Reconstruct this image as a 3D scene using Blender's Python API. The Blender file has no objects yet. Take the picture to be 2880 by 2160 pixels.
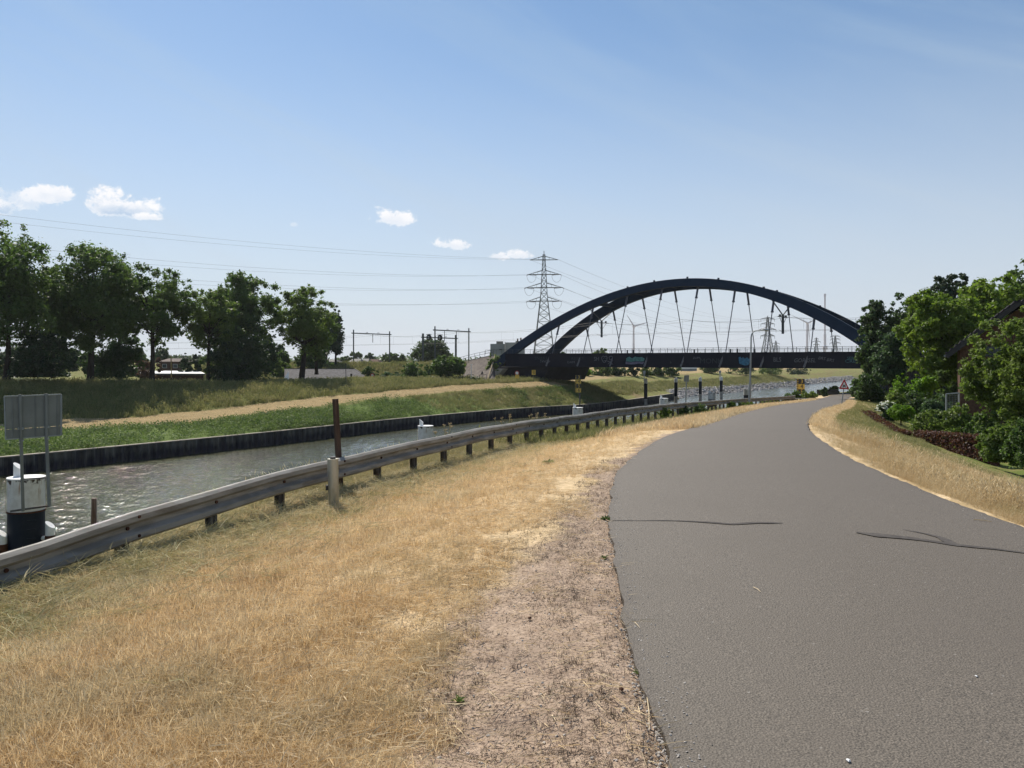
import bpy, math, random
import numpy as np
from mathutils import Vector, Matrix
R = math.radians
rng = np.random.default_rng(7)
random.seed(7)
C = bpy.context.scene.collection
sc = bpy.context.scene

# ------------------------------------------------------------------ camera, sky, sun, exposure
FPX, HOR = 2200.0, 1015.0
camd = bpy.data.cameras.new('camera')
cam = bpy.data.objects.new('camera', camd)
C.objects.link(cam)
cam.location = (0, 0, 1.6)
cam.rotation_euler = (R(90), 0, 0)
camd.sensor_width = 36
camd.lens = FPX / 2880 * 36
camd.shift_y = -(1080 - HOR) / 2880
camd.clip_start = 0.05
camd.clip_end = 30000
sc.camera = cam

SUN_AZ, SUN_EL = R(-26), R(47)          # azimuth from +Y towards +X, elevation
sd = bpy.data.lights.new('sun', 'SUN')
sd.energy = 4.9
sd.angle = R(0.53)
sd.color = (1.0, 0.93, 0.82)
so = bpy.data.objects.new('sun', sd)
C.objects.link(so)
sdir = Vector((math.sin(SUN_AZ) * math.cos(SUN_EL), math.cos(SUN_AZ) * math.cos(SUN_EL), math.sin(SUN_EL)))
so.rotation_euler = sdir.to_track_quat('Z', 'Y').to_euler()
so.location = (0, 0, 60)

world = bpy.data.worlds.new('World')
sc.world = world
world.use_nodes = True
wt = world.node_tree
for n in list(wt.nodes):
    wt.nodes.remove(n)

class NT:
    """small helper for node graphs"""
    def __init__(s, t): s.t = t
    def n(s, typ, **kw):
        nd = s.t.nodes.new(typ)
        for k, v in kw.items():
            setattr(nd, k, v)
        return nd
    def put(s, sock, v):
        if isinstance(v, bpy.types.NodeSocket): s.t.links.new(v, sock)
        elif v is not None: sock.default_value = v
    def m(s, op, a, b=None, c=None, clamp=False):
        nd = s.n('ShaderNodeMath', operation=op, use_clamp=clamp)
        s.put(nd.inputs[0], a)
        if b is not None: s.put(nd.inputs[1], b)
        if c is not None: s.put(nd.inputs[2], c)
        return nd.outputs[0]
    def vm(s, op, a, b=None):
        nd = s.n('ShaderNodeVectorMath', operation=op)
        s.put(nd.inputs[0], a)
        if b is not None: s.put(nd.inputs[1], b)
        return nd.outputs[0]
    def ss(s, x, lo, hi, a=0.0, b=1.0):
        nd = s.n('ShaderNodeMapRange', interpolation_type='SMOOTHSTEP')
        s.put(nd.inputs[0], x); s.put(nd.inputs[1], lo); s.put(nd.inputs[2], hi)
        s.put(nd.inputs[3], a); s.put(nd.inputs[4], b)
        return nd.outputs[0]
    def mix(s, f, a, b, blend='MIX'):
        nd = s.n('ShaderNodeMix', data_type='RGBA', blend_type=blend)
        s.put(nd.inputs[0], f)
        for i, v in ((6, a), (7, b)):
            if isinstance(v, (tuple, list)) and len(v) == 3: v = (*v, 1)
            s.put(nd.inputs[i], v)
        return nd.outputs[2]
    def noise(s, vec, scale, detail=3, rough=0.55, dist=0.0):
        nd = s.n('ShaderNodeTexNoise')
        nd.inputs['Scale'].default_value = scale
        nd.inputs['Detail'].default_value = detail
        nd.inputs['Roughness'].default_value = rough
        nd.inputs['Distortion'].default_value = dist
        if vec is not None: s.put(nd.inputs['Vector'], vec)
        return nd.outputs[0]
    def comb(s, x, y, z):
        nd = s.n('ShaderNodeCombineXYZ')
        s.put(nd.inputs[0], x); s.put(nd.inputs[1], y); s.put(nd.inputs[2], z)
        return nd.outputs[0]

w = NT(wt)
sky = w.n('ShaderNodeTexSky', sky_type='NISHITA')
sky.sun_disc = False
sky.sun_elevation = SUN_EL
sky.sun_rotation = SUN_AZ
sky.altitude = 0
sky.air_density = 1.0
sky.dust_density = 0.25
sky.ozone_density = 3.0
tc = w.n('ShaderNodeTexCoord')
dv = w.vm('NORMALIZE', tc.outputs['Generated'])
sp = w.n('ShaderNodeSeparateXYZ'); w.put(sp.inputs[0], dv)
az = w.m('ARCTAN2', sp.outputs[0], sp.outputs[1])
el = w.m('ARCSINE', sp.outputs[2])
skycol = sky.outputs[0]
SKYS = 0.086
# thin high veil: long streaks of ice cloud over the whole dome
streak = w.noise(w.comb(w.m('ADD', w.m('MULTIPLY', az, 1.3), w.m('MULTIPLY', el, 1.7)), w.m('MULTIPLY', w.m('SUBTRACT', el, w.m('MULTIPLY', az, -0.35)), 5.5), 3.1), 1.6, 6, 0.62, 0.6)
veil = w.ss(streak, 0.40, 0.74, 0.0, 0.40)
veil = w.m('MULTIPLY', veil, w.ss(el, 0.02, 0.5, 1.0, 0.5))
col = w.mix(veil, skycol, (4.9, 5.7, 6.6))
# pale horizon air
col = w.mix(1.0, col, (0.90, 1.00, 1.02), "MULTIPLY")
hz = w.ss(el, -0.05, 0.46, 0.92, 0.0)
col = w.mix(hz, col, (5.9, 6.35, 7.1))
# small fair weather clouds, each an ellipse in direction space broken up by noise
cn = w.noise(w.comb(az, w.m('MULTIPLY', el, 1.15), 0.0), 46.0, 8, 0.68, 0.3)
cn2 = w.noise(w.comb(az, w.m('MULTIPLY', el, 1.3), 4.0), 19.0, 4, 0.6, 0.2)
def cloud(col, px, py, wpx, hpx, dens, flat=0.55, shade=0.5):
    a0 = math.atan((px - 1440) / FPX); e0 = math.atan((HOR - py) / FPX * math.cos(a0))
    ha = wpx / 2 / FPX * math.cos(a0) ** 2; he = hpx / 2 / FPX * math.cos(a0)
    dx = w.m('DIVIDE', w.m('SUBTRACT', az, a0), ha)
    dy = w.m('DIVIDE', w.m('SUBTRACT', el, e0), he)
    dyb = w.m('MINIMUM', dy, 0.0)
    dyy = w.m('ADD', w.m('MAXIMUM', dy, 0.0), w.m('MULTIPLY', dyb, -1.0 / flat))
    # billows: the top edge is lumpy, the base nearly flat
    lump = w.m('SUBTRACT', w.m('ADD', w.m('MULTIPLY', cn, 0.6), w.m('MULTIPLY', cn2, 0.4)), 0.5)
    d = w.m('SQRT', w.m('ADD', w.m('MULTIPLY', dx, dx), w.m('MULTIPLY', dyy, dyy)))
    f = w.m('ADD', w.m('SUBTRACT', 1.0, d), w.m('MULTIPLY', lump, 4.2))
    mask = w.m('MULTIPLY', w.ss(f, 0.16, 0.62, 0.0, dens), w.ss(d, 1.3, 2.0, 1.0, 0.0))
    body = w.ss(w.m('ADD', dy, w.m('MULTIPLY', lump, 2.2)), -0.35, 0.55, shade, 0.0)
    body = w.m('MULTIPLY', body, w.ss(f, 0.25, 0.7))
    cc = w.mix(body, (9.2, 9.2, 9.4), (4.2, 5.6, 7.4))
    return w.mix(mask, col, cc)
for args in ((135, 545, 190, 84, 0.95, 0.8, 0.4), (60, 562, 200, 70, 0.5, 0.9, 0.3), (10, 585, 130, 80, 0.7, 0.6, 1.0),
             (300, 575, 150, 108, 1.0, 0.7, 0.9), (350, 590, 235, 96, 1.0, 0.6, 1.0), (430, 612, 130, 36, 1.0, 0.7, 0.3),
             (1098, 618, 150, 88, 1.0, 0.45, 0.4), (1264, 690, 150, 44, 0.9, 0.6, 0.3), (1400, 722, 110, 40, 0.8, 0.6, 0.3), (1460, 718, 120, 46, 0.9, 0.6, 0.3),
             (824, 632, 34, 20, 0.3, 0.8, 0.0)):
    col = cloud(col, *args)
bg = w.n('ShaderNodeBackground'); w.put(bg.inputs[0], col); bg.inputs[1].default_value = SKYS
wo = w.n('ShaderNodeOutputWorld'); wt.links.new(bg.outputs[0], wo.inputs[0])

vs = sc.view_settings
vs.view_transform = 'Standard'; vs.look = 'None'; vs.exposure = 0.34; vs.gamma = 1.0; vs.use_curve_mapping = False
sc.cycles.max_bounces = 6; sc.cycles.diffuse_bounces = 3; sc.cycles.glossy_bounces = 3; sc.cycles.transmission_bounces = 3
sc.cycles.volume_bounces = 0; sc.cycles.transparent_max_bounces = 8
sc.cycles.sample_clamp_indirect = 6.0; sc.cycles.caustics_reflective = False; sc.cycles.caustics_refractive = False

# ------------------------------------------------------------------ small helpers
def W(px, py, Y):
    return Vector(((px - 1440) / FPX * Y, Y, 1.6 - (py - HOR) / FPX * Y))
def zpy(py, Y): return 1.6 - (py - HOR) / FPX * Y

def tag(o, label=None, cat=None, group=None, kind=None):
    if label: o['label'] = label
    if cat: o['category'] = cat
    if group: o['group'] = group
    if kind: o['kind'] = kind
    return o
def empty(name, loc, label=None, cat=None, group=None, rz=0.0):
    o = bpy.data.objects.new(name, None)
    o.location = loc; o.rotation_euler = (0, 0, rz); o.empty_display_size = 0.3
    C.objects.link(o)
    return tag(o, label, cat, group)

def link_mesh(name, me, mat=None, parent=None, loc=None):
    if mat is not None:
        for m_ in (mat if isinstance(mat, (list, tuple)) else [mat]): me.materials.append(m_)
    o = bpy.data.objects.new(name, me)
    C.objects.link(o)
    if parent is not None: o.parent = parent
    if loc is not None: o.location = loc
    return o

def np_mesh(name, verts, faces, smooth=False, attrs=None):
    """verts (n,3), faces (m,k) numpy -> mesh"""
    me = bpy.data.meshes.new(name)
    verts = np.ascontiguousarray(verts, dtype=np.float32); faces = np.ascontiguousarray(faces, dtype=np.int32)
    me.vertices.add(len(verts)); me.vertices.foreach_set('co', verts.ravel())
    k = faces.shape[1]
    me.loops.add(faces.size); me.loops.foreach_set('vertex_index', faces.ravel())
    me.polygons.add(len(faces)); me.polygons.foreach_set('loop_start', np.arange(0, faces.size, k, dtype=np.int32))
    if smooth: me.polygons.foreach_set('use_smooth', np.ones(len(faces), dtype=bool))
    me.update(calc_edges=True)
    for an, dom, arr in (attrs or []):
        a = me.attributes.new(an, 'FLOAT', dom); a.data.foreach_set('value', np.ascontiguousarray(arr, dtype=np.float32).ravel())
    return me

class MB:
    def __init__(s): s.v = []; s.f = []; s.mi = []
    def add(s, vs_, fs, mi=0):
        b = len(s.v); s.v += [tuple(p) for p in vs_]; s.f += [tuple(b + i for i in f) for f in fs]; s.mi += [mi] * len(fs)
        return s
    def box(s, c, size, rz=0.0, tilt=None, mi=0):
        hx, hy, hz_ = size[0] / 2, size[1] / 2, size[2] / 2
        M_ = Matrix.Rotation(rz, 3, 'Z')
        if tilt is not None: M_ = tilt @ M_ if isinstance(tilt, Matrix) else M_
        P = [Vector(c) + M_ @ Vector((x, y, z)) for x in (-hx, hx) for y in (-hy, hy) for z in (-hz_, hz_)]
        return s.add(P, [(0, 1, 3, 2), (4, 6, 7, 5), (0, 4, 5, 1), (2, 3, 7, 6), (0, 2, 6, 4), (1, 5, 7, 3)], mi)
    def bar(s, p0, p1, w_, h_=None, up=Vector((0, 0, 1)), mi=0):
        p0 = Vector(p0); p1 = Vector(p1); h_ = h_ or w_
        d = (p1 - p0).normalized()
        if abs(d.dot(up)) > 0.99: up = Vector((1, 0, 0))
        a = d.cross(up).normalized(); b = a.cross(d).normalized()
        P = [p + a * (x * w_ / 2) + b * (y * h_ / 2) for p in (p0, p1) for x, y in ((-1, -1), (1, -1), (1, 1), (-1, 1))]
        return s.add(P, [(0, 1, 2, 3), (7, 6, 5, 4), (0, 4, 5, 1), (1, 5, 6, 2), (2, 6, 7, 3), (3, 7, 4, 0)], mi)
    def tube(s, pts, rad, n=8, caps=True, mi=0):
        pts = [Vector(p) for p in pts]; rs = rad if isinstance(rad, (list, tuple)) else [rad] * len(pts)
        V, F = [], []
        prev = None
        for i, p in enumerate(pts):
            d = (pts[min(i + 1, len(pts) - 1)] - pts[max(i - 1, 0)])
            if d.length < 1e-9: d = Vector((0, 0, 1))
            d.normalize()
            if prev is None:
                up = Vector((0, 0, 1)) if abs(d.z) < 0.9 else Vector((1, 0, 0))
                a = d.cross(up).normalized()
            else:
                a = (prev - d * prev.dot(d))
                a = a.normalized() if a.length > 1e-6 else d.cross(Vector((1, 0, 0))).normalized()
            prev = a; b = d.cross(a)
            for k in range(n):
                t = 2 * math.pi * k / n
                V.append(p + (a * math.cos(t) + b * math.sin(t)) * rs[i])
        for i in range(len(pts) - 1):
            for k in range(n):
                F.append((i * n + k, i * n + (k + 1) % n, (i + 1) * n + (k + 1) % n, (i + 1) * n + k))
        if caps:
            F.append(tuple(range(n - 1, -1, -1))); F.append(tuple((len(pts) - 1) * n + k for k in range(n)))
        return s.add(V, F, mi)
    def prism(s, poly, axis_vec, mi=0):
        n = len(poly); P = [Vector(p) for p in poly]; a = Vector(axis_vec)
        V = P + [p + a for p in P]
        F = [tuple(range(n - 1, -1, -1)), tuple(range(n, 2 * n))] + [(i, (i + 1) % n, n + (i + 1) % n, n + i) for i in range(n)]
        return s.add(V, F, mi)
    def build(s, name, mat, parent=None, world_=True, smooth=False, kind=None, loc=None):
        me = bpy.data.meshes.new(name)
        off = Vector((0, 0, 0))
        if parent is not None and world_:
            p = parent
            while p is not None: off = off + p.location; p = p.parent
        me.from_pydata([tuple(Vector(p) - off) for p in s.v], [], s.f)
        if isinstance(mat, (list, tuple)): me.polygons.foreach_set('material_index', s.mi)
        if smooth: me.polygons.foreach_set('use_smooth', [True] * len(s.f))
        me.validate(); me.update()
        o = link_mesh(name, me, mat, parent, loc)
        if smooth:
            try: me.set_sharp_from_angle(angle=R(40))
            except Exception: pass
        if kind: o['kind'] = kind
        return o
def copy_part(src, parent, loc=None, rz=None):
    c = src.copy(); C.objects.link(c); c.parent = parent
    if loc is not None: c.location = loc
    if rz is not None: c.rotation_euler = (0, 0, rz)
    return c

def pchip(xs, ys):
    xs = np.array(xs, float); ys = np.array(ys, float)
    h = np.diff(xs); d = np.diff(ys) / h
    m = np.zeros_like(ys)
    m[0], m[-1] = d[0], d[-1]
    for i in range(1, len(xs) - 1):
        if d[i - 1] * d[i] > 0:
            w1 = 2 * h[i] + h[i - 1]; w2 = h[i] + 2 * h[i - 1]
            m[i] = (w1 + w2) / (w1 / d[i - 1] + w2 / d[i])
    def f(x):
        x = np.asarray(x, float); i = np.clip(np.searchsorted(xs, x) - 1, 0, len(xs) - 2)
        t = (x - xs[i]) / h[i]
        tc_ = np.clip(t, 0, 1)
        y = (ys[i] * (1 + 2 * tc_) * (1 - tc_) ** 2 + h[i] * m[i] * tc_ * (1 - tc_) ** 2 + ys[i + 1] * tc_ ** 2 * (3 - 2 * tc_) + h[i] * m[i + 1] * tc_ ** 2 * (tc_ - 1))
        return y + np.where(t < 0, m[i] * (x - xs[0]), 0) * (i == 0) + np.where(t > 1, m[-1] * (x - xs[-1]), 0)
    return f

def vnoise(x, y, seed=0):
    """smooth value noise, numpy"""
    x = np.asarray(x, float); y = np.asarray(y, float)
    xi = np.floor(x).astype(np.int64); yi = np.floor(y).astype(np.int64)
    fx = x - xi; fy = y - yi; fx = fx * fx * (3 - 2 * fx); fy = fy * fy * (3 - 2 * fy)
    def hsh(a, b):
        n = (a * 374761393 + b * 668265263 + seed * 982451653) & 0x7fffffff
        n = ((n ^ (n >> 13)) * 1274126177) & 0x7fffffff
        return ((n ^ (n >> 16)) & 0xffff) / 65535.0
    a = hsh(xi, yi); b = hsh(xi + 1, yi); c = hsh(xi, yi + 1); d = hsh(xi + 1, yi + 1)
    return (a * (1 - fx) + b * fx) * (1 - fy) + (c * (1 - fx) + d * fx) * fy - 0.5

# ------------------------------------------------------------------ materials
def newmat(name):
    m_ = bpy.data.materials.new(name); m_.use_nodes = True
    t = m_.node_tree
    for n in list(t.nodes): t.nodes.remove(n)
    g = NT(t)
    out = g.n('ShaderNodeOutputMaterial')
    return m_, g, out
def principled(g, out, color, rough=0.8, spec=0.3, metal=0.0, bump=None, bdist=0.01, bstr=0.6):
    p = g.n('ShaderNodeBsdfPrincipled')
    if isinstance(color, (tuple, list)): color = (*color[:3], 1)
    g.put(p.inputs['Base Color'], color); g.put(p.inputs['Roughness'], rough)
    g.put(p.inputs['Metallic'], metal); p.inputs['Specular IOR Level'].default_value = spec
    if bump is not None:
        b = g.n('ShaderNodeBump'); b.inputs['Strength'].default_value = bstr; b.inputs['Distance'].default_value = bdist
        g.put(b.inputs['Height'], bump); g.t.links.new(b.outputs[0], p.inputs['Normal'])
    g.t.links.new(p.outputs[0], out.inputs[0])
    return p
def simple(name, c1, c2=None, scale=3.0, rough=0.75, spec=0.3, metal=0.0, bump=0.0, detail=5, third=None, lo=0.38, hi=0.62, stretch=None):
    m_, g, out = newmat(name)
    tc_ = g.n('ShaderNodeTexCoord'); v = tc_.outputs['Object']
    if stretch:
        mp = g.n('ShaderNodeMapping'); g.put(mp.inputs[0], v); mp.inputs['Scale'].default_value = stretch; v = mp.outputs[0]
    c2 = c2 or tuple(x * 0.7 for x in c1)
    n1 = g.noise(v, scale, detail, 0.6)
    c = g.mix(g.ss(n1, lo, hi), c1, c2)
    if third:
        n2 = g.noise(v, scale * 0.37 + 0.3, 6, 0.65, 0.4)
        c = g.mix(g.ss(n2, 0.55, 0.68, 0, 0.8), c, third)
    principled(g, out, c, rough, spec, metal, n1 if bump else None, bump)
    return m_
def leafmat(name, c1, c2, rough=0.55, trans=0.35, scale=0.5, c3=None):
    m_, g, out = newmat(name)
    at = g.n('ShaderNodeAttribute', attribute_name='v')
    ge = g.n('ShaderNodeNewGeometry')
    oi = g.n('ShaderNodeObjectInfo')
    n1 = g.noise(g.vm('ADD', ge.outputs['Position'], oi.outputs['Location']), scale, 3, 0.6)
    f = g.m('ADD', g.m('MULTIPLY', at.outputs['Fac'], 0.55), g.m('MULTIPLY', g.ss(n1, 0.35, 0.65), 0.45))
    c = g.mix(f, c1, c2)
    if c3: c = g.mix(g.ss(at.outputs['Fac'], 0.9, 0.97), c, c3)
    p = g.n('ShaderNodeBsdfPrincipled'); g.put(p.inputs['Base Color'], c)
    p.inputs['Roughness'].default_value = rough; p.inputs['Specular IOR Level'].default_value = 0.25
    tr = g.n('ShaderNodeBsdfTranslucent'); g.put(tr.inputs[0], g.mix(0.5, c, g.mix(1.0, c, (1.3, 1.6, 0.5), 'MULTIPLY')))
    mx = g.n('ShaderNodeMixShader'); mx.inputs[0].default_value = trans
    g.t.links.new(p.outputs[0], mx.inputs[1]); g.t.links.new(tr.outputs[0], mx.inputs[2]); g.t.links.new(mx.outputs[0], out.inputs[0])
    return m_
def strawmat(name, cols, rough=0.7, trans=0.25, patch=1.3, light=None, dark=None, third=None):
    """thin blade material; colour varies per instance and per blade"""
    m_, g, out = newmat(name)
    oi = g.n('ShaderNodeObjectInfo'); at = g.n('ShaderNodeAttribute', attribute_name='v')
    f = g.m('FRACT', g.m('ADD', oi.outputs['Random'], g.m('MULTIPLY', at.outputs['Fac'], 0.6)))
    rp = g.n('ShaderNodeValToRGB'); g.put(rp.inputs[0], f)
    el_ = rp.color_ramp.elements
    for i, c in enumerate(cols):
        pos = i / (len(cols) - 1)
        e = el_[i] if i < 2 else el_.new(pos)
        e.position = pos; e.color = (*c, 1)
    ge = g.n('ShaderNodeNewGeometry'); na = g.noise(ge.outputs['Position'], patch, 4, 0.6, 0.4); nb = g.noise(g.vm('ADD', ge.outputs['Position'], (31.0, 7.0, 0.0)), patch * 0.45, 3, 0.6, 0.2)
    cc = g.mix(g.ss(na, 0.50, 0.66, 0, 0.55), rp.outputs[0], light or cols[0])
    cc = g.mix(g.ss(na, 0.47, 0.33, 0, 0.45), cc, dark or cols[0])
    cc = g.mix(g.ss(nb, 0.54, 0.66, 0, 0.5 if third else 0.0), cc, third or cols[0])
    p = g.n('ShaderNodeBsdfPrincipled'); g.put(p.inputs['Base Color'], cc)
    p.inputs['Roughness'].default_value = rough; p.inputs['Specular IOR Level'].default_value = 0.3
    tr = g.n('ShaderNodeBsdfTranslucent'); g.put(tr.inputs[0], cc)
    mx = g.n('ShaderNodeMixShader'); mx.inputs[0].default_value = trans
    g.t.links.new(p.outputs[0], mx.inputs[1]); g.t.links.new(tr.outputs[0], mx.inputs[2]); g.t.links.new(mx.outputs[0], out.inputs[0])
    return m_

MT = {}
MT['arch'] = simple('bridge_paint', (0.006, 0.019, 0.038), (0.009, 0.023, 0.044), 0.6, 0.6, 0.15)
MT['girder'] = simple('girder_paint', (0.005, 0.0065, 0.016), (0.009, 0.010, 0.020), 0.5, 0.65, 0.2, third=(0.014, 0.012, 0.018), stretch=(1, 1, 0.3))
MT['steel_gray'] = simple('stiffener_paint', (0.16, 0.16, 0.18), (0.10, 0.10, 0.12), 2.0, 0.5, 0.4)
MT['hanger'] = simple('hanger_paint', (0.10, 0.10, 0.125), (0.08, 0.08, 0.10), 2.0, 0.5, 0.4)
MT['concrete'] = simple('concrete', (0.34, 0.32, 0.30), (0.25, 0.24, 0.22), 0.8, 0.9, 0.2, third=(0.15, 0.14, 0.12), bump=0.02)
MT['dark_concrete'] = simple('shade_painted_concrete', (0.030, 0.030, 0.036), (0.02, 0.02, 0.025), 0.7, 0.9, 0.2)  # shade below the deck painted into the pier and abutment colour
MT['paving'] = simple('slope_paving', (0.19, 0.16, 0.135), (0.12, 0.10, 0.088), 1.4, 0.92, 0.15, third=(0.23, 0.20, 0.17), bump=0.03)
MT['galv'] = simple('galvanised_steel', (0.29, 0.275, 0.245), (0.19, 0.178, 0.155), 5.0, 0.62, 0.2, metal=0.0, third=(0.15, 0.125, 0.10), stretch=(0.4, 0.4, 2.5), bump=0.002)
MT['post_steel'] = simple('post_steel', (0.11, 0.105, 0.10), (0.07, 0.06, 0.055), 6.0, 0.6, 0.4, metal=0.3, third=(0.10, 0.055, 0.035))
MT['lamp_steel'] = simple('lamp_steel', (0.30, 0.32, 0.33), (0.24, 0.26, 0.27), 3.0, 0.45, 0.4, metal=0.4)
MT['pylon'] = simple('pylon_steel', (0.16, 0.18, 0.18), (0.10, 0.12, 0.12), 0.2, 0.6, 0.4, metal=0.3)
MT['wire'] = simple('wire', (0.10, 0.10, 0.11), (0.08, 0.08, 0.09), 1.0, 0.5, 0.4)
MT['portal'] = simple('portal_steel', (0.075, 0.09, 0.095), (0.05, 0.06, 0.065), 1.0, 0.6, 0.4)
MT['rust'] = simple('rust', (0.10, 0.04, 0.02), (0.045, 0.02, 0.012), 6.0, 0.9, 0.2)
MT['white'] = simple('white_paint', (0.80, 0.80, 0.79), (0.70, 0.70, 0.68), 2.0, 0.5, 0.4)
MT['black'] = simple('black_paint', (0.018, 0.018, 0.02), (0.03, 0.03, 0.03), 3.0, 0.5, 0.4)
MT['yellow'] = simple('yellow_plate', (0.78, 0.50, 0.09), (0.66, 0.42, 0.07), 4.0, 0.5, 0.35)
MT['red'] = simple('red_plate', (0.50, 0.02, 0.025), (0.40, 0.02, 0.02), 4.0, 0.45, 0.4)
MT['navy'] = simple('navy_pile_paint', (0.006, 0.012, 0.024), (0.010, 0.016, 0.028), 2.5, 0.55, 0.2)
MT['turbine'] = simple('turbine_paint', (0.62, 0.63, 0.68), (0.55, 0.56, 0.62), 0.05, 0.5, 0.3)
MT['signback'] = simple('sign_back_metal', (0.20, 0.21, 0.21), (0.165, 0.175, 0.175), 1.2, 0.6, 0.3, metal=0.1)
MT['bark'] = simple('bark', (0.055, 0.045, 0.035), (0.03, 0.024, 0.02), 3.0, 0.95, 0.1, stretch=(1, 1, 0.2))
MT['roofgray'] = simple('grey_roof_tiles', (0.20, 0.19, 0.19), (0.15, 0.14, 0.14), 2.0, 0.85, 0.2, third=(0.11, 0.11, 0.10))
MT['roofwhite'] = simple('pale_roof_sheet', (0.58, 0.56, 0.54), (0.50, 0.48, 0.46), 0.6, 0.8, 0.2)
MT['rooftile'] = simple('dark_roof_tiles', (0.045, 0.04, 0.042), (0.03, 0.028, 0.03), 1.5, 0.7, 0.3)
MT['brick'] = simple('brown_brick', (0.11, 0.062, 0.045), (0.075, 0.042, 0.032), 6.0, 0.92, 0.15, third=(0.06, 0.04, 0.035))
MT['greybld'] = simple('grey_cladding', (0.23, 0.27, 0.29), (0.20, 0.235, 0.255), 0.3, 0.6, 0.3)
MT['window'] = simple('window_glass', (0.03, 0.04, 0.05), (0.05, 0.06, 0.07), 0.5, 0.15, 0.6)
MT['wood_post'] = simple('weathered_timber', (0.090, 0.058, 0.042), (0.050, 0.032, 0.025), 14.0, 0.85, 0.2, stretch=(1, 1, 0.08), bump=0.01, third=(0.15, 0.13, 0.11))
MT['timber_light'] = simple('pale_timber', (0.42, 0.33, 0.2), (0.3, 0.24, 0.15), 6.0, 0.85, 0.2)
MT['rock'] = simple('riprap_stone', (0.42, 0.40, 0.38), (0.27, 0.25, 0.235), 1.2, 0.9, 0.2, third=(0.17, 0.15, 0.14))
# ------------------------------------------------------------------ terrain functions
WATER = -8.6
zp = pchip([-400, -20, 0, 12, 18, 27, 36, 50, 60, 75, 95, 125, 160, 600, 7000], [0, 0, 0, 0, -0.08, -0.46, -0.80, -1.30, -1.65, -2.15, -2.95, -3.9, -4.2, -4.4, -4.4])
def edgeY(px, py):
    lo, hi = 1.0, 400.0
    for _ in range(60):
        Y = (lo + hi) / 2
        if Y * (py - HOR) / FPX - (1.6 - float(zp(Y))) > 0: hi = Y
        else: lo = Y
    return Y, (px - 1440) / FPX * Y
Lpx = [(1888, 2160), (1829, 1979), (1784, 1823), (1751, 1667), (1725, 1510), (1721, 1406), (1738, 1341), (1784, 1289), (1849, 1243), (1953, 1204), (2060, 1170), (2194, 1139), (2280, 1128), (2325, 1117), (2347, 1110)]
Rpx = [(2880, 1493), (2682, 1419), (2539, 1360), (2421, 1308), (2330, 1256), (2278, 1215), (2272, 1191), (2290, 1164), (2322, 1149), (2361, 1138), (2398, 1116)]
Lw = [edgeY(*p) for p in Lpx]; Rw = [edgeY(*p) for p in Rpx]
Lw = [(-300, -25.0), (-20, -1.2), (0, 0.15)] + Lw + [(185, 97), (225, 126), (288, 168), (390, 236), (7000, 4850)]
Rw = [(-300, -21.0), (-20, 2.7), (0, 3.9), (3.5, 4.25)] + Rw + [(125, 55.5), (185, 100.5), (225, 129.5), (288, 171.5), (390, 240), (7000, 4854)]
pathL = pchip([a for a, _ in Lw], [b for _, b in Lw]); pathR = pchip([a for a, _ in Rw], [b for _, b in Rw])
gd = [(-300, -28.5 - 7), (-20, -14.2), (0, -7.0), (15, -1.615), (30, 3.77), (36.5, 6.6), (50.5, 12.7), (59, 16.9), (75, 26.4), (95, 35), (125, 45.5), (185, 89), (225, 117), (288, 158), (390, 226), (7000, 4840)]
guardX = pchip([a for a, _ in gd], [b for _, b in gd])
zrail = pchip([-5, 2, 6.9, 8.3, 10.7, 13, 15.5, 18.2, 20.9, 27, 29.5, 36.5, 50.5, 59, 75, 90], [-.12, -.12, -.08, .03, .117, .14, .14, .11, .03, -.18, -.24, -.44, -.95, -1.24, -1.74, -2.2])
def sstep(x, a, b):
    t = np.clip((np.asarray(x, float) - a) / (b - a), 0, 1); return t * t * (3 - 2 * t)
def hN(X, Y, detail=True):
    X = np.asarray(X, float); Y = np.asarray(Y, float)
    L = pathL(Y); Rr = pathR(Y); G = guardX(Y); z0 = zp(Y)
    t = (L - X) / (L - G)
    left = z0 - 0.49 * sstep(t, 0.05, 1.0) - 0.52 * np.maximum(G - 0.9 - X, 0)
    left = np.maximum(left, -11.5)
    g = sstep(Y, 62, 77)
    zg = np.minimum(-2.75, z0 - 0.2)
    right = z0 - np.minimum(0.28 * np.maximum(X - Rr - 0.15, 0), np.maximum(z0 - zg, 0)) * (1 - g)
    h = np.where(X < L, left, np.where(X > Rr, right, z0 - 0.03))
    if detail:
        off = np.minimum(1, np.maximum(np.maximum(L - X, X - Rr), 0) / 0.5)
        n = 0.10 * vnoise(X * 0.9, Y * 0.9, 1) + 0.05 * vnoise(X * 2.7, Y * 2.7, 2) + 0.022 * vnoise(X * 8, Y * 8, 3)
        hay = np.exp(-((X - G - 0.2) / 0.7) ** 2) * (Y < 20) * 0.06 * (0.6 + vnoise(X * 1.6, Y * 1.6, 9))
        h = h + off * n * 0.7 + hay
    return h

def dirtw(y): return np.interp(y, [0, 3, 4.7, 6.3, 9, 13, 20], [1.3, 1.3, 1.15, .78, .42, .26, .14])
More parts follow.
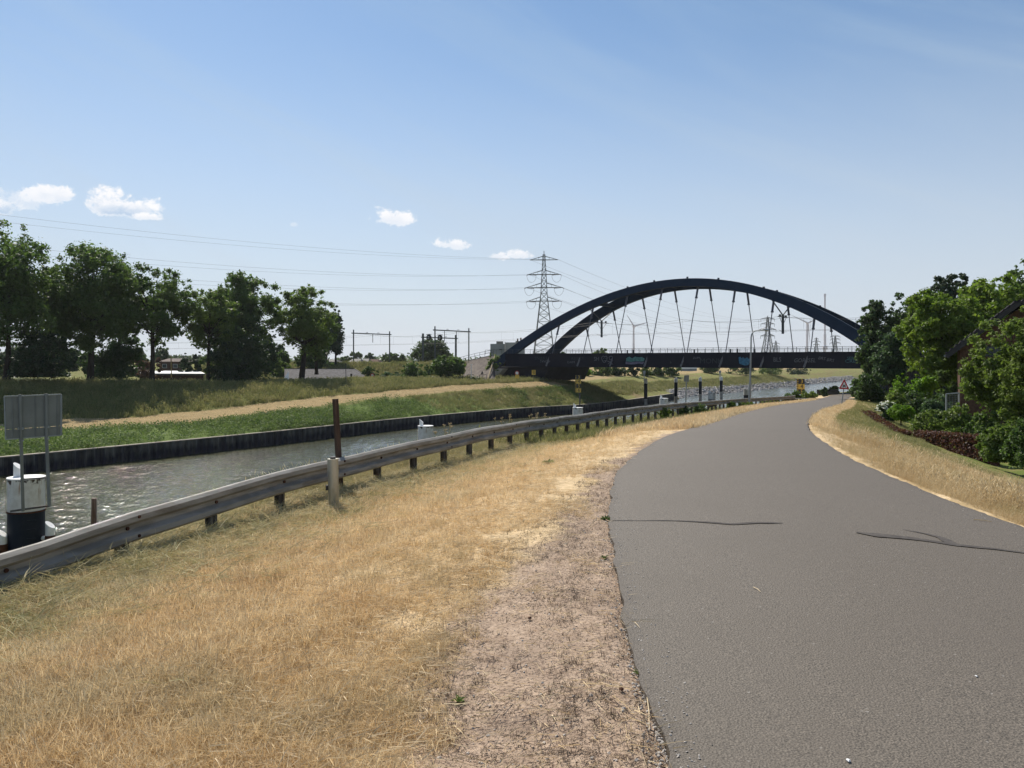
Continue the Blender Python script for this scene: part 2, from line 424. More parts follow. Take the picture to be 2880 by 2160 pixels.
# near bank ground
ul = np.concatenate([np.arange(0, 1.5, 0.08), np.arange(1.5, 6, 0.14), np.arange(6, 12, 0.6), np.arange(12, 34, 2.0)])
ur = np.concatenate([np.arange(0, 6, 0.14), np.arange(6, 14, 0.5), np.arange(14, 60, 3), [70, 90, 130, 200, 350, 700, 1500, 3500, 7000]])
yr = np.concatenate([[-200, -120, -60, -30, -15, -8, -4, -2, -1], np.arange(0, 15, 0.11), np.arange(15, 60, 0.45), np.arange(60, 240, 2.0), np.geomspace(240, 6500, 36)])
YY, A = np.meshgrid(yr, np.concatenate([-ul[::-1], [-0.0], ur]), indexing='ij')
nl = len(ul)
Lc = pathL(yr)[:, None]; Rc = pathR(yr)[:, None]
colsL = Lc - ul[::-1][None, :]; colsM = Lc + (Rc - Lc) * np.linspace(0.1, 0.9, 5)[None, :]; colsR = Rc + ur[None, :]
XX = np.concatenate([colsL, colsM, colsR], axis=1); YY = np.repeat(yr[:, None], XX.shape[1], axis=1)
ZZ = hN(XX, YY)
def grid_faces(nr, nc):
    i = np.arange(nr - 1)[:, None] * nc + np.arange(nc - 1)[None, :]
    return np.stack([i, i + 1, i + nc + 1, i + nc], axis=-1).reshape(-1, 4)
Gx = guardX(YY)
me = np_mesh('near_bank_ground', np.stack([XX, YY, ZZ], -1).reshape(-1, 3), grid_faces(*XX.shape), True,
             [('uL', 'POINT', pathL(YY) - XX), ('uR', 'POINT', XX - pathR(YY)), ('dw', 'POINT', dirtw(YY)), ('uG', 'POINT', XX - Gx)])
m_, g, out = newmat('near_bank_soil')
ge = g.n('ShaderNodeNewGeometry'); P = ge.outputs['Position']
uL = g.n('ShaderNodeAttribute', attribute_name='uL').outputs['Fac']; uR = g.n('ShaderNodeAttribute', attribute_name='uR').outputs['Fac']; uG = g.n('ShaderNodeAttribute', attribute_name='uG').outputs['Fac']
sy = g.n('ShaderNodeSeparateXYZ'); g.put(sy.inputs[0], P); yv = sy.outputs[1]
nA = g.noise(P, 1.1, 5, 0.65, 0.3); nB = g.noise(P, 7.0, 6, 0.7); nC = g.noise(P, 45.0, 4, 0.7); nD = g.noise(P, 0.25, 4, 0.6)
straw = g.mix(g.ss(nB, 0.35, 0.65), (0.68, 0.52, 0.32), (0.50, 0.375, 0.215))
straw = g.mix(g.ss(nC, 0.52, 0.7, 0, 0.6), straw, (0.16, 0.10, 0.055))
soil = g.mix(g.ss(nB, 0.35, 0.62), (0.46, 0.35, 0.26), (0.35, 0.26, 0.19))
soil = g.mix(g.ss(nC, 0.50, 0.62, 0, 0.85), soil, (0.11, 0.075, 0.058))
soil = g.mix(g.ss(nA, 0.48, 0.62, 0, 0.35), soil, (0.19, 0.14, 0.11))
soil = g.mix(g.ss(nC, 0.30, 0.36, 0.45, 0.0), soil, (0.42, 0.34, 0.27))
hay = g.mix(g.ss(nB, 0.35, 0.65), (0.30, 0.245, 0.12), (0.17, 0.15, 0.07))
green = g.mix(g.ss(nB, 0.35, 0.65), (0.10, 0.13, 0.035), (0.16, 0.16, 0.06))
width = g.n('ShaderNodeAttribute', attribute_name='dw').outputs['Fac']
dm = g.ss(g.m('ADD', uL, g.m('MULTIPLY', g.m('SUBTRACT', nA, 0.5), 1.6)), g.m('MULTIPLY', width, 0.75), g.m('MULTIPLY', width, 1.25), 1.0, 0.0)
c = g.mix(dm, straw, soil)
c = g.mix(g.ss(g.m('ADD', uG, g.m('MULTIPLY', g.m('SUBTRACT', nA, 0.5), 1.4)), 0.5, 1.5, 0.85, 0.0), c, hay)
# bank below the guardrail: rough grass
c = g.mix(g.ss(uG, -1.6, -0.6, 1.0, 0.0), c, g.mix(g.ss(nA, 0.4, 0.6), green, hay))
# right verge: straw, then mown green lawn farther out
c = g.mix(g.ss(uR, 0.0, 0.1), c, g.mix(g.ss(nA, 0.4, 0.6), straw, (0.40, 0.29, 0.15)))
lawn = g.mix(g.ss(nA, 0.42, 0.66), (0.12, 0.155, 0.035), (0.24, 0.21, 0.08))
lw = g.m('ADD', g.m('ADD', uR, g.m('MULTIPLY', g.m('SUBTRACT', nD, 0.5), 3.0)), g.ss(yv, 24.0, 40.0, -3.8, 0.0))
c = g.mix(g.ss(lw, 0.9, 3.2), c, lawn)
c = g.mix(g.ss(yv, 100, 150, 0, 0.6), c, green)
principled(g, out, c, 0.95, 0.1, 0, g.m('ADD', g.m('MULTIPLY', nC, 0.35), nB), 0.03, 0.8)
MT['soil'] = m_
og = link_mesh('ground', me, m_); tag(og, 'dry straw verge and bare soil beside the asphalt path', None, None, 'structure')

# far bank ground, built along the sheet pile wall and the stone shore
def wp(px, py): Y = 8.6 * FPX / (py - HOR); return (Y, (px - 1440) / FPX * Y)
wallpts = [wp(0, 1287), wp(200, 1268), wp(720, 1219), wp(1140, 1176), wp(1492, 1146.5), wp(1640, 1138), wp(1712, 1131), wp(1810, 1118.6), wp(1894, 1106.6)]
shore = [(-300, -265), (-60, -125), (12, -80)] + wallpts + [(222, 49.5), (258, 75), (321, 117), (423, 185), (625, 320), (1640, 1000), (6400, 4200)]
wallX = pchip([a for a, _ in shore], [b for _, b in shore])
Ye = wallpts[-1][0]                       # the wall ends here, stones beyond
ys = np.concatenate([np.arange(-250, -20, 10.0), np.arange(-20, 255, 1.3), np.geomspace(256, 6400, 60)])
PX = wallX(ys)
k = 14
dX = (wallX(ys + k) - wallX(ys - k)) / (2 * k)
nl_ = np.sqrt(1 + dX ** 2); NX = -1 / nl_; NY = dX / nl_
st = [-300, wallpts[0][0], wallpts[1][0], wallpts[2][0], wallpts[3][0], wallpts[4][0], wallpts[5][0], wallpts[7][0], Ye, Ye + 8, 300, 420, 7000]
dtab = np.array([[0, 8, 22, 33, 47, 55, 75, 120]] * 3 + [[0, 4, 11, 23, 45, 50, 65, 120], [0, 4, 10.5, 18, 28, 40, 60, 120], [0, 3, 8, 12, 20, 40, 60, 120], [0, 3, 8, 12, 20, 40, 60, 120], [0, 5, 10, 16, 22, 45, 70, 120], [0, 5, 10, 16, 22, 45, 70, 120], [0, 3, 12, 22, 28, 45, 70, 120], [0, 3, 12, 24, 32, 50, 70, 120], [0, 3, 12, 24, 32, 50, 70, 120], [0, 3, 12, 24, 32, 50, 70, 120]], float)
ztab = np.array([[-7, -6.7, -6.35, -6.1, -.5, -.5, -3.5, -4.5]] * 2 + [[-7, -6.7, -6.35, -6.1, -.85, -.85, -3.8, -4.5], [-7, -6.6, -6.3, -6.0, -1.75, -1.85, -4.5, -4.5], [-7, -6.0, -4.8, -4.4, -2.6, -2.6, -4, -4.5], [-7, -5.8, -3.6, -2.7, -2.4, -2.4, -3.5, -4.5], [-7, -5.8, -3.6, -2.7, -2.4, -2.4, -3.2, -4.5], [-7, -5.7, -4.4, -3.2, -2.9, -2.9, -3.0, -3.5], [-7, -5.7, -4.4, -3.2, -2.9, -2.9, -3.0, -3.5], [-8.9, -7.3, -5.0, -3.2, -2.9, -2.9, -3.0, -3.5], [-8.9, -7.0, -4.6, -3.0, -2.7, -2.7, -2.9, -3.2], [-8.9, -7.0, -4.4, -2.6, -2.3, -2.3, -2.6, -3.0], [-8.9, -7.0, -4.4, -2.6, -2.3, -2.3, -2.6, -3.0]])
dd = np.concatenate([[-2.5, 0.0], np.arange(0.7, 60, 0.9), np.arange(60, 125, 4), [160, 250, 420, 800, 1600, 3200, 6500]])
drow = np.stack([np.interp(ys, st, dtab[:, i]) for i in range(8)], 1)
zrow = np.stack([np.interp(ys, st, ztab[:, i]) for i in range(8)], 1)
def far_h(i, d):
    z = np.interp(d, drow[i], zrow[i]); return z
ZF = np.stack([np.interp(dd, drow[i], zrow[i]) for i in range(len(ys))])
# soften the profile corners a little
ZF[:, 3:60] = 0.25 * ZF[:, 2:59] + 0.5 * ZF[:, 3:60] + 0.25 * ZF[:, 4:61]
big = dd[None, :] > 120
ZF = np.where(big, ZF[:, dd <= 120][:, -1:] + (-3.0 - ZF[:, dd <= 120][:, -1:]) * sstep(dd, 120, 420)[None, :], ZF)
ZF[:, 0] = np.where(ys > Ye + 3, -10.5, ZF[:, 1])
dc = np.minimum(dd, 120)[None, :]; de = np.maximum(dd - 120, 0)[None, :]
XF = PX[:, None] + NX[:, None] * dc - 0.80 * de; YF = ys[:, None] + NY[:, None] * dc + 0.60 * de
# under the wall the mesh must not reach past its back
XF[:, 0] = np.where(ys > Ye + 3, XF[:, 0], XF[:, 1]); YF[:, 0] = np.where(ys > Ye + 3, YF[:, 0], YF[:, 1])
am = np.clip(dd, 0, 4)[None, :] / 4
ZF = ZF + am * (0.35 * vnoise(XF * 0.25, YF * 0.25, 11) + 0.16 * vnoise(XF * 0.8, YF * 0.8, 12)) * (dd[None, :] < 300)
trk = sstep(dd[None, :], drow[:, 2:3] - 0.6, drow[:, 2:3] + 1.2) * (1 - sstep(dd[None, :], drow[:, 3:4] - 1.0, drow[:, 3:4] + 1.0))
east = sstep(ys, 118, 150)[:, None]
crest = sstep(dd[None, :], drow[:, 3:4] - 2.5, drow[:, 3:4] + 1.5)
east2 = sstep(ys, 148, 170)[:, None]
tanA = trk * (1 - east2) + np.maximum(east2, east * .35) * crest * 0.75
weed = (1 - sstep(dd[None, :], drow[:, 2:3] - 2.5, drow[:, 2:3] + 0.2)) * (1 - east * 0.75)
me = np_mesh('far_bank_ground', np.stack([XF, YF, ZF], -1).reshape(-1, 3), grid_faces(*XF.shape)[:, ::-1], True,
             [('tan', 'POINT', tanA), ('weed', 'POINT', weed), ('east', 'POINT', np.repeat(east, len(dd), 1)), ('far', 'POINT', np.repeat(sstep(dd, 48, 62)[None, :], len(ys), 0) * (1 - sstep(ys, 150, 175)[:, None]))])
m_, g, out = newmat('far_bank_grass')
ge = g.n('ShaderNodeNewGeometry'); P = ge.outputs['Position']
tA = g.n('ShaderNodeAttribute', attribute_name='tan').outputs['Fac']; wA = g.n('ShaderNodeAttribute', attribute_name='weed').outputs['Fac']; eA = g.n('ShaderNodeAttribute', attribute_name='east').outputs['Fac']
nA = g.noise(P, 0.13, 5, 0.65, 0.4); nB = g.noise(P, 0.8, 6, 0.7); nC = g.noise(P, 3.5, 5, 0.75)
slope = g.mix(g.ss(nB, 0.35, 0.65), (0.25, 0.24, 0.085), (0.17, 0.19, 0.055))
slope = g.mix(g.ss(nA, 0.5, 0.68, 0, 0.75), slope, (0.27, 0.21, 0.10))
slope = g.mix(g.m('MULTIPLY', eA, g.ss(g.m('ADD', g.m('MULTIPLY', nB, .5), g.m('MULTIPLY', nA, .5)), 0.47, 0.6, 0, 0.8)), slope, (0.21, 0.145, 0.085))
wd = g.mix(g.ss(nC, 0.35, 0.62), (0.16, 0.22, 0.055), (0.10, 0.15, 0.035))
tn = g.mix(g.ss(nB, 0.35, 0.65), (0.42, 0.31, 0.16), (0.33, 0.25, 0.125))
tn = g.mix(g.ss(nC, 0.55, 0.72, 0, 0.5), tn, (0.2, 0.18, 0.08))
c = g.mix(g.ss(g.m('ADD', wA, g.m('MULTIPLY', g.m('SUBTRACT', nB, 0.5), 0.6)), 0.3, 0.7), slope, wd)
c = g.mix(g.ss(g.m('ADD', g.m('ADD', tA, g.m('MULTIPLY', g.m('SUBTRACT', nB, 0.5), 1.1)), g.m('MULTIPLY', g.m('SUBTRACT', nC, 0.5), 0.7)), 0.35, 0.75), c, tn)
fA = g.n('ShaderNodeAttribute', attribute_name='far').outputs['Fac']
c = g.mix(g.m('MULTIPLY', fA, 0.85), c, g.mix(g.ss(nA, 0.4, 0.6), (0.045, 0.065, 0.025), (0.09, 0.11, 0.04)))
principled(g, out, c, 0.95, 0.1, 0, g.m('ADD', nC, nB), 0.3, 0.9)
MT['farsoil'] = m_
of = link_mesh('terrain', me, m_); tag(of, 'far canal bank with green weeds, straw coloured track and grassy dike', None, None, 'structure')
def farP(ywall, d, z=None):
    """point on the far bank: wall parameter and distance behind the wall"""
    i = int(np.argmin(abs(ys - ywall))); x = PX[i] + NX[i] * d; y = ys[i] + NY[i] * d
    return Vector((x, y, float(np.interp(d, drow[i], zrow[i])) if z is None else z))
fx = XF[:, :72].ravel(); fy = YF[:, :72].ravel(); fz = ZF[:, :72].ravel()
def farZ(x, y):
    j = np.argmin((fx - x) ** 2 + (fy - y) ** 2); return float(fz[j])

# water
m_, g, out = newmat('canal_water')
ge = g.n('ShaderNodeNewGeometry'); P = ge.outputs['Position']
mp = g.n('ShaderNodeMapping'); g.put(mp.inputs[0], P); mp.inputs['Rotation'].default_value = (0, 0, R(35)); mp.inputs['Scale'].default_value = (1.0, 0.55, 1)
n1 = g.noise(mp.outputs[0], 0.55, 4, 0.6, 0.5); n2 = g.noise(mp.outputs[0], 2.6, 4, 0.65, 0.6); n3 = g.noise(mp.outputs[0], 0.06, 3, 0.5)
n4 = g.m('POWER', g.noise(mp.outputs[0], 2.4, 3, 0.62, 0.9), 3.0)
hgt = g.m('ADD', g.m('MULTIPLY', n4, 0.25), g.m('ADD', g.m('MULTIPLY', n1, 0.12), g.m('MULTIPLY', n2, g.m('ADD', 0.10, g.m('MULTIPLY', g.ss(n3, 0.35, 0.65), 0.16)))))
p = principled(g, out, g.mix(g.ss(n3, 0.4, 0.6), (0.055, 0.055, 0.026), (0.070, 0.068, 0.034)), 0.05, 0.5, 0, hgt, 0.6, 1.0)
p.inputs['IOR'].default_value = 1.33
MT['water'] = m_
wme = np_mesh('water', np.array([(-900, -400, WATER - .3), (7000, -400, WATER - .3), (7000, 7000, WATER - .3), (-900, 7000, WATER - .3)]), np.array([[0, 1, 2, 3]]))
tag(link_mesh('water', wme, m_), 'still canal water farther off', None, None, 'structure')
# wind waves as real relief where the canal is near
yv_ = np.concatenate([np.arange(30, 80, .20), np.geomspace(80, 420, 280)]); xo = np.concatenate([np.arange(-1.2, 58, .24), np.arange(58, 95, 1.2)])
XW = wallX(yv_)[:, None] + xo[None, :]; YW = np.repeat(yv_[:, None], len(xo), 1); ZW = np.zeros_like(XW)
r_ = np.random.default_rng(12)
gust = .55 + .9 * (vnoise(XW * .07, YW * .045, 41) + .5) * (.6 + .8 * (vnoise(XW * .25, YW * .12, 42) + .5))
for i in range(34):
    lam = 0.55 * (2.4 / 0.55) ** r_.random(); th = R(62) + r_.normal() * .75; kx, ky = math.cos(th) * 6.2832 / lam, math.sin(th) * 6.2832 / lam
    ph = r_.random() * 6.28 + 2.2 * vnoise(XW * .11 + i, YW * .11, 50 + i)
    s_ = np.sin(kx * XW + ky * YW + ph); ZW += lam * .0052 * (s_ - .35 * np.cos(2 * (kx * XW + ky * YW + ph)) * .5)
ZW = ZW * gust + WATER
wmesh = np_mesh('water_waves', np.stack([XW, YW, ZW], -1).reshape(-1, 3), grid_faces(*XW.shape), True)
tag(link_mesh('water', wmesh, m_), 'rippled green-brown canal water with sun glitter', None, None, 'structure')

# asphalt path
m_, g, out = newmat('asphalt')
ge = g.n('ShaderNodeNewGeometry'); P = ge.outputs['Position']
nA = g.noise(P, 0.5, 4, 0.6, 0.3); nB = g.noise(P, 9.0, 4, 0.6); nC = g.noise(P, 110.0, 3, 0.7); vo = g.n('ShaderNodeTexVoronoi'); g.put(vo.inputs['Vector'], P); vo.inputs['Scale'].default_value = 95
c = g.mix(g.ss(nC, 0.3, 0.7), (0.040, 0.0335, 0.0255), (0.188, 0.158, 0.124))
c = g.mix(g.ss(nA, 0.35, 0.65, 0, 0.45), c, (0.100, 0.083, 0.063))
c = g.mix(g.ss(nB, 0.3, 0.7, 0, 0.25), c, (0.118, 0.098, 0.078))
eL = g.n('ShaderNodeAttribute', attribute_name='e').outputs['Fac']
c = g.mix(g.m('MULTIPLY', g.ss(g.m('ADD', eL, g.m('MULTIPLY', g.m('SUBTRACT', nB, 0.5), 0.35)), 0.0, 0.10, 1.0, 0.0), 0.45), c, (0.075, 0.062, 0.050))
c = g.mix(g.ss(vo.outputs['Color'], 0.94, 0.97, 0, 0.5), c, (0.34, 0.32, 0.29))
principled(g, out, c, g.mix(nC, (0.75, 0.75, 0.75), (0.6, 0.6, 0.6)), 0.35, 0, g.m('ADD', vo.outputs['Distance'], nC), 0.004, 0.7)
MT['asphalt'] = m_
ya = np.concatenate([np.arange(-20, 0, 2), np.arange(0, 14, 0.09), np.arange(14, 60, 0.4), np.arange(60, 250, 2)])
jl = 0.05 * vnoise(ya * 3.1, ya * 0, 5) + 0.03 * vnoise(ya * 11, ya * 0, 6); jr = 0.05 * vnoise(ya * 3.1, ya * 0, 7) + 0.03 * vnoise(ya * 11, ya * 0, 8)
L2 = pathL(ya) - 0.02 + jl * (ya < 60); R2 = pathR(ya) + 0.02 + jr * (ya < 60)
tt = np.array([0, 0, .03, .12, .3, .5, .7, .88, .97, 1, 1])
XA = L2[:, None] + (R2 - L2)[:, None] * tt[None, :]
ZA = zp(ya)[:, None] + 0.022 + 0.04 * (1 - (2 * tt - 1) ** 2)[None, :]
ZA[:, 0] -= 0.12; ZA[:, -1] -= 0.12
ea = np.minimum(XA - L2[:, None], R2[:, None] - XA)
me = np_mesh('path', np.stack([XA, np.repeat(ya[:, None], len(tt), 1), ZA], -1).reshape(-1, 3), grid_faces(*XA.shape), True, [('e', 'POINT', ea)])
me.set_sharp_from_angle(angle=R(35))
tag(link_mesh('path', me, m_), 'grey asphalt cycle path curving right towards the bridge', None, None, 'structure')
# side road joining from the right
cl = [Vector((29.5, 82.5, 0)), Vector((36, 84.5, 0)), Vector((46, 87, 0)), Vector((62, 91, 0)), Vector((90, 97, 0)), Vector((150, 108, 0))]
V_, E_ = [], []
for i, p in enumerate(cl):
    d = (cl[min(i + 1, 5)] - cl[max(i - 1, 0)]).normalized(); nn = Vector((-d.y, d.x, 0)); hw = 4.6 if i else 7.5
    for s_ in (-1, -0.4, 0.4, 1):
        q = p + nn * s_ * hw
        z_ = float(zp(q.y)) + 0.07; V_.append((q.x, q.y, z_)); E_.append(1.0 if abs(s_) < 0.9 else 0.0)
me = np_mesh('side_road', np.array(V_), grid_faces(6, 4)[:, ::-1], True, [('e', 'POINT', np.array(E_))])
tag(link_mesh('road', me, MT['asphalt']), 'side road joining the path from the right near the warning sign', None, None, 'structure')
# bitumen crack seals
def ribbon_on_path(pts, ws, name):
    P_ = [Vector(((px - 1440) / FPX * Y, Y, 0)) for px, py in pts for Y in [1.57 * FPX / (py - HOR)]]
    V, F = [], []
    n_ = 0
    for i in range(len(P_) - 1):
        for q in range(6):
            t = q / 6; p = P_[i].lerp(P_[i + 1], t); wv = ws[i] * (1 - t) + ws[i + 1] * t
            d = (P_[i + 1] - P_[i]).normalized(); nn = Vector((-d.y, d.x, 0)); wv *= 1 + 0.5 * float(vnoise(p.x * 9, p.y * 9, 3)); off = 0.02 * float(vnoise(p.x * 4, p.y * 4, 4))
            for s_ in (-1, 1):
                qv = p + nn * (s_ * wv / 2 + off); tq = (qv.x - float(pathL(qv.y))) / float(pathR(qv.y) - pathL(qv.y)); V.append((qv.x, qv.y, float(zp(qv.y)) + 0.0275 + 0.04 * (1 - (2 * tq - 1) ** 2)))
            n_ += 1
    F = [(2 * i, 2 * i + 1, 2 * i + 3, 2 * i + 2) for i in range(n_ - 1)]
    me = bpy.data.meshes.new(name); me.from_pydata(V, [], F); return me
MT['seal'] = simple('bitumen_seal', (0.078, 0.071, 0.067), (0.105, 0.096, 0.088), 9.0, 0.9, 0.05)
for pts, ws in (([(1722, 1463), (1900, 1469), (1990, 1476), (2060, 1483), (2130, 1480), (2215, 1481)], [.02, .03, .045, .055, .06, .01]),
                ([(2408, 1508), (2470, 1516), (2560, 1524), (2690, 1541), (2800, 1551), (2900, 1562), (3000, 1574)], [.03, .13, .10, .09, .06, .05, .04]),
                ([(2540, 1498), (2600, 1509), (2645, 1520), (2665, 1531), (2690, 1541)], [.01, .03, .06, .09, .06])):
    o = link_mesh('crack_seal', ribbon_on_path(pts, ws, 'crack_seal'), MT['seal']); o['kind'] = 'structure'; o['label'] = 'thin dark bitumen seal line across the asphalt path'

# ------------------------------------------------------------------ sheet pile wall of the far bank
yw = np.linspace(12, Ye, 3000); xw = wallX(yw)
sl = np.concatenate([[0], np.cumsum(np.hypot(np.diff(xw), np.diff(yw)))])
m_, g, out = newmat('sheet_pile_steel')
ge = g.n('ShaderNodeNewGeometry'); P = ge.outputs['Position']; oi = g.n('ShaderNodeObjectInfo')
mp = g.n('ShaderNodeMapping'); g.put(mp.inputs[0], P); mp.inputs['Scale'].default_value = (1.2, 1.2, 0.35)
nA = g.noise(mp.outputs[0], 1.5, 5, 0.65, 0.3); s3 = g.n('ShaderNodeSeparateXYZ'); g.put(s3.inputs[0], P)
c = g.mix(g.ss(nA, 0.45, 0.62), (0.022, 0.022, 0.032), (0.055, 0.052, 0.05))
c = g.mix(g.m('MULTIPLY', g.ss(g.m('ADD', s3.outputs[2], g.m('MULTIPLY', nA, 1.1)), -7.6, -6.7), g.ss(oi.outputs['Random'], 0.1, 0.9, 0.15, 0.75)), c, (0.15, 0.15, 0.13))
principled(g, out, c, 0.7, 0.25)
MT['pile'] = m_
MT['cap'] = simple('wall_cap', (0.42, 0.37, 0.31), (0.30, 0.26, 0.21), 0.8, 0.85, 0.2)
wallroot = empty('sheet_pile_wall', (float(wallX(70)), 70, -7.0), 'long corrugated dark steel sheet pile wall edging the far bank', 'wall')
sp_ = MB(); pw = 0.93
prof = [(-pw / 2, 0), (-pw * .36, 0), (-pw * .2, .30), (pw * .2, .30), (pw * .36, 0), (pw / 2, 0)]
V = [(x, y - 0.30, z) for z in (-3.2, -0.02) for x, y in prof]
pme = bpy.data.meshes.new('sheet_pile'); pme.from_pydata(V, [], [(i, i + 1, i + 7, i + 6) for i in range(5)]); pme.materials.append(MT['pile'])
pos0 = 0.0; cnt = 0
s_end = sl[-1]; s = s_end - 0.5
plist = []
while s > 0 and cnt < 262:
    y = float(np.interp(s, sl, yw)); x = float(wallX(y)); dx = float(wallX(y + .5) - wallX(y - .5))
    plist.append((x, y, math.atan2(1.0, dx))); s -= pw; cnt += 1
for x, y, a in plist:
    o = bpy.data.objects.new('sheet_pile', pme); C.objects.link(o); o.parent = wallroot
    o.location = (x - wallroot.location.x, y - wallroot.location.y, random.uniform(-.015, .015)); o.rotation_euler = (0, 0, a)
# capping strips
step = 8
for i in range(0, len(plist) - 1, step):
    mb = MB(); seg = plist[i:i + step + 1]
    for (x0, y0, a0), (x1, y1, a1) in zip(seg[:-1], seg[1:]):
        n0 = Vector((-math.sin(a0), math.cos(a0), 0))
        mb.bar(Vector((x0, y0, -6.965)) + n0 * 0.02, Vector((x1, y1, -6.965)) + n0 * 0.02, 0.52, 0.09)
    mb.build('cap_beam', MT['cap'], wallroot)
MT['sand'] = simple('stony_edge_strip', (0.40, 0.34, 0.25), (0.26, 0.21, 0.14), 1.6, 0.95, 0.1)
# end return of the wall
x0, y0, a0 = plist[0]
mb = MB(); n0 = Vector((-math.sin(a0), math.cos(a0), 0))
mb.bar(Vector((x0 + .8, y0 + 0.9, -8.6)), Vector((x0 + .8, y0 + 0.9, -8.6)) + n0 * 5, 0.25, 3.3); mb.build('end_return', MT['pile'], wallroot)

# stones of the riprap shore
def rock_mesh(seed):
    r_ = random.Random(seed)
    phi = (1 + 5 ** .5) / 2
    V = [Vector(v).normalized() for v in ((-1, phi, 0), (1, phi, 0), (-1, -phi, 0), (1, -phi, 0), (0, -1, phi), (0, 1, phi), (0, -1, -phi), (0, 1, -phi), (phi, 0, -1), (phi, 0, 1), (-phi, 0, -1), (-phi, 0, 1))]
    F = [(0, 11, 5), (0, 5, 1), (0, 1, 7), (0, 7, 10), (0, 10, 11), (1, 5, 9), (5, 11, 4), (11, 10, 2), (10, 7, 6), (7, 1, 8), (3, 9, 4), (3, 4, 2), (3, 2, 6), (3, 6, 8), (3, 8, 9), (4, 9, 5), (2, 4, 11), (6, 2, 10), (8, 6, 7), (9, 8, 1)]
    sx, sy_, sz = r_.uniform(.7, 1.2), r_.uniform(.7, 1.2), r_.uniform(.45, .8)
    V = [(v.x * sx * r_.uniform(.8, 1.15), v.y * sy_ * r_.uniform(.8, 1.15), v.z * sz * r_.uniform(.8, 1.15)) for v in V]
    me = bpy.data.meshes.new('stone'); me.from_pydata(V, [], F); me.materials.append(MT['rock']); return me
RK = [rock_mesh(i) for i in range(5)]

def scatter(name, pts, rots, scls, variants, label, cat, mat=None, idx=None, kind='stuff'):
    """instances of small meshes on a cloud of points (geometry nodes)"""
    n = len(pts)
    me = bpy.data.meshes.new(name); me.vertices.add(n); me.vertices.foreach_set('co', np.asarray(pts, dtype=np.float32).ravel())
    a = me.attributes.new('rot', 'FLOAT_VECTOR', 'POINT'); a.data.foreach_set('vector', np.asarray(rots, dtype=np.float32).ravel())
    a = me.attributes.new('scl', 'FLOAT', 'POINT'); a.data.foreach_set('value', np.asarray(scls, dtype=np.float32).ravel())
    a = me.attributes.new('idx', 'INT', 'POINT'); a.data.foreach_set('value', (np.asarray(idx) if idx is not None else rng.integers(0, len(variants), n)).astype(np.int32))
    col_ = bpy.data.collections.new(name + '_kinds')
    for k_, vm_ in enumerate(variants):
        ob = bpy.data.objects.new('%s_kind%02d' % (name, k_), vm_); col_.objects.link(ob)
    tree = bpy.data.node_groups.new(name, 'GeometryNodeTree')
    tree.interface.new_socket('Geometry', in_out='INPUT', socket_type='NodeSocketGeometry')
    tree.interface.new_socket('Geometry', in_out='OUTPUT', socket_type='NodeSocketGeometry')
    N = tree.nodes; gi = N.new('NodeGroupInput'); go = N.new('NodeGroupOutput')
    ci = N.new('GeometryNodeCollectionInfo'); ci.inputs[0].default_value = col_; ci.inputs['Separate Children'].default_value = True; ci.inputs['Reset Children'].default_value = True
    io = N.new('GeometryNodeInstanceOnPoints'); io.inputs['Pick Instance'].default_value = True
    def at(nm, ty):
        q = N.new('GeometryNodeInputNamedAttribute'); q.data_type = ty; q.inputs[0].default_value = nm
        return [o_ for o_ in q.outputs if o_.enabled and o_.name == 'Attribute'][0]
    Lk = tree.links
    Lk.new(gi.outputs[0], io.inputs['Points']); Lk.new(ci.outputs[0], io.inputs['Instance'])
    Lk.new(at('idx', 'INT'), io.inputs['Instance Index']); Lk.new(at('rot', 'FLOAT_VECTOR'), io.inputs['Rotation']); Lk.new(at('scl', 'FLOAT'), io.inputs['Scale'])
    Lk.new(io.outputs[0], go.inputs[0])
    o = bpy.data.objects.new(name, me); C.objects.link(o)
    md = o.modifiers.new('scatter', 'NODES'); md.node_group = tree
    tag(o, label, cat, None, kind)
    return o

# riprap: nearest stones as pieces of the shore, the rest as one mass
rip = empty('riprap_bank', (float(wallX(225)), 225, -8.6), 'strip of pale broken stones lining the far shore past the bridge', 'rocks')
stones = []
r_ = random.Random(4)
for i in range(4200):
    yw_ = Ye + 1.5 + (r_.random() ** 1.7) * 225; d_ = r_.uniform(-0.2, 4.6)
    j = int(np.argmin(abs(ys - yw_))); x = np.interp(yw_, ys, PX) + NX[j] * d_; y = yw_ + NY[j] * d_
    z = np.interp(d_, [-2.5, 0, 3, 12], [-10.2, -8.9, -7.3, -5.0]) + r_.uniform(.0, .35)
    stones.append((y, x, z, r_.uniform(.28, .62)))
stones.sort()
for (y, x, z, s_) in stones[:280]:
    o = bpy.data.objects.new('stone', r_.choice(RK)); C.objects.link(o); o.parent = rip
    o.location = Vector((x, y, z)) - rip.location; o.scale = (s_,) * 3; o.rotation_euler = (r_.uniform(-.4, .4), r_.uniform(-.4, .4), r_.uniform(0, 6.28))
rest = stones[280:]
V, F = [], []
for (y, x, z, s_) in rest:
    me0 = r_.choice(RK); a = r_.uniform(0, 6.28); ca, sa = math.cos(a) * s_, math.sin(a) * s_; b0 = len(V)
    for v in me0.vertices: V.append((x + v.co.x * ca - v.co.y * sa - rip.location.x, y + v.co.x * sa + v.co.y * ca - rip.location.y, z + v.co.z * s_ - rip.location.z))
    F += [tuple(b0 + q for q in pl.vertices) for pl in me0.polygons]
me = bpy.data.meshes.new('stones'); me.from_pydata(V, [], F)
o = link_mesh('stones', me, MT['rock'], rip); o['kind'] = 'stuff'
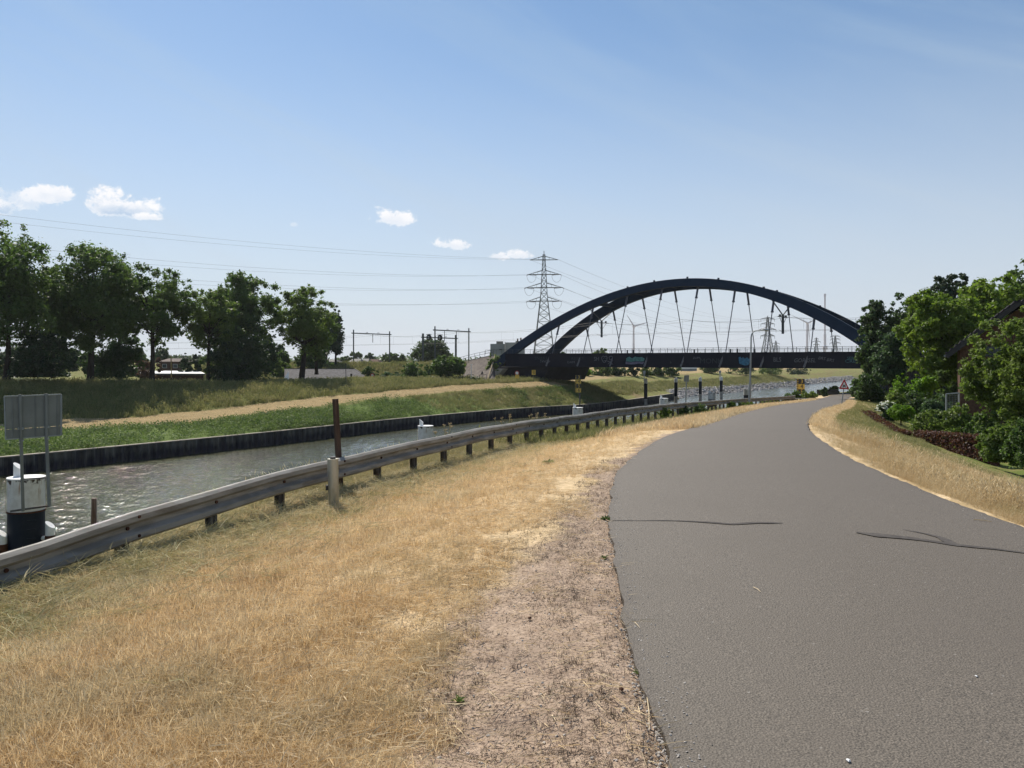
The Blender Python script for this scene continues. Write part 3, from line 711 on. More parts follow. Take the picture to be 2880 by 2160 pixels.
# ------------------------------------------------------------------ the arch bridge
AX = Vector((0.822, -0.5695, 0)).normalized(); PN = Vector((0.5695, 0.822, 0)).normalized()
def BP(t, d, z):            # t along the bridge, d back from the front edge, z height
    return Vector((0.83 * (5.5 + 63.5 * t), 0.83 * (202 - 44 * t), z)) + PN * d
SP = 0.83 * 77.25           # metres per unit of t
W0, DM, ZM, TM, CC = 19.5, 7.0, 17.15, 0.475, 41.3
DT, DB = 3.07, 0.39
bridge = empty('arch_bridge', BP(TM, W0 / 2, DB), 'dark blue steel railway arch bridge with inclined twin arches and graffiti on its girder', 'bridge')
def arch_z(t): return ZM - CC * (t - TM) ** 2      # centre line height of the rib
def arch_d(z): return DM * max(-0.06, min(1.0, (z - .4) / 17.5))
te = math.sqrt((ZM - 0.1) / CC)
def rib(side):
    mb = MB(); V, F = [], []
    N_ = 72
    for i in range(N_ + 1):
        t = TM - te + 2 * te * i / N_
        z = arch_z(t); d = arch_d(z)
        if side: d = W0 - d
        sl_ = -2 * CC * (t - TM) / SP           # dz/dx
        tn = Vector((1, 0, sl_)).normalized()
        nrm = AX * (-tn.z) + Vector((0, 0, 1)) * tn.x
        dep = 0.80 + 0.22 * abs((t - TM) / te) ** 1.5
        lean = (DM / 17.5) * (1 if not side else -1)
        c = BP(t, d, z); wd = PN * 0.55
        nv = nrm + PN * lean * nrm.z
        for a, b in ((-1, -1), (1, -1), (1, 1), (-1, 1)):
            V.append(c + wd * a + nv * dep * b)
    for i in range(N_):
        for k_ in range(4): F.append((i * 4 + k_, i * 4 + (k_ + 1) % 4, (i + 1) * 4 + (k_ + 1) % 4, (i + 1) * 4 + k_))
    F += [(3, 2, 1, 0), tuple(N_ * 4 + q for q in range(4))]
    mb.add(V, F)
    o = mb.build('arch_rib', MT['arch'], bridge)
    return o
rib(0); rib(1)
# top lamps / lifting lugs on the ribs
for side in (0, 1):
    for t in (0.30, 0.39, 0.50, 0.60, 0.74, 0.86):
        z = arch_z(t); d = arch_d(z); d = W0 - d if side else d
        MB().box(BP(t, d, z + 0.98), (0.35, 0.35, 0.28)).build('lifting_lug', MT['arch'], bridge)
# cross struts between the ribs
for t in (0.19, 0.31, 0.43, 0.52, 0.64, 0.76):
    z = arch_z(t); d = arch_d(z)
    MB().bar(BP(t, d + .4, z - .1), BP(t, W0 - d - .4, z - .1), 0.7, 0.75).build('cross_strut', MT['arch'], bridge)
# hangers with sockets, stiffener continued down the girder face
for side in (0, 1):
    for k_ in range(8):
        t = 0.065 + 0.1175 * k_
        za = arch_z(t); da = arch_d(za)
        f = (lambda d: W0 - d) if side else (lambda d: d)
        top = BP(t, f(da), za - 0.7); d2 = arch_d(DT) - .35
        foot = BP(t, f(arch_d(DT) * 0.9), DT - 0.05)
        mid = top.lerp(foot, min(0.45, 2.1 / (top - foot).length + .02))
        h = MB().tube([top, foot], 0.085, 8).build('hanger', MT['hanger'], bridge, smooth=True)
        MB().tube([top, mid], 0.20, 10).build('socket', MT['hanger'], h, smooth=True)
        MB().tube([mid - Vector((0, 0, .02)), mid - Vector((0, 0, .28))], 0.27, 10).build('collar', MT['hanger'], h, smooth=True)
        dr = -0.20 if not side else W0 + 0.20
        MB().bar(BP(t, f(arch_d(DT)) if 0 else (f(0.35)), DT + .12), BP(t - .012, dr - (0.05 if not side else -.05), DB + .1), 0.26, 0.30).build('stiffener', MT['steel_gray'] if not side else MT['girder'], bridge)
# girders and deck
T0, T1 = -0.115, 1.16
for side in (0, 1):
    d = 0.15 if not side else W0 - 0.15
    MB().bar(BP(T0, d, (DT + DB) / 2), BP(T1, d, (DT + DB) / 2), 0.3, DT - DB).build('main_girder', MT['girder'], bridge)
    for zf in (DT + .04, DB - .04):
        MB().bar(BP(T0, d + (0.1 if not side else -.1), zf), BP(T1, d + (0.1 if not side else -.1), zf), 0.75, 0.09).build('flange', MT['girder'], bridge)
MB().bar(BP(T0, W0 / 2, 1.45), BP(T1, W0 / 2, 1.45), W0 - .8, 0.5).build('deck', MT['girder'], bridge)
for i in range(26):
    t = T0 + (T1 - T0) * (i + .5) / 26
    MB().bar(BP(t, 0.4, 0.85), BP(t, W0 - .4, 0.85), 0.25, 0.7).build('cross_beam', MT['girder'], bridge)
# railings
for side in (0, 1):
    d = 0.0 if not side else W0
    rl = MB(); n_ = 58
    L0, L1 = -0.20, 1.16
    for z, th in ((DT + .97, .06), (DT + .72, .025), (DT + .48, .025), (DT + .24, .025)):
        rl.bar(BP(L0, d, z), BP(L1, d, z), th, th)
    ro = rl.build('railing', MT['portal'], bridge)
    for i in range(n_ + 1):
        t = L0 + (L1 - L0) * i / n_
        MB().bar(BP(t, d, DT), BP(t, d, DT + 1.0), 0.07, 0.07).build('railing_post', MT['portal'], ro)
# relay boxes on the walkway
for t in (0.33, 0.35, 0.55, 0.66, 0.68, 0.73):
    MB().box(BP(t, 2.2, DT + .35), (0.25, 0.25, 0.75)).build('equipment_box', MT['portal'], bridge)
# overhead line supports hung between the ribs
for t in (0.176, 0.776):
    zj = 10.2; c = BP(t, W0 / 2, 0)
    mb = MB()
    for s_ in (-1, 1):
        za = 12.9; mb.bar(BP(t + .012 * s_, W0 / 2 + s_ * (W0 / 2 - arch_d(za) - .3), za), BP(t, W0 / 2, zj), 0.16, 0.16)
        mb.bar(BP(t, W0 / 2 + s_ * 2.1, 9.75), BP(t, W0 / 2 + s_ * .2, 8.4), 0.07, 0.07)
    mb.bar(BP(t, W0 / 2 - 3.1, 9.85), BP(t, W0 / 2 + 3.1, 9.85), 0.16, 0.14)
    o = mb.build('line_support', MT['portal'], bridge)
    MB().tube([BP(t, W0 / 2, zj + .1), BP(t, W0 / 2, 6.7)], 0.24, 10).build('drop_tube', MT['rust'] if 0 else MT['portal'], o)
    for s_ in (-1, 1):
        MB().box(BP(t, W0 / 2 + s_ * 1.9, 10.1), (.35, .35, .35)).build('insulator', MT['portal'], o)
        MB().bar(BP(t, W0 / 2, 7.0), BP(t, W0 / 2 + s_ * 2.6, 7.25 - .1 * s_), .05, .05).build('steady_arm', MT['portal'], o)
# graffiti on the front face
def text_mesh(txt, size, extr=0.0, shear=0.0):
    cu = bpy.data.curves.new('lettering', 'FONT'); cu.body = txt; cu.size = size; cu.align_x = 'CENTER'; cu.align_y = 'CENTER'; cu.extrude = extr; cu.shear = shear; cu.resolution_u = 2
    ob = bpy.data.objects.new('tmp', cu); me = bpy.data.meshes.new_from_object(ob); bpy.data.objects.remove(ob); return me
ANG = math.atan2(AX.y, AX.x)
def tex(px):
    a = (px - 1440) / FPX; return (a * 202 - 5.5) / (63.5 + a * 44)
def graf_mat(n, c): return simple(n, c, tuple(x * .6 for x in c), 3.0, 0.6, 0.3)
G_W = graf_mat('chalk_spray', (0.16, 0.17, 0.19)); G_T = graf_mat('teal_spray', (0.05, 0.16, 0.18)); G_M = graf_mat('mint_spray', (0.10, 0.26, 0.24)); G_L = graf_mat('lilac_spray', (0.17, 0.16, 0.24)); G_B = graf_mat('blue_spray', (0.05, 0.19, 0.32)); G_D = graf_mat('faded_spray', (0.04, 0.055, 0.065))
def graf_text(txt, px, py, hpx, mat, sx=1.0, rot=0.0, shear=0.0):
    t = tex(px); p = BP(t, -0.035, 0); z = zpy(py, p.y); size = hpx / FPX * p.y * 1.35
    me = text_mesh(txt, size, 0.004, shear); me.materials.clear(); me.materials.append(mat)
    o = bpy.data.objects.new('graffiti', me); C.objects.link(o); o.parent = bridge
    o.location = Vector((p.x, p.y, z)) - bridge.location
    o.rotation_mode = 'XYZ'; o.rotation_euler = (R(90), -rot * 0, ANG); o.scale = (sx, 1, 1)
    o.rotation_euler = (Matrix.Rotation(ANG, 4, 'Z') @ Matrix.Rotation(R(90), 4, 'X') @ Matrix.Rotation(rot, 4, 'Z')).to_euler()
    return o
def graf_blob(pts, mat):
    mb = MB(); P_ = []
    for px, py in pts:
        p = BP(tex(px), -0.02, 0); P_.append(Vector((p.x, p.y, zpy(py, p.y))))
    mb.prism(P_, PN * 0.012); return mb.build('graffiti', mat, bridge)
def graf_line(pts, mat, wpx=1.6):
    mb = MB(); P_ = []
    for px, py in pts:
        p = BP(tex(px), -0.03, 0); P_.append(Vector((p.x, p.y, zpy(py, p.y))))
    for a, b in zip(P_[:-1], P_[1:]): mb.bar(a, b, 0.02, wpx / FPX * 150)
    return mb.build('graffiti', mat, bridge)
graf_blob([(1762, 1007), (1770, 1003), (1778, 1008), (1786, 1003), (1797, 1005), (1806, 1004), (1813, 1008), (1812, 1015), (1804, 1017), (1790, 1015), (1775, 1018), (1761, 1016)], G_M)
graf_blob([(1760, 1017), (1775, 1019), (1790, 1016.3), (1804, 1018), (1811, 1017), (1809, 1024), (1795, 1023), (1780, 1025), (1759, 1024)], G_L)
graf_blob([(2077, 1005), (2082, 1003), (2085, 1008), (2090, 1004), (2095, 1009), (2101, 1005), (2106, 1010), (2108, 1006), (2109, 1020), (2104, 1027), (2095, 1028), (2085, 1025), (2079, 1022)], G_B)
graf_text('BLS', 2186, 1012, 13, G_W, 0.85); graf_text('GORSSEL', 2263, 1014, 12, G_W, 0.9, 0.0, 0.2)
graf_text('BRS', 2311, 1008, 9, G_W, 1.0, -0.15, 0.2); graf_text('BRS', 2335, 1013, 9, G_W, 1.0, -0.15, 0.2)
graf_text('ZUPA', 1960, 1007, 6, G_W, 1.1); graf_text('MONK', 2000, 1016, 15, G_D, 1.1)
graf_text('DAM', 1606, 1019, 7, G_W, 1.2); graf_text('RESIST', 1625, 1009, 9, G_D, 1.2); graf_text('SWOP', 1533, 1017, 8, G_W, 1.1, -.08); graf_text('SNAKE', 1522, 1008, 9, G_D, 1.2)
graf_text('SH', 1678, 1010, 12, G_W, 0.9); graf_text('SEB', 2392, 1008, 9, G_T, 1.0); graf_text('CREWS', 2405, 1016, 10, G_T, 1.2)
graf_line([(1693, 1004), (1697, 1001), (1701, 1004), (1705, 1001), (1708, 1005), (1707, 1012), (1702, 1019), (1699, 1020), (1695, 1015), (1692, 1009), (1693, 1004)], G_W, 1.8)
graf_line([(1697, 1008), (1700, 1007)], G_W); graf_line([(1703, 1008), (1706, 1007)], G_W); graf_line([(1698, 1014), (1702, 1015), (1705, 1013)], G_W)
graf_line([(1713, 1004), (1719, 1001), (1723, 1005), (1721, 1011), (1715, 1012), (1713, 1004)], G_W); graf_line([(1708, 1015), (1716, 1018), (1724, 1025)], G_W, 2.2); graf_line([(1724, 1014), (1716, 1018), (1710, 1024)], G_W, 1.6)
graf_line([(1885, 1015), (1886, 1023), (1889, 1019)], G_D)
# scribble on the far rib foot
# bearings, piers, abutments
for side in (0, 1):
    tb = TM - te + .015
    d = 0.2 if not side else W0 - .2
    c = BP(tb, d, 0)
    q = [BP(tb - .040, d - 1.2, -.12), BP(tb + .040, d - 1.2, -.12), BP(tb + .002, d - 1.2, -2.35)]
    mb = MB(); mb.prism(q, PN * 2.4); mb.build('bearing_block', MT['roofwhite'] if not side else MT['concrete'], bridge)
q = [BP(-.03, .6, .30), BP(.052, .6, .30), BP(.030, .6, -2.7), BP(-.01, .6, -2.7)]
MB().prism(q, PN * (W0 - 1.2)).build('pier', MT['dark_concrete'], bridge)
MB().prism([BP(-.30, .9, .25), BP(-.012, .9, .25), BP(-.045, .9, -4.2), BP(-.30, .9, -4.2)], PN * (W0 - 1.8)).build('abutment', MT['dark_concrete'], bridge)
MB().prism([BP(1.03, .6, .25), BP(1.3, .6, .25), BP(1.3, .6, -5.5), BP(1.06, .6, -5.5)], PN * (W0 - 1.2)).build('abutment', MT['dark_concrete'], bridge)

# paved cone of the left abutment with a sloping crest
cone = empty('abutment_slope', BP(-.17, -3, -2.5), 'brown paved slope rising to the left end of the bridge', 'slope')
top = [W(1296, 1018, 178), W(1335, 1009, 174), W(1379, 999.5, 168), W(1388, 1003, 166.5), W(1390, 1020, 166), W(1392, 1045, 164)]
bot = [W(1288, 1066, 168), W(1330, 1066, 163), W(1372, 1068, 158), W(1384, 1068, 157.5), W(1392, 1067, 158.5), W(1397, 1066, 160)]
V, F = [], []
for i in range(6):
    for k_ in range(9):
        f = k_ / 8; p = top[i].lerp(bot[i], f); p.z -= 0.35 * math.sin(math.pi * f) ; V.append(p)
F = [(i * 9 + k_, i * 9 + k_ + 1, (i + 1) * 9 + k_ + 1, (i + 1) * 9 + k_) for i in range(5) for k_ in range(8)]
mb = MB(); mb.add(V, F); mb.build('paving', MT['paving'], cone, smooth=True)
mb = MB(); mb.tube([W(1393, 997, 166.3), W(1372, 1068, 157.8)], .16, 6); mb.build('kerb_line', MT['timber_light'], cone)
mb = MB()
rp_ = [W(1290, 1019, 179), W(1335, 1008, 174), W(1379, 999, 168), W(1392, 997, 166.5)]
for a, b in zip(rp_[:-1], rp_[1:]):
    for dz in (.55, 1.05): mb.bar(a + Vector((0, 0, dz)), b + Vector((0, 0, dz)), .06)
rr = mb.build('railing', MT['portal'], cone)
for a, b in zip(rp_[:-1], rp_[1:]):
    for f in (0, .33, .66): p = a.lerp(b, f); MB().bar(p - Vector((0, 0, .2)), p + Vector((0, 0, 1.08)), .07).build('railing_post', MT['portal'], rr)

# ------------------------------------------------------------------ railway embankment to the left of the bridge
ctr = lambda L, off: BP(-.12, W0 / 2, 0) - AX * L + PN * off
V, F = [], []
Ls = list(np.arange(6, 60, 3)) + list(np.arange(60, 200, 10)) + [260, 400, 700, 1300]
offs = [(-30, -4.6), (-22, -3.9), (-18, -1.9), (-14.5, -.25), (-11.5, 1.0), (-10.2, 1.28), (-6, 1.45), (6, 1.45), (10.2, 1.28), (15, -.6), (24, -4.6)]
for L in Ls:
    for of_, z in offs:
        p = ctr(L, of_); ztop = 1.0 - min(L, 120) * 0.004
        z2 = z * (ztop if z > 0 else 1) + (0.25 * float(vnoise(p.x * .3, p.y * .3, 5)) if abs(of_) > 10.5 else 0)
        V.append((p.x, p.y, z2))
nc = len(offs)
me = np_mesh('railway_embankment', np.array(V), grid_faces(len(Ls), nc), True, [('tan', 'POINT', np.zeros(len(V))), ('weed', 'POINT', np.zeros(len(V))), ('east', 'POINT', np.full(len(V), .0))])
tag(link_mesh('railway_embankment', me, MT['farsoil']), 'grassy railway embankment leading up to the bridge', None, None, 'structure')
# portals
def portal(L, off0, width, height, heavy, label, drops, zb=1.0):
    a = ctr(L, off0 - width / 2); b = ctr(L, off0 + width / 2); a.z = b.z = zb
    t = empty('overhead_line_portal', (a + b) / 2, label, 'railway portal', 'railway overhead line portals left of the bridge')
    r_ = 0.26 if heavy else 0.16
    for p in (a, b):
        MB().tube([p, p + Vector((0, 0, height + .9))], r_, 10).build('mast', MT['portal'], t, smooth=True)
    MB().bar(a + Vector((0, 0, height)) - PN * .6, b + Vector((0, 0, height)) + PN * .6, 0.26, 0.26).build('cross_beam', MT['portal'], t)
    for f, len_ in drops:
        p = a.lerp(b, f) + Vector((0, 0, height))
        MB().bar(p, p - Vector((0, 0, len_)), .14).build('drop_tube', MT['portal'], t)
    for f in (.36, .68):
        p = a.lerp(b, f) + Vector((0, 0, height + .35))
        mb = MB(); mb.bar(p + PN * -.25, p + PN * -.25 - Vector((0, 0, .35)), .07); mb.bar(p + PN * .25, p + PN * .25 - Vector((0, 0, .35)), .07); mb.bar(p + PN * -.32, p + PN * .32, .08); mb.build('insulator', MT['portal'], t)
    return t, a, b
portal(50, 0, 13.4, 7.8, False, 'slender railway portal farthest left, right of the poplar', [(.52, 2.3)], 1.0)
portal(22.5, 0, 13.2, 7.9, False, 'tall slender railway portal nearest to the bridge', [(.27, 2.6), (.62, 2.6)], 1.1)
pt, a, b = portal(25.5, -1.2, 12.6, 6.2, True, 'thick railway signal portal carrying two round signals', [], 1.1)
for f in (.20, .53):
    p = a.lerp(b, f) + Vector((0, 0, 6.2)); q = p - PN * .35
    sb = MB(); sb.tube([q - PN * .15, q + PN * .15], .72, 20); so_ = sb.build('signal_board', MT['black'], pt)
    MB().box(q - PN * .2, (.42, .1, .6), ANG).build('signal_lamp', MT['white'], so_)
    MB().box(q + Vector((0, 0, .75)), (1.3, .5, .12), ANG).build('hood', MT['black'], so_)
portal(112, 0, 13.0, 7.5, False, 'partly hidden railway portal seen between the dike trees', [(.45, 2.4)], .8)
# catenary
def wire_thing(pts, rad, label, group, name='overhead_wire', cat='wire'):
    mb = MB(); mb.tube(pts, rad, 4, caps=False); o = mb.build(name, MT['wire'], None)
    return tag(o, label, cat, group)
lv = [-92, -44, -16]
anchors = [(-125, .8), (-92, .8), (-44, 1.0), (-16, 1.1)]
def cat_pts(off, hh, sag):
    A_ = [ctr(170, off), ctr(112, off), ctr(50, off), ctr(22.5, off), BP(.176, W0 / 2 + off, 0), BP(.48, W0 / 2 + off, 0), BP(.776, W0 / 2 + off, 0), BP(1.12, W0 / 2 + off, 0)]
    Z_ = [hh + .8, hh + .8, hh + 1.0, hh + 1.1, hh + 2.4, hh + 2.4, hh + 2.4, hh + 2.4]
    P_ = []
    for i in range(len(A_) - 1):
        for q in range(10):
            f = q / 10; p = A_[i].lerp(A_[i + 1], f); p.z = Z_[i] * (1 - f) + Z_[i + 1] * f - sag * 4 * f * (1 - f); P_.append(p)
    return P_
for off, nm in ((-2.4, 'nearer'), (2.4, 'farther')):
    cw = empty('catenary', ctr(44, off) + Vector((0, 0, 6)), '%s railway overhead line running along the embankment and over the bridge' % nm, 'overhead line')
    MB().tube(cat_pts(off, 4.9, .05), .018, 4, caps=False).build('contact_wire', MT['wire'], cw)
    MB().tube(cat_pts(off, 7.5, .75), .02, 4, caps=False).build('messenger_wire', MT['wire'], cw)
    dp = MB(); a_ = cat_pts(off, 4.9, .05); b_ = cat_pts(off, 7.5, .75)
    for i in range(2, len(a_), 4): dp.bar(a_[i], b_[i], .02)
    dp.build('dropper', MT['wire'], cw)

# ------------------------------------------------------------------ pylons, power lines, turbines, chimney
def pylon(px, Y, ztop, zb, arms, base_w, top_w, rz, label, detail=True, th=.16):
    x = (px - 1440) / FPX * Y
    t = empty('lattice_pylon', (x, Y, zb), label, 'pylon', None if detail else 'small distant lattice pylons', rz)
    H_ = ztop - zb
    def wz(z):
        f = z / H_
        return base_w * (1 - f / .62) + top_w * (f / .62) if f < .62 else top_w * (1 - (f - .62) / .38 * .75)
    mb = MB(); seg = 18 if detail else 9
    zs = [H_ * (1 - (1 - i / seg) ** 1.35) * .97 for i in range(seg + 1)]
    cs = lambda z: [Vector((sx * wz(z) / 2, sy * wz(z) / 2, z)) for sx, sy in ((-1, -1), (1, -1), (1, 1), (-1, 1))]
    for z0, z1 in zip(zs[:-1], zs[1:]):
        a, b = cs(z0), cs(z1)
        for k_ in range(4):
            mb.bar(a[k_], b[k_], th * 1.5); mb.bar(a[k_], b[(k_ + 1) % 4], th * .75); mb.bar(a[(k_ + 1) % 4], b[k_], th * .75); mb.bar(b[k_], b[(k_ + 1) % 4], th * .7)
    mb.bar((0, 0, zs[-1]), (0, 0, H_), th * 1.6)
    mb.build('tower_lattice', MT['pylon'], t, world_=False)
    tips = []
    for (za, half) in arms:
        m2 = MB(); z = za - zb; hw = wz(z) / 2
        for s_ in (-1, 1):
            tip = Vector((s_ * half, 0, z + .1 * 0)); tips.append((s_, tip + Vector((0, 0, 0))))
            for sy in (-1, 1):
                m2.bar((s_ * hw, sy * hw, z), tip, th * 1.3); m2.bar((s_ * hw, sy * hw, z + half * .25), tip, th)
            for f in (.3, .6):
                p = Vector((s_ * (hw + (half - hw) * f), 0, z)); m2.bar(p - Vector((0, hw * (1 - f), 0)), p + Vector((0, hw * (1 - f), half * .25 * (1 - f))), th * .7)
        m2.bar((-hw, 0, z), (hw, 0, z), th * 1.3)
        m2.build('cross_arm', MT['pylon'], t, world_=False)
        if detail and half > 0 and za < ztop - 6:
            m3 = MB()
            for s_ in (-1, 1):
                pts = [Vector((s_ * half - 1.6 * s_ + math.cos(math.pi * q / 8) * 2.3 , 0.6, z - .4 - 3.4 * math.sin(math.pi * q / 8))) for q in range(9)]
                m3.tube(pts, .06, 4, caps=False); m3.bar((s_ * half, 0, z), (s_ * half - 1.6 * s_ + 2.3 * 1, .6, z - .3), .28); m3.bar((s_ * half, 0, z), (s_ * half - 1.6 * s_ - 2.3, .6, z - .3), .28)
            m3.build('jumper_cable', MT['wire'], t, world_=False)
        elif not detail:
            m3 = MB()
            for s_ in (-1, 1): m3.bar((s_ * half, 0, z), (s_ * half, 0, z - 3.2), th * .8)
            m3.build('insulator', MT['pylon'], t, world_=False)
    return t
YP = 380.0
zz = lambda py: zpy(py, YP)
arms = [(zz(731), 6.9), (zz(772), 7.7), (zz(809), 8.8), (zz(847), 7.9)]
pylon(1530, YP, zz(706), -3, arms, 11.5, 3.2, R(-4), 'tall lattice pylon standing behind the left end of the bridge', True, .20)
pylon(2159, 925, zpy(888, 925), -3, [(zpy(897, 925), 8), (zpy(911, 925), 8), (zpy(927, 925), 10), (zpy(945, 925), 8.3)], 16, 4.5, 0, 'grey lattice pylon seen under the right half of the arch', False, .42)
pylon(2182, 1900, zpy(957, 1900), -3, [(zpy(966, 1900), 9), (zpy(974, 1900), 9)], 16, 6, 0, 'faint distant pylon just right of the larger grey one', False, .5)
pylon(2296, 1500, zpy(948, 1500), -3, [(zpy(953, 1500), 4), (zpy(961, 1500), 8), (zpy(969, 1500), 6)], 13, 4, 0, 'small distant pylon between turbine and chimney', False, .4)
pylon(2349, 1300, zpy(943, 1300), -3, [(zpy(946, 1300), 8), (zpy(954, 1300), 8), (zpy(965, 1300), 9)], 14, 4, 0, 'distant pylon right of the chimney, farthest right', False, .45)
X0 = (1530 - 1440) / FPX * YP
names = ['top', 'second', 'third', 'lowest']
for i, (za, half) in enumerate(arms):
    sag = [7.0, 9.0, 8.5, 8.0][i]
    lt = empty('power_line', (X0, YP, za), '%s pair of high voltage wires sagging left from the tall pylon' % names[i], 'power line', 'high voltage wires left of the pylon')
    rt = empty('power_line', (X0, YP, za), '%s pair of high voltage wires dropping right from the tall pylon' % names[i], 'power line', 'high voltage wires right of the pylon')
    for s_ in (-1, 1):
        A_ = Vector((X0 + s_ * half, YP - 1, za)); B_ = Vector((X0 - 265 + s_ * half * .6, YP - 230 - s_ * half * .9, za))
        pts = []
        for q in range(31):
            f = q / 30; p = A_.lerp(B_, f); p.z -= 4 * sag * f * (1 - f); pts.append(p)
        MB().tube(pts, .027, 4, caps=False).build('conductor', MT['wire'], lt)
        B_ = Vector((302 + s_ * half, 925, zpy(897 + 14 * i, 925)))
        pts = []
        for q in range(31):
            f = q / 30; p = A_.lerp(B_, f); p.z -= 4 * (12 if i else 9) * f * (1 - f) * 1.15; pts.append(p)
        MB().tube(pts, .045, 4, caps=False).build('conductor', MT['wire'], rt)
def turbine(px, Y, hub_py, tips, label, ground=-3):
    x = (px - 1440) / FPX * Y; hz_ = zpy(hub_py, Y)
    t = empty('wind_turbine', (x, Y, ground), label, 'wind turbine', 'white wind turbines behind the bridge')
    s_ = Y / 2000
    MB().tube([(x, Y, ground), (x, Y, hz_)], [3.6 * s_, 2.0 * s_], 14).build('tower', MT['turbine'], t, smooth=True)
    MB().tube([(x + 3 * s_, Y + 7 * s_, hz_), (x - 1 * s_, Y - 4 * s_, hz_), (x - 2 * s_, Y - 6 * s_, hz_)], [3 * s_, 3.2 * s_, 1.2 * s_], 10).build('nacelle', MT['turbine'], t, smooth=True)
    hub = Vector((x, Y - 6.5 * s_, hz_))
    for (tx, ty) in tips:
        tip = Vector(((tx - 1440) / FPX * Y, Y - 6.5 * s_, zpy(ty, Y)))
        d = tip - hub; sd_ = d.normalized().cross(Vector((0, 1, 0)))
        mb = MB(); secs = [(0, 1.3, 1.3), (.12, 1.9, .8), (.3, 1.5, .5), (.65, 1.0, .3), (1, .25, .1)]
        V = []
        for f, w_, th in secs:
            c = hub + d * f; V += [c - sd_ * w_ * s_, c + Vector((0, -th * s_, 0)), c + sd_ * w_ * s_, c + Vector((0, th * s_, 0))]
        mb.add(V, [(i * 4 + k_, i * 4 + (k_ + 1) % 4, (i + 1) * 4 + (k_ + 1) % 4, (i + 1) * 4 + k_) for i in range(4) for k_ in range(4)])
        mb.build('rotor_blade', MT['turbine'], t, smooth=True)
turbine(1782, 2000, 918, [(1761, 884), (1826, 905), (1778.5, 966)], 'white wind turbine under the middle of the arch')
turbine(2270, 2000, 909, [(2222, 886), (2300, 894), (2275, 964)], 'white wind turbine under the right part of the arch')
Yc = 2000; xc = (2320 - 1440) / FPX * Yc
ch = empty('chimney', (xc, Yc, -3), 'tall thin pale chimney rising above the right end of the arch', 'chimney')
MB().tube([(xc, Yc, -3), (xc, Yc, zpy(940, Yc))], [3.4, 3.1], 14).build('lower_shaft', MT['turbine'], ch, smooth=True)
MB().tube([(xc, Yc, zpy(940, Yc)), (xc, Yc, zpy(834, Yc))], [2.3, 2.1], 14).build('upper_shaft', MT['turbine'], ch, smooth=True)
MB().tube([(xc, Yc, zpy(834, Yc)), (xc, Yc, zpy(826, Yc))], [2.9, 2.9], 14).build('rim', MT['turbine'], ch, smooth=True)
MB().box((xc, Yc, zpy(978, Yc)), (10, 10, 8)).build('platform', MT['turbine'], ch)
# ------------------------------------------------------------------ guardrail
yg = np.linspace(0.6, 82, 3000); xg = guardX(yg); sg = np.concatenate([[0], np.cumsum(np.hypot(np.diff(xg), np.diff(yg)))])
y800 = 10.68; s800 = float(np.interp(y800, yg, sg)); SPC = 1.335
s_first = s800 - SPC * int(s800 / SPC)
gr = empty('guardrail', (float(guardX(10)), 10, -0.4), 'long weathered steel guardrail running along the path above the canal', 'guardrail')
def GP(s): y = float(np.interp(s, sg, yg)); x = float(guardX(y)); d = Vector((float(guardX(y + .3) - guardX(y - .3)), .6, 0)).normalized(); return Vector((x, y, 0)), d
wprof = [(0.0, .155), (.03, .152), (.072, .12), (.072, .066), (.008, .022), (.008, -.022), (.072, -.066), (.072, -.12), (.03, -.152), (0.0, -.155)]
wprof = wprof + [(a - .012, b * .985) for a, b in wprof[::-1]]
posts = []
s = s_first
while s < sg[-1]: posts.append(s); s += SPC
def rail_z(y): return float(zrail(y)) - .015 + 0.008 * math.sin(y * 1.9) * (y < 40)
for i in range(0, len(posts) - 1, 3):
    s0 = posts[i]; s1 = posts[min(i + 3, len(posts) - 1)]
    V = []; n_ = 9
    for q in range(n_):
        s = s0 + (s1 - s0) * q / (n_ - 1) + (0.14 if q == n_ - 1 else 0)
        p, d = GP(s); nn = Vector((d.y, -d.x, 0)); zt = rail_z(p.y)
        out_ = -0.006 if q == 0 else 0.0
        for a, b in wprof: V.append(p + nn * (a + .05 + out_) + Vector((0, 0, zt - .155 + b)))
    k_ = len(wprof)
    F = [(q * k_ + j, q * k_ + (j + 1) % k_, (q + 1) * k_ + (j + 1) % k_, (q + 1) * k_ + j) for q in range(n_ - 1) for j in range(k_)]
    mb = MB(); mb.add(V, F); bm_ = mb.build('rail_beam', MT['galv'], gr)
    # splice bolts
    p, d = GP(s0 + .1); nn = Vector((d.y, -d.x, 0)); zt = rail_z(p.y)
    for dz in (-.05, -.25):
        c = p + nn * .125 + Vector((0, 0, zt + dz)); MB().tube([c - nn * .03, c + nn * .008], .018, 6).build('bolt', MT['rust'], bm_)
for i, s in enumerate(posts):
    p, d = GP(s); nn = Vector((d.y, -d.x, 0)); zt = rail_z(p.y); gz = float(hN(p.x, p.y)) - .3
    mb = MB(); a_ = Vector((p.x, p.y, gz)) - nn * .0; b_ = Vector((p.x, p.y, zt - .03)) - nn * .0
    mb.bar(a_ - nn * .055, b_ - nn * .055, .10, .012, up=nn); mb.bar(a_, b_, .012, .10, up=nn); mb.bar(a_ + nn * .032, b_ + nn * .032, .10, .012, up=nn)
    po = mb.build('post', MT['post_steel'], gr)
    c = p + nn * .062 + Vector((0, 0, zt - .155)); MB().tube([c, c + nn * .018], .02, 6).build('bolt', MT['rust'], po)

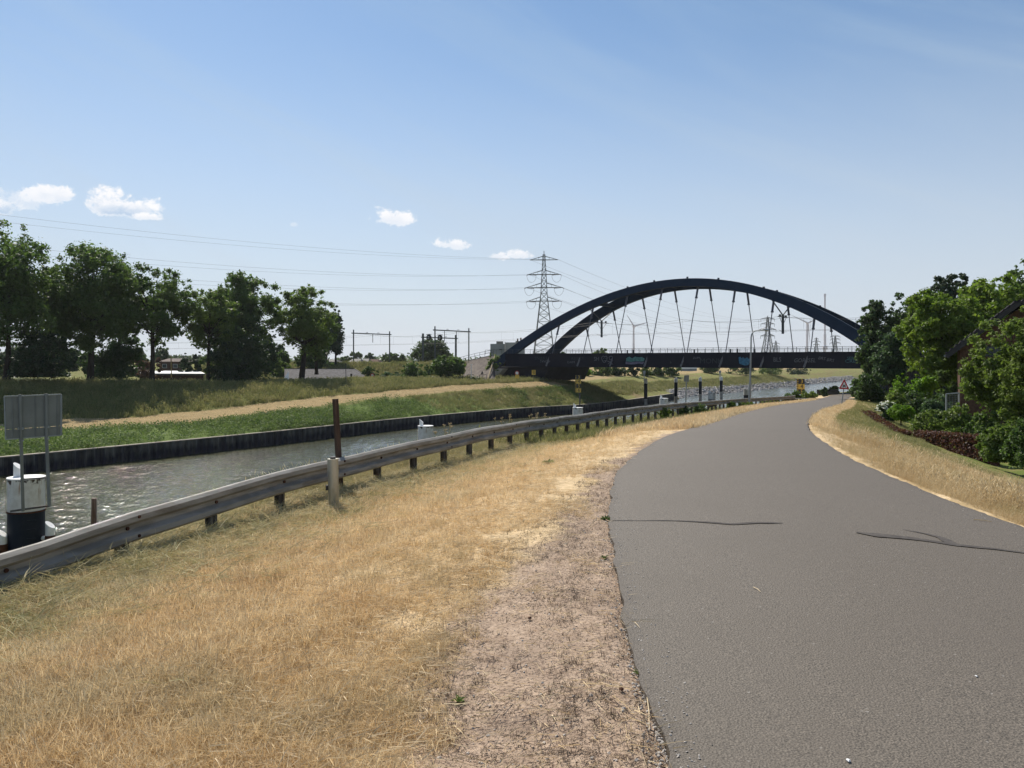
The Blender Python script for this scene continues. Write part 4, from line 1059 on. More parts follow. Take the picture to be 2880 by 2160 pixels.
# posts by the rail
def leaning_post(px_b, py_b, px_t, py_t, Y, wpx, name, label, mat, cat, n=7, extra=.25):
    b = W(px_b, py_b, Y); t_ = W(px_t, py_t, Y); r_ = wpx / FPX * Y / 2
    o = MB().tube([b - (t_ - b).normalized() * extra, b.lerp(t_, .5), t_], [r_ * 1.02, r_, r_ * .97], n).build(name, mat, None, smooth=False)
    return tag(o, label, cat)
leaning_post(957, 1372, 943, 1122, 12.3, 18, 'timber_post', 'tall leaning brown timber post just behind the guardrail', MT['wood_post'], 'post', 4)
leaning_post(263, 1530, 265, 1401, 10.3, 15, 'timber_stake', 'short weathered timber stake standing below the guardrail before the water', MT['wood_post'], 'stake', 7, .6)
mk = empty('marker_post', W(939, 1418, 10.75), 'short round galvanised marker tube with black cap in front of the guardrail', 'marker post')
b = W(939, 1430, 10.75); t_ = W(936, 1290, 10.75)
MT['galvtube'] = simple('dull_galvanised_tube', (0.40, 0.39, 0.33), (0.28, 0.275, 0.22), 7.0, 0.4, 0.5, metal=0.5, stretch=(1, 1, .3))
MB().tube([b, b.lerp(t_, .66)], .071, 18).build('tube', MT['galvtube'], mk, smooth=True)
MB().tube([b.lerp(t_, .66), t_], .075, 18).build('upper_sleeve', MT['galvtube'], mk, smooth=True)
MB().tube([t_, t_ + Vector((0, 0, .025))], .04, 12).build('cap', MT['black'], mk, smooth=True)
MB().box(b.lerp(t_, .42) + Vector((-.085, -.01, 0)), (.03, .04, .07)).build('latch', MT['black'], mk)

# ------------------------------------------------------------------ mooring dolphins and piles
MT['dolphin_white'] = None
m_, g, out = newmat('chipped_white_paint')
tc_ = g.n('ShaderNodeTexCoord'); ob = tc_.outputs['Object']
mp = g.n('ShaderNodeMapping'); g.put(mp.inputs[0], ob); mp.inputs['Scale'].default_value = (3, 3, .35)
nA = g.noise(mp.outputs[0], 2.2, 5, .65); nB = g.noise(ob, 3.5, 5, .7); sz = g.n('ShaderNodeSeparateXYZ'); g.put(sz.inputs[0], ob)
c = g.mix(g.ss(nB, .35, .65), (.72, .70, .66), (.60, .57, .52))
c = g.mix(g.m('MULTIPLY', g.ss(nA, .56, .68), g.ss(sz.outputs[2], -1.1, -.1, .1, .85)), c, (.30, .15, .06))
c = g.mix(g.ss(g.m('ADD', sz.outputs[2], g.m('MULTIPLY', g.m('SUBTRACT', nB, .5), 1.2)), -.16, -.06), c, (.035, .018, .016))
principled(g, out, c, .55, .4)
MT['dolphin_white'] = m_
def bollard_on(root, p, r_, h_, lean_dir=Vector((1, 0, 0))):
    mb = MB(); n = 16; V = []
    for ring in range(2):
        for q in range(n):
            a = 2 * math.pi * q / n; x, y = math.cos(a) * r_, math.sin(a) * r_
            z = 0 if ring == 0 else h_ * (1 - .32 * (x * lean_dir.x + y * lean_dir.y) / r_ * 1.0)
            V.append(p + Vector((x, y, z)))
    mb.add(V, [(q, (q + 1) % n, n + (q + 1) % n, n + q) for q in range(n)] + [tuple(range(n, 2 * n))])
    mb.build('bollard', MT['white'], root)
def dolphin(px, Y, dia_px, top_py, label, arms_=False, cap=1.32):
    x = (px - 1440) / FPX * Y; r_ = dia_px / FPX * Y / 2; zt = zpy(top_py, Y)
    t = empty('mooring_dolphin', (x, Y, zt), label, 'mooring post', 'white topped mooring dolphins in the canal')
    MB().tube([(x, Y, WATER - 2), (x, Y, zt - cap)], r_ * .985, 28).build('pile', MT['navy'], t, smooth=True)
    MB().tube([(x, Y, zt - cap), (x, Y, zt - .05)], r_, 28).build('white_cap', MT['dolphin_white'], t, smooth=True)
    MB().tube([(x, Y, zt - .05), (x, Y, zt)], r_ * 1.03, 28).build('top_plate', MT['white'], t, smooth=True)
    MB().tube([(x, Y, zt - cap - .04), (x, Y, zt - cap + .02)], r_ * 1.05, 28).build('collar', MT['rust'], t, smooth=True)
    s_ = r_ / .655
    bollard_on(t, Vector((x - .38 * s_, Y + .1, zt)), .17 * s_, .42 * s_)
    return t, x, zt, r_
d1, x1, z1, r1 = dolphin(74, 31, 93, 1341, 'nearest large white capped mooring dolphin at the left edge, rusty rim', cap=1.32)
# side bollards on brackets, lower down
for s_, bx, bz in ((1, W(141, 1478, 31).x, zpy(1505, 31)), (-1, W(6, 1500, 30.4).x, zpy(1530, 30.4))):
    Yb = 31 if s_ > 0 else 30.4
    bollard_on(d1, Vector((bx, Yb, bz)), .17, .42)
    MB().tube([(x1 + s_ * r1 * .5, 31, bz - .12), (bx, Yb, bz - .12)], .09, 8).build('bracket_arm', MT['white'], d1, smooth=True)
    MB().tube([(bx, Yb, bz - .35), (bx, Yb, bz)], .19, 12).build('bollard_foot', MT['rust'], d1, smooth=True)
ld = MB()
for k_ in range(9): ld.bar((x1 + .45, 31 - r1 - .05, z1 - 1.6 - k_ * .35), (x1 + .75, 31 - r1 + .05, z1 - 1.6 - k_ * .35), .03)
ld.build('ladder', MT['navy'], d1)
d2, x2, z2, r2 = dolphin(1197, 67, 43, 1197, 'second white mooring dolphin, right of the tall timber post')
dolphin(1625, 99, 29, 1146, 'white mooring dolphin below the scale board with numbers 3 to 6')
dolphin(1867, 121, 24, 1120, 'white mooring dolphin between the first two blue piles')
dolphin(2002, 149, 19.4, 1104, 'small white mooring dolphin between the third and fourth blue piles')
dolphin(2099, 170, 14.5, 1094, 'smallest white and rusty mooring dolphin just left of the lamp post')
for px, Y, py in ((1172, 66.2, 1283), (1223, 66.4, 1280)):
    bollard_on(d2, Vector((W(px, py, Y).x, Y, zpy(py, Y))), .30, .8)
    MB().bar((x2, 67, zpy(py, Y) - .1), (W(px, py, Y).x, Y, zpy(py, Y) - .1), .2).build('bracket_arm', MT['rust'], d2)
for k_, (px, Y, wpx, top, nm) in enumerate(((1816, 165, 9.6, 1067, 'blue mooring pile with white top, leftmost of the four tall ones'), (1901, 176, 9.2, 1064, 'second blue white-topped mooring pile from the left, at the end of the sheet pile wall'),
                                 (1969.5, 188, 8.7, 1062, 'third blue white-topped mooring pile, just right of the grey sign on a post'), (2028.5, 203, 8.3, 1060.5, 'rightmost of the four tall blue white-topped mooring piles'))):
    x = (px - 1440) / FPX * Y; r_ = wpx / FPX * Y / 2; zt = zpy(top, Y)
    t = empty('mooring_pile', (x, Y, zt), nm, 'mooring pile', 'tall blue piles with white tops')
    MB().tube([(x, Y, WATER - 2), (x, Y, WATER + 2.2)], r_, 18).build('lower_shaft', MT['rock'], t, smooth=True)
    MB().tube([(x, Y, WATER + 2.2), (x, Y, zt - .9)], r_ * 1.01, 18).build('shaft', MT['navy'], t, smooth=True)
    MB().tube([(x, Y, zt - .9), (x, Y, zt)], r_ * 1.03, 18).build('white_top', MT['white'], t, smooth=True)
    MB().tube([(x + .1, Y, zt), (x + .1, Y, zt + .3)], .12, 8).build('top_pin', MT['white'], t)

# big sign seen from behind at the first dolphin
sb = empty('sign_board', W(98, 1430, 30.0), 'large blank grey back of a sign board on two posts at left', 'sign')
tl, tr, br, bl = W(14, 1115, 29.0), W(173, 1109, 30.2), W(173, 1224, 30.2), W(18, 1236, 29.0)
up = (tl - bl)
def quadpt(u, v): return tl.lerp(tr, u).lerp(bl.lerp(br, u), v)
back = Vector((.1, 1, 0)).normalized() * .05
MB().prism([quadpt(0, 0), quadpt(1, 0), quadpt(1, .765), quadpt(0, .765)], back).build('panel', MT['signback'], sb)
MB().prism([quadpt(0, .775), quadpt(1, .775), quadpt(1, 1), quadpt(0.01, 1)], back).build('lower_panel', MT['signback'], sb)
for q_ in (.12, .52, .92):
    MB().bar(quadpt(q_, .02) - Vector((.1, 1, 0)).normalized() * .012, quadpt(q_, .98) - Vector((.1, 1, 0)).normalized() * .012, .07, .02, up=Vector((0, 1, 0))).build('stiffener', MT['signback'], sb)
e_ = MB(); fr = -Vector((.1, 1, 0)).normalized() * .03
e_.bar(quadpt(0, 0) + fr, quadpt(1, 0) + fr, .04, .05); e_.bar(quadpt(0, 0) + fr, quadpt(0, 1) + fr, .035, .04); e_.bar(quadpt(1, 0) + fr, quadpt(1, 1) + fr, .035, .04); e_.bar(quadpt(0, 1) + fr, quadpt(1, 1) + fr, .03, .04)
e_.build('edge_frame', MT['lamp_steel'], sb)
for u, px0, yb in ((.29, 61, 1437), (.75, 135, 1424)):
    p = quadpt(u, 0); pb = W(px0 + 4, yb, 29.6)
    MB().tube([pb, quadpt(u, 1.08) + fr * 3, p + fr * 3 + Vector((0, 0, .05))], .058, 10).build('post', MT['signback'], sb, smooth=True)
    MB().box(quadpt(u, .77) + fr * 2.5, (.20, .08, .09)).build('clamp', MT['lamp_steel'], sb)
    MB().box(quadpt(u, 1.05) + fr * 2.5, (.14, .1, .06)).build('clamp', MT['lamp_steel'], sb)
MB().bar(W(30, 1438, 29.9), W(142, 1422, 29.9), .07).build('mounting_bar', MT['post_steel'], sb)
MB().bar(W(60, 1348, 29.9), W(140, 1343, 29.9), .05).build('mounting_bar', MT['post_steel'], sb)

# sign on a post in the canal side, seen from behind
sg_ = empty('canal_sign', W(1928, 1150, 95), 'small dark sign seen from behind on a grey post between blue piles', 'sign')
MB().tube([W(1927, 1190, 95), W(1931, 1055, 95)], .075, 10).build('post', MT['lamp_steel'], sg_, smooth=True)
MB().prism([W(1924, 1056, 94.6), W(1938, 1055, 95.2), W(1937.5, 1073.5, 95.2), W(1923, 1073, 94.6)], (0.02, .06, 0)).build('panel', MT['signback'], sg_)
# tiny distant signs on the far shore
for px, Y, top, bot, lab in ((1812, 226, 1043, 1068, 'tiny grey sign on two thin poles on the far bank, above the leftmost blue pile'), (2025, 245, 1042, 1062, 'tiny grey sign on two thin poles on the far bank, above the rightmost blue pile')):
    t = empty('shore_sign', W(px, bot, Y), lab, 'sign')
    for s_ in (-1.2, 1.2): MB().bar(W(px + s_, bot + 4, Y), W(px + s_, top + 7, Y), .14).build('pole', MT['lamp_steel'], t)
    MB().box(W(px, top + 4, Y), (.7, .08, .85)).build('panel', MT['lamp_steel'], t)

# ------------------------------------------------------------------ clearance gauges
def gauge(px, Y, wpx, top, dh, digits, bot, label):
    x = (px - 1440) / FPX * Y; wd = wpx / FPX * Y; zt = zpy(top, Y); h_ = dh / FPX * Y
    t = empty('height_gauge', (x, Y, zpy(bot, Y)), label, 'gauge board', 'black and yellow clearance gauges by the bridge')
    MB().bar((x + wd * .3, Y + .12, zpy(bot, Y)), (x + wd * .3, Y + .12, zt - h_ * 2), .22).build('post', MT['post_steel'], t)
    MB().box((x, Y + .06, zt - h_ * len(digits) / 2), (wd * .98, .05, h_ * len(digits))).build('backing', MT['black'], t)
    for i, dg in enumerate(digits):
        dark = i % 2 == 0
        zc = zt - h_ * (i + .5); tx = wd * (.13 if len(digits) > 2 else -.13)
        MB().box((x, Y, zc), (wd, .06, h_ * .985)).build('plate', MT['black'] if dark else MT['yellow'], t)
        if dark:
            MB().box((x + tx, Y - .035, zc), (wd * .0 + .01, .01, .01)).build('spacer', MT['black'], t) if 0 else None
        me = text_mesh(dg, h_ * 1.12, .006); me.materials.clear(); me.materials.append(MT['yellow'] if dark else MT['black'])
        o = bpy.data.objects.new('digit', me); C.objects.link(o); o.parent = t; o.location = Vector((x + tx, Y - .045, zc)) - t.location; o.rotation_euler = (R(90), 0, 0)
        sx_ = -1 if len(digits) > 2 else 1
        for q in range(3):
            MB().box((x + sx_ * wd * .40, Y - .04, zc + h_ * (.33 - .33 * q)), (wd * .17, .02, h_ * .13)).build('tick_mark', MT['yellow'] if dark else MT['black'], t)
gauge(1626, 148, 16.2, 1055, 12.2, '3456', 1140, 'tall gauge board with numbers 3 4 5 6 at the far bank')
gauge(2252, 118, 22, 1065.5, 14.6, '345', 1140, 'short gauge board with number 3 rising from plants near the path')

# ------------------------------------------------------------------ warning sign, lamp post, small signs
ws = empty('warning_sign', W(2364, 1156, 55), 'red and white triangular crossroads warning sign on a leaning grey pole', 'road sign')
pb = W(2364, 1160, 55); ptp = W(2376, 1070, 55)
MB().tube([pb - (ptp - pb) * .15, ptp], .038, 10).build('pole', MT['lamp_steel'], ws, smooth=True)
def tri(sc_, dy):
    c = W(2374.5, 1086, 55); a = [W(2374, 1065.5, 55), W(2388, 1095, 55), W(2358, 1094, 55)]
    ctr_ = (a[0] + a[1] + a[2]) / 3
    P_ = []
    for i in range(3):
        v = a[i]; q0 = a[(i - 1) % 3]; q1 = a[(i + 1) % 3]
        for q in (v.lerp(q0, .07), v.lerp(q1, .07)): P_.append(ctr_ + (q - ctr_) * sc_ + Vector((0, dy, 0)))
    return P_, ctr_
P_, cc_ = tri(1.0, -.05); MB().prism(P_, (0, .012, 0)).build('red_border', MT['red'], ws)
P_, cc_ = tri(.60, -.056); MB().prism(P_, (0, .004, 0)).build('white_field', MT['white'], ws)
mb = MB()
for a_ in (R(38), R(-38)):
    dv_ = Vector((math.cos(a_), 0, math.sin(a_))) * .135; c = cc_ + Vector((0, -.064, -.01)); mb.bar(c - dv_, c + dv_, .055, .006, up=Vector((0, 1, 0)))
mb.build('cross_symbol', MT['black'], ws)
MB().prism(tri(.98, -.034)[0], (0, .006, 0)).build('back_plate', MT['signback'], ws)

Yl = 61.0
lp = empty('lamp_post', W(2107, 1142, Yl), 'tall slim grey lamp post with arm curving right', 'street lamp')
MB().tube([W(2107, 1150, Yl), W(2110, 1075, Yl)], .105, 12).build('lower_pole', MT['lamp_steel'], lp, smooth=True)
pts = [W(2110, 1075, Yl), W(2112, 990, Yl), W(2112.5, 950, Yl), W(2114, 940, Yl), W(2118, 934, Yl), W(2124, 930.5, Yl), W(2134, 929.5, Yl - .2), W(2144, 928, Yl - .4)]
MB().tube(pts, [.075, .06, .055, .052, .05, .048, .045, .042], 10).build('upper_pole', MT['lamp_steel'], lp, smooth=True)
MB().tube([W(2142, 928, Yl - .4), W(2148, 927, Yl - .5), W(2158, 928, Yl - .7), W(2163, 929, Yl - .8)], [.05, .095, .085, .02], 10).build('lamp_head', MT['lamp_steel'], lp, smooth=True)

# yellow boards below the bridge
t = empty('round_sign', W(1454, 1068, 152), 'round red-ringed white sign above a yellow board beside the abutment', 'road sign')
c = W(1454, 1049, 152)
MB().tube([W(1454, 1072, 152), W(1454, 1046, 152)], .06, 6).build('pole', MT['post_steel'], t)
MB().tube([c + Vector((0, -.1, 0)), c + Vector((0, -.06, 0))], .42, 20).build('red_ring', MT['red'], t)
MB().tube([c + Vector((0, -.13, 0)), c + Vector((0, -.105, 0))], .29, 20).build('white_disc', MT['white'], t)
MB().box(W(1454.5, 1059, 151.9), (.78, .05, .72)).build('yellow_board', MT['yellow'], t)
t = empty('yellow_board_sign', W(1501, 1068, 153), 'square yellow notice board on a pole in front of the dark pier', 'sign')
MB().tube([W(1501, 1072, 153), W(1501, 1046, 153)], .06, 6).build('pole', MT['post_steel'], t)
MB().box(W(1501, 1047.5, 152.9), (.74, .05, .95)).build('yellow_board', MT['yellow'], t)
mb = MB()
for q in range(4): mb.box(W(1501 + (q % 2), 1043 + q * 2.6, 152.82), (.45 - .1 * (q % 2), .02, .07))
mb.build('lettering', MT['rust'], t)
for px, Y, lab, top_, bot_ in ((1356, 160, 'small dark triangular sign seen from behind at the paved slope', 1042, 1068),):
    t = empty('small_sign', W(px, bot_, Y), lab, 'road sign')
    MB().bar(W(px, bot_ + 2, Y), W(px, top_ + 6, Y), .09).build('pole', MT['post_steel'], t)
    MB().prism([W(px - 4, top_ + 10, Y), W(px + 4, top_ + 10, Y), W(px, top_, Y)], (0, .05, 0)).build('plate', MT['post_steel'], t)
t = empty('small_lamp_post', W(1327, 1075, 158), 'short pale lamp post beside the hedge at the paved slope', 'street lamp')
MB().bar(W(1325, 1076, 158), W(1325.5, 1026, 158), .12).build('pole', MT['white'], t); MB().bar(W(1324, 1025, 158), W(1329, 1025, 158), .16, .12).build('lamp_head', MT['white'], t)
t = empty('tubular_gate', W(1340, 1075, 159), 'dark tubular gate frames between hedge and paved slope', 'gate')
for a_, b_ in ((1315, 1332), (1349, 1369)):
    for px in (a_, b_): MB().bar(W(px, 1074, 159), W(px, 1054, 159), .1).build('gate_post', MT['black'], t)
    MB().bar(W(a_, 1054, 159), W(b_, 1054, 159), .1).build('top_rail', MT['black'], t)
    MB().bar(W(a_, 1063, 159), W(b_, 1063, 159), .06).build('middle_rail', MT['black'], t)
# round red-edged sign in the bush far left of the gate, thin pole by the roof
t = empty('pink_round_sign', W(1047, 1074, 162), 'faded round red edged sign on a pole right of the grey tiled roof', 'road sign')
MB().bar(W(1047, 1078, 162), W(1047, 1048, 162), .1).build('pole', MT['post_steel'], t)
c = W(1047, 1056, 161.8); MB().tube([c, c + Vector((0, .06, 0))], .42, 16).build('red_ring', MT['red'], t)
c = W(1047, 1056, 161.7); MB().tube([c, c + Vector((0, .06, 0))], .28, 16).build('white_disc', MT['roofwhite'], t)
o = MB().bar(W(973, 1078, 140), W(972.5, 1021, 140), .10).build('thin_pole', MT['post_steel'], None); tag(o, 'thin plain pole standing in front of the grey tiled roof', 'pole')
o = MB().bar(W(482, 1062, 138), W(481, 998, 138), .14).build('thin_pole', MT['timber_light'], None); tag(o, 'thin pale pole in front of the flat white roof', 'pole')

# timber barrier on the track
t = empty('timber_barrier', W(1232, 1098, 150), 'low pale timber barrier across the straw track', 'barrier')
a_, b_ = W(1199, 1094.5, 149), W(1270, 1101, 143)
MB().bar(a_, b_, .16, .2).build('rail', MT['timber_light'], t)
for p in (a_.lerp(b_, .08), a_.lerp(b_, .95)): MB().bar(p - Vector((0, 0, .8)), p + Vector((0, 0, .22)), .22).build('post', MT['wood_post'], t)

# ------------------------------------------------------------------ buildings
def pt(p): return Vector(p)
# grey tiled roof behind the dike
Yr = 172
hr = empty('low_house', W(940, 1085, Yr), 'house behind the dike showing only its long grey tiled hipped roof', 'house')
eL, eR = W(800, 1069, Yr - 4), W(1046, 1067.5, Yr - 4); rL, rR = W(800, 1037, Yr + 2), W(997, 1037.5, Yr + 2); bL, bR = W(800, 1069, Yr + 8), W(1050, 1067.5, Yr + 8)
mb = MB(); n_ = 13
for k_ in range(n_):
    f0, f1 = k_ / n_, (k_ + 1) / n_
    a0, a1 = eL.lerp(rL, f0), eR.lerp(rR, f0); c0, c1 = eL.lerp(rL, f1), eR.lerp(rR, f1)
    lift = Vector((0, -.03, .05))
    o = MB(); o.add([a0 + lift, a1 + lift, c1, c0, a0 + lift - Vector((0, 0, .06)), a1 + lift - Vector((0, 0, .06))], [(0, 1, 2, 3), (4, 5, 1, 0)]); o.build('tile_course', MT['roofgray'], hr)
MB().add([eR, bR, rR], [(0, 1, 2)]).build('hip_face', MT['roofgray'], hr)
MB().add([bL, bR, rR, rL], [(3, 2, 1, 0)]).build('rear_roof', MT['roofgray'], hr)
MB().bar(rL, rR, .25, .2).build('ridge', MT['rooftile'], hr); MB().bar(eL - Vector((0, 0, .05)), eR - Vector((0, 0, .05)), .2, .15).build('gutter', MT['roofwhite'], hr)
MB().bar(eR, rR, .2, .15).build('hip_ridge', MT['rooftile'], hr)
MB().tube([W(988, 1066, Yr - 3.9), W(988, 1051, Yr - 3.9)], .22, 8).build('chimney_pipe', MT['rooftile'], hr)
mb = MB(); mb.prism([eL + Vector((0, .6, -.1)), eR + Vector((-.6, .6, -.1)), bR + Vector((-.6, -.6, -.1)), bL + Vector((0, -.6, -.1))], (0, 0, -3)); mb.build('wall', MT['roofwhite'], hr)
MB().add([W(790, 1070, Yr - 4), W(800, 1062, Yr - 4), W(812, 1044, Yr - 2), W(812, 1070, Yr - 4)], [(0, 1, 2, 3)]).build('gable_board', MT['white'], hr)
# flat white roof
Yw = 160
wr = empty('flat_roof_building', W(480, 1075, Yw), 'low building with a flat pale roof sheet seen between the dike trees', 'building')
MB().prism([W(386, 1050, Yw), W(578, 1051, Yw), W(560, 1043, Yw + 14), W(410, 1043, Yw + 14)], (0, 0, -.25)).build('roof', MT['white'], wr)
MB().prism([W(392, 1052, Yw + .5), W(572, 1053, Yw + .5), W(556, 1047, Yw + 13), W(414, 1047, Yw + 13)], (0, 0, -2.8)).build('wall', MT['brick'], wr)
mb = MB(); mb.bar(W(386, 1052, Yw - .1), W(578, 1053, Yw - .1), .18, .35); mb.build('fascia', MT['roofgray'], wr)
def small_house(px0, px1, py_e, py_r, Y, label, wallm, roofm, zb=-4.5, win=True, depth=9, hip=.12):
    a = W(px0, py_e, Y); b = W(px1, py_e, Y); dx = (b.x - a.x)
    t = empty('distant_house', Vector(((a.x + b.x) / 2, Y, zb)), label, 'house')
    MB().box(((a.x + b.x) / 2, Y + depth / 2, (a.z + zb) / 2), (dx, depth, a.z - zb)).build('wall', wallm, t)
    r0 = W(px0, py_r, Y); o_ = .3
    ra = Vector((a.x + dx * hip, Y + depth / 2, r0.z)); rb = Vector((b.x - dx * hip, Y + depth / 2, r0.z))
    P_ = [Vector((a.x - o_, Y - o_, a.z)), Vector((b.x + o_, Y - o_, a.z)), Vector((b.x + o_, Y + depth + o_, a.z)), Vector((a.x - o_, Y + depth + o_, a.z)), ra, rb]
    ro = MB().add(P_, [(0, 1, 5, 4), (1, 2, 5), (2, 3, 4, 5), (3, 0, 4), (3, 2, 1, 0)]).build('roof', roofm, t)
    if win:
        n_ = max(2, int(dx / 3))
        for i in range(n_):
            x = a.x + dx * (i + .5) / n_
            f = MB().box((x, Y - .03, a.z - 1.3), (1.3, .1, 1.2)).build('window', MT['roofwhite'], t); MB().box((x, Y - .09, a.z - 1.3), (1.1, .04, 1.0)).build('pane', MT['window'], f)
    return t
small_house(981, 1012, 1018, 1009, 268, 'pale dormered house peeking over the embankment below the left portal', MT['roofwhite'], MT['rooftile'])
small_house(1014, 1034, 1018, 1008.5, 275, 'second small house over the embankment, between portal legs', MT['roofwhite'], MT['rooftile'])
small_house(1034, 1062, 1018, 1010, 290, 'brown roofed house over the embankment by the right portal leg', MT['brick'], MT['brick'], win=False)
small_house(448, 508, 1017, 1008, 230, 'long brown roofed house far behind the flat white roof', MT['brick'], simple('brown_tiles', (.16, .12, .10), (.12, .09, .08), 1.0, .9))
small_house(860, 945, 1018, 1011, 235, 'low slate blue shed roof beneath the poplar', MT['greybld'], MT['rooftile'], win=False)
small_house(1585, 1620, 1037, 1032, 235, 'dark house with pale roof edge under the bridge deck', MT['brick'], MT['roofwhite'], zb=-3)
small_house(1915, 1960, 1036, 1030, 330, 'grey shed under the middle of the bridge deck', MT['greybld'], MT['greybld'], zb=-3.2, win=False, hip=0)
# grey plant building behind the embankment
Yb = 232
gb = empty('grey_building', W(1440, 1020, Yb), 'grey windowless building with roof units behind the left bridge end', 'building')
def gbox(px0, px1, top, Y, dep, name, mat): 
    a = W(px0, top, Y); b = W(px1, top, Y); return MB().box(((a.x + b.x) / 2, Y + dep / 2, (a.z - 4.5) / 2), (b.x - a.x, dep, a.z + 4.5)).build(name, mat, gb)
gbox(1379, 1420, 967, Yb, 12, 'left_block', MT['greybld']); gbox(1420.5, 1476, 963, Yb - 1, 14, 'right_block', simple('pale_cladding', (0.29, 0.32, 0.33), (0.26, 0.29, 0.30), .3, .6))
def roofbox(px0, px1, top, bot, Y, name, mat, dep=3):
    a = W(px0, top, Y); b = W(px1, bot, Y); MB().box(((a.x + b.x) / 2, Y + dep / 2, (a.z + b.z) / 2), (b.x - a.x, dep, a.z - b.z)).build(name, mat, gb)
roofbox(1396, 1415, 960, 967, Yb, 'roof_unit', MT['signback']); roofbox(1454, 1458, 952, 963, Yb, 'vent_pipe', MT['rust']); roofbox(1463, 1467, 950, 963, Yb, 'vent_pipe', MT['rust']); roofbox(1450, 1472, 959, 963, Yb, 'roof_unit', MT['signback'])
roofbox(1404, 1412, 982, 984, Yb - .3, 'grille', MT['rooftile'], .2); roofbox(1428, 1435, 983, 985, Yb - 1.3, 'grille', MT['rooftile'], .2)
roofbox(1419.5, 1421.5, 961, 1000, Yb - 1.4, 'downpipe', MT['roofwhite'], .3)

# brick house with gable on the right
Yh = 50.0
hs = empty('brick_house', Vector((W(2700, 0, Yh).x, Yh, -2.8)), 'brown brick house with dark gabled roof behind the garden trees at right', 'house')
xl = W(2700, 1000, Yh).x; ap = Vector((xl + 3.25, Yh, 5.25)); xr = 2 * ap.x - xl; ze = 2.35; zb = -2.8; dep = 13
P_ = [Vector((xl, Yh, zb)), Vector((xr, Yh, zb)), Vector((xr, Yh, ze)), Vector((ap.x, Yh, ap.z - .35)), Vector((xl, Yh, ze))]
MB().prism(P_, (0, dep, 0)).build('wall', MT['brick'], hs)
for s_ in (-1, 1):
    xe = ap.x + s_ * (ap.x - xl + .75); zz_ = ze - .45
    a_ = Vector((ap.x, Yh - .55, ap.z)); b_ = Vector((xe, Yh - .55, zz_)); c_ = Vector((xe, Yh + dep + .5, zz_)); d_ = Vector((ap.x, Yh + dep + .5, ap.z))
    nr_ = Vector((s_ * .55, 0, .83)) * .16
    mb = MB(); mb.prism([a_, b_, c_, d_], nr_); rf = mb.build('roof', MT['rooftile'], hs)
    n_ = 14
    for k_ in range(n_):
        f = (k_ + .5) / n_; p = a_.lerp(b_, f) + nr_; q = d_.lerp(c_, f) + nr_
        MB().bar(p, q, .28, .06).build('tile_course', MT['rooftile'], rf)
    MB().bar(a_ + Vector((0, -.06, -.05)), b_ + Vector((0, -.06, -.05)), .07, .22).build('barge_board', MT['rooftile'], hs)
    MB().bar(b_ + Vector((s_ * .08, 0, .02)), c_ + Vector((s_ * .08, 0, .02)), .14, .12).build('gutter', MT['lamp_steel'], hs)
wb = MB().box((xl + 1.8, Yh - .02, 2.2), (1.0, .08, .7)).build('window', MT['black'], hs); MB().box((xl + 1.8, Yh - .08, 2.2), (.85, .04, .55)).build('pane', MT['window'], wb)

hs.rotation_euler = (0, 0, R(-29))
# garden panel
t = empty('garden_screen', W(2678, 1190, 44), 'thin framed wire panel standing in the garden beside the house', 'screen')
a_, b_, c_, d_ = W(2661, 1108, 44), W(2697, 1105, 44), W(2697, 1190, 44), W(2661, 1190, 44)
for p, q in ((a_, b_), (b_, c_), (a_, d_), (d_, c_)): MB().bar(p, q, .06).build('frame_bar', MT['lamp_steel'], t)
mb = MB()
for i in range(1, 8): mb.bar(a_.lerp(b_, i / 8), d_.lerp(c_, i / 8), .006)
for i in range(1, 14): mb.bar(a_.lerp(d_, i / 14), b_.lerp(c_, i / 14), .006)
mb.build('wire_mesh', MT['lamp_steel'], t)
# dark fence at the bridge passage and small concrete wall
t = empty('dark_screen_fence', W(2330, 1110, 126), 'dark slatted screen fence beside the path where it dips under the bridge', 'fence')
for i in range(15):
    p = W(2300, 0, 122).lerp(W(2356, 0, 130), i / 14); p = Vector((p.x, p.y, 0)); z0 = zpy(1112, p.y); z1 = zpy(1095.5, p.y)
    MB().box((p.x, p.y, (z0 + z1) / 2), (.30, .06, z1 - z0), ANG).build('slat', MT['black'], t)
mb = MB(); mb.bar(Vector((W(2300, 0, 122).x, 122.1, zpy(1098, 122))), Vector((W(2356, 0, 130).x, 130.1, zpy(1098, 130))), .1, .12); mb.build('rail', MT['black'], t)
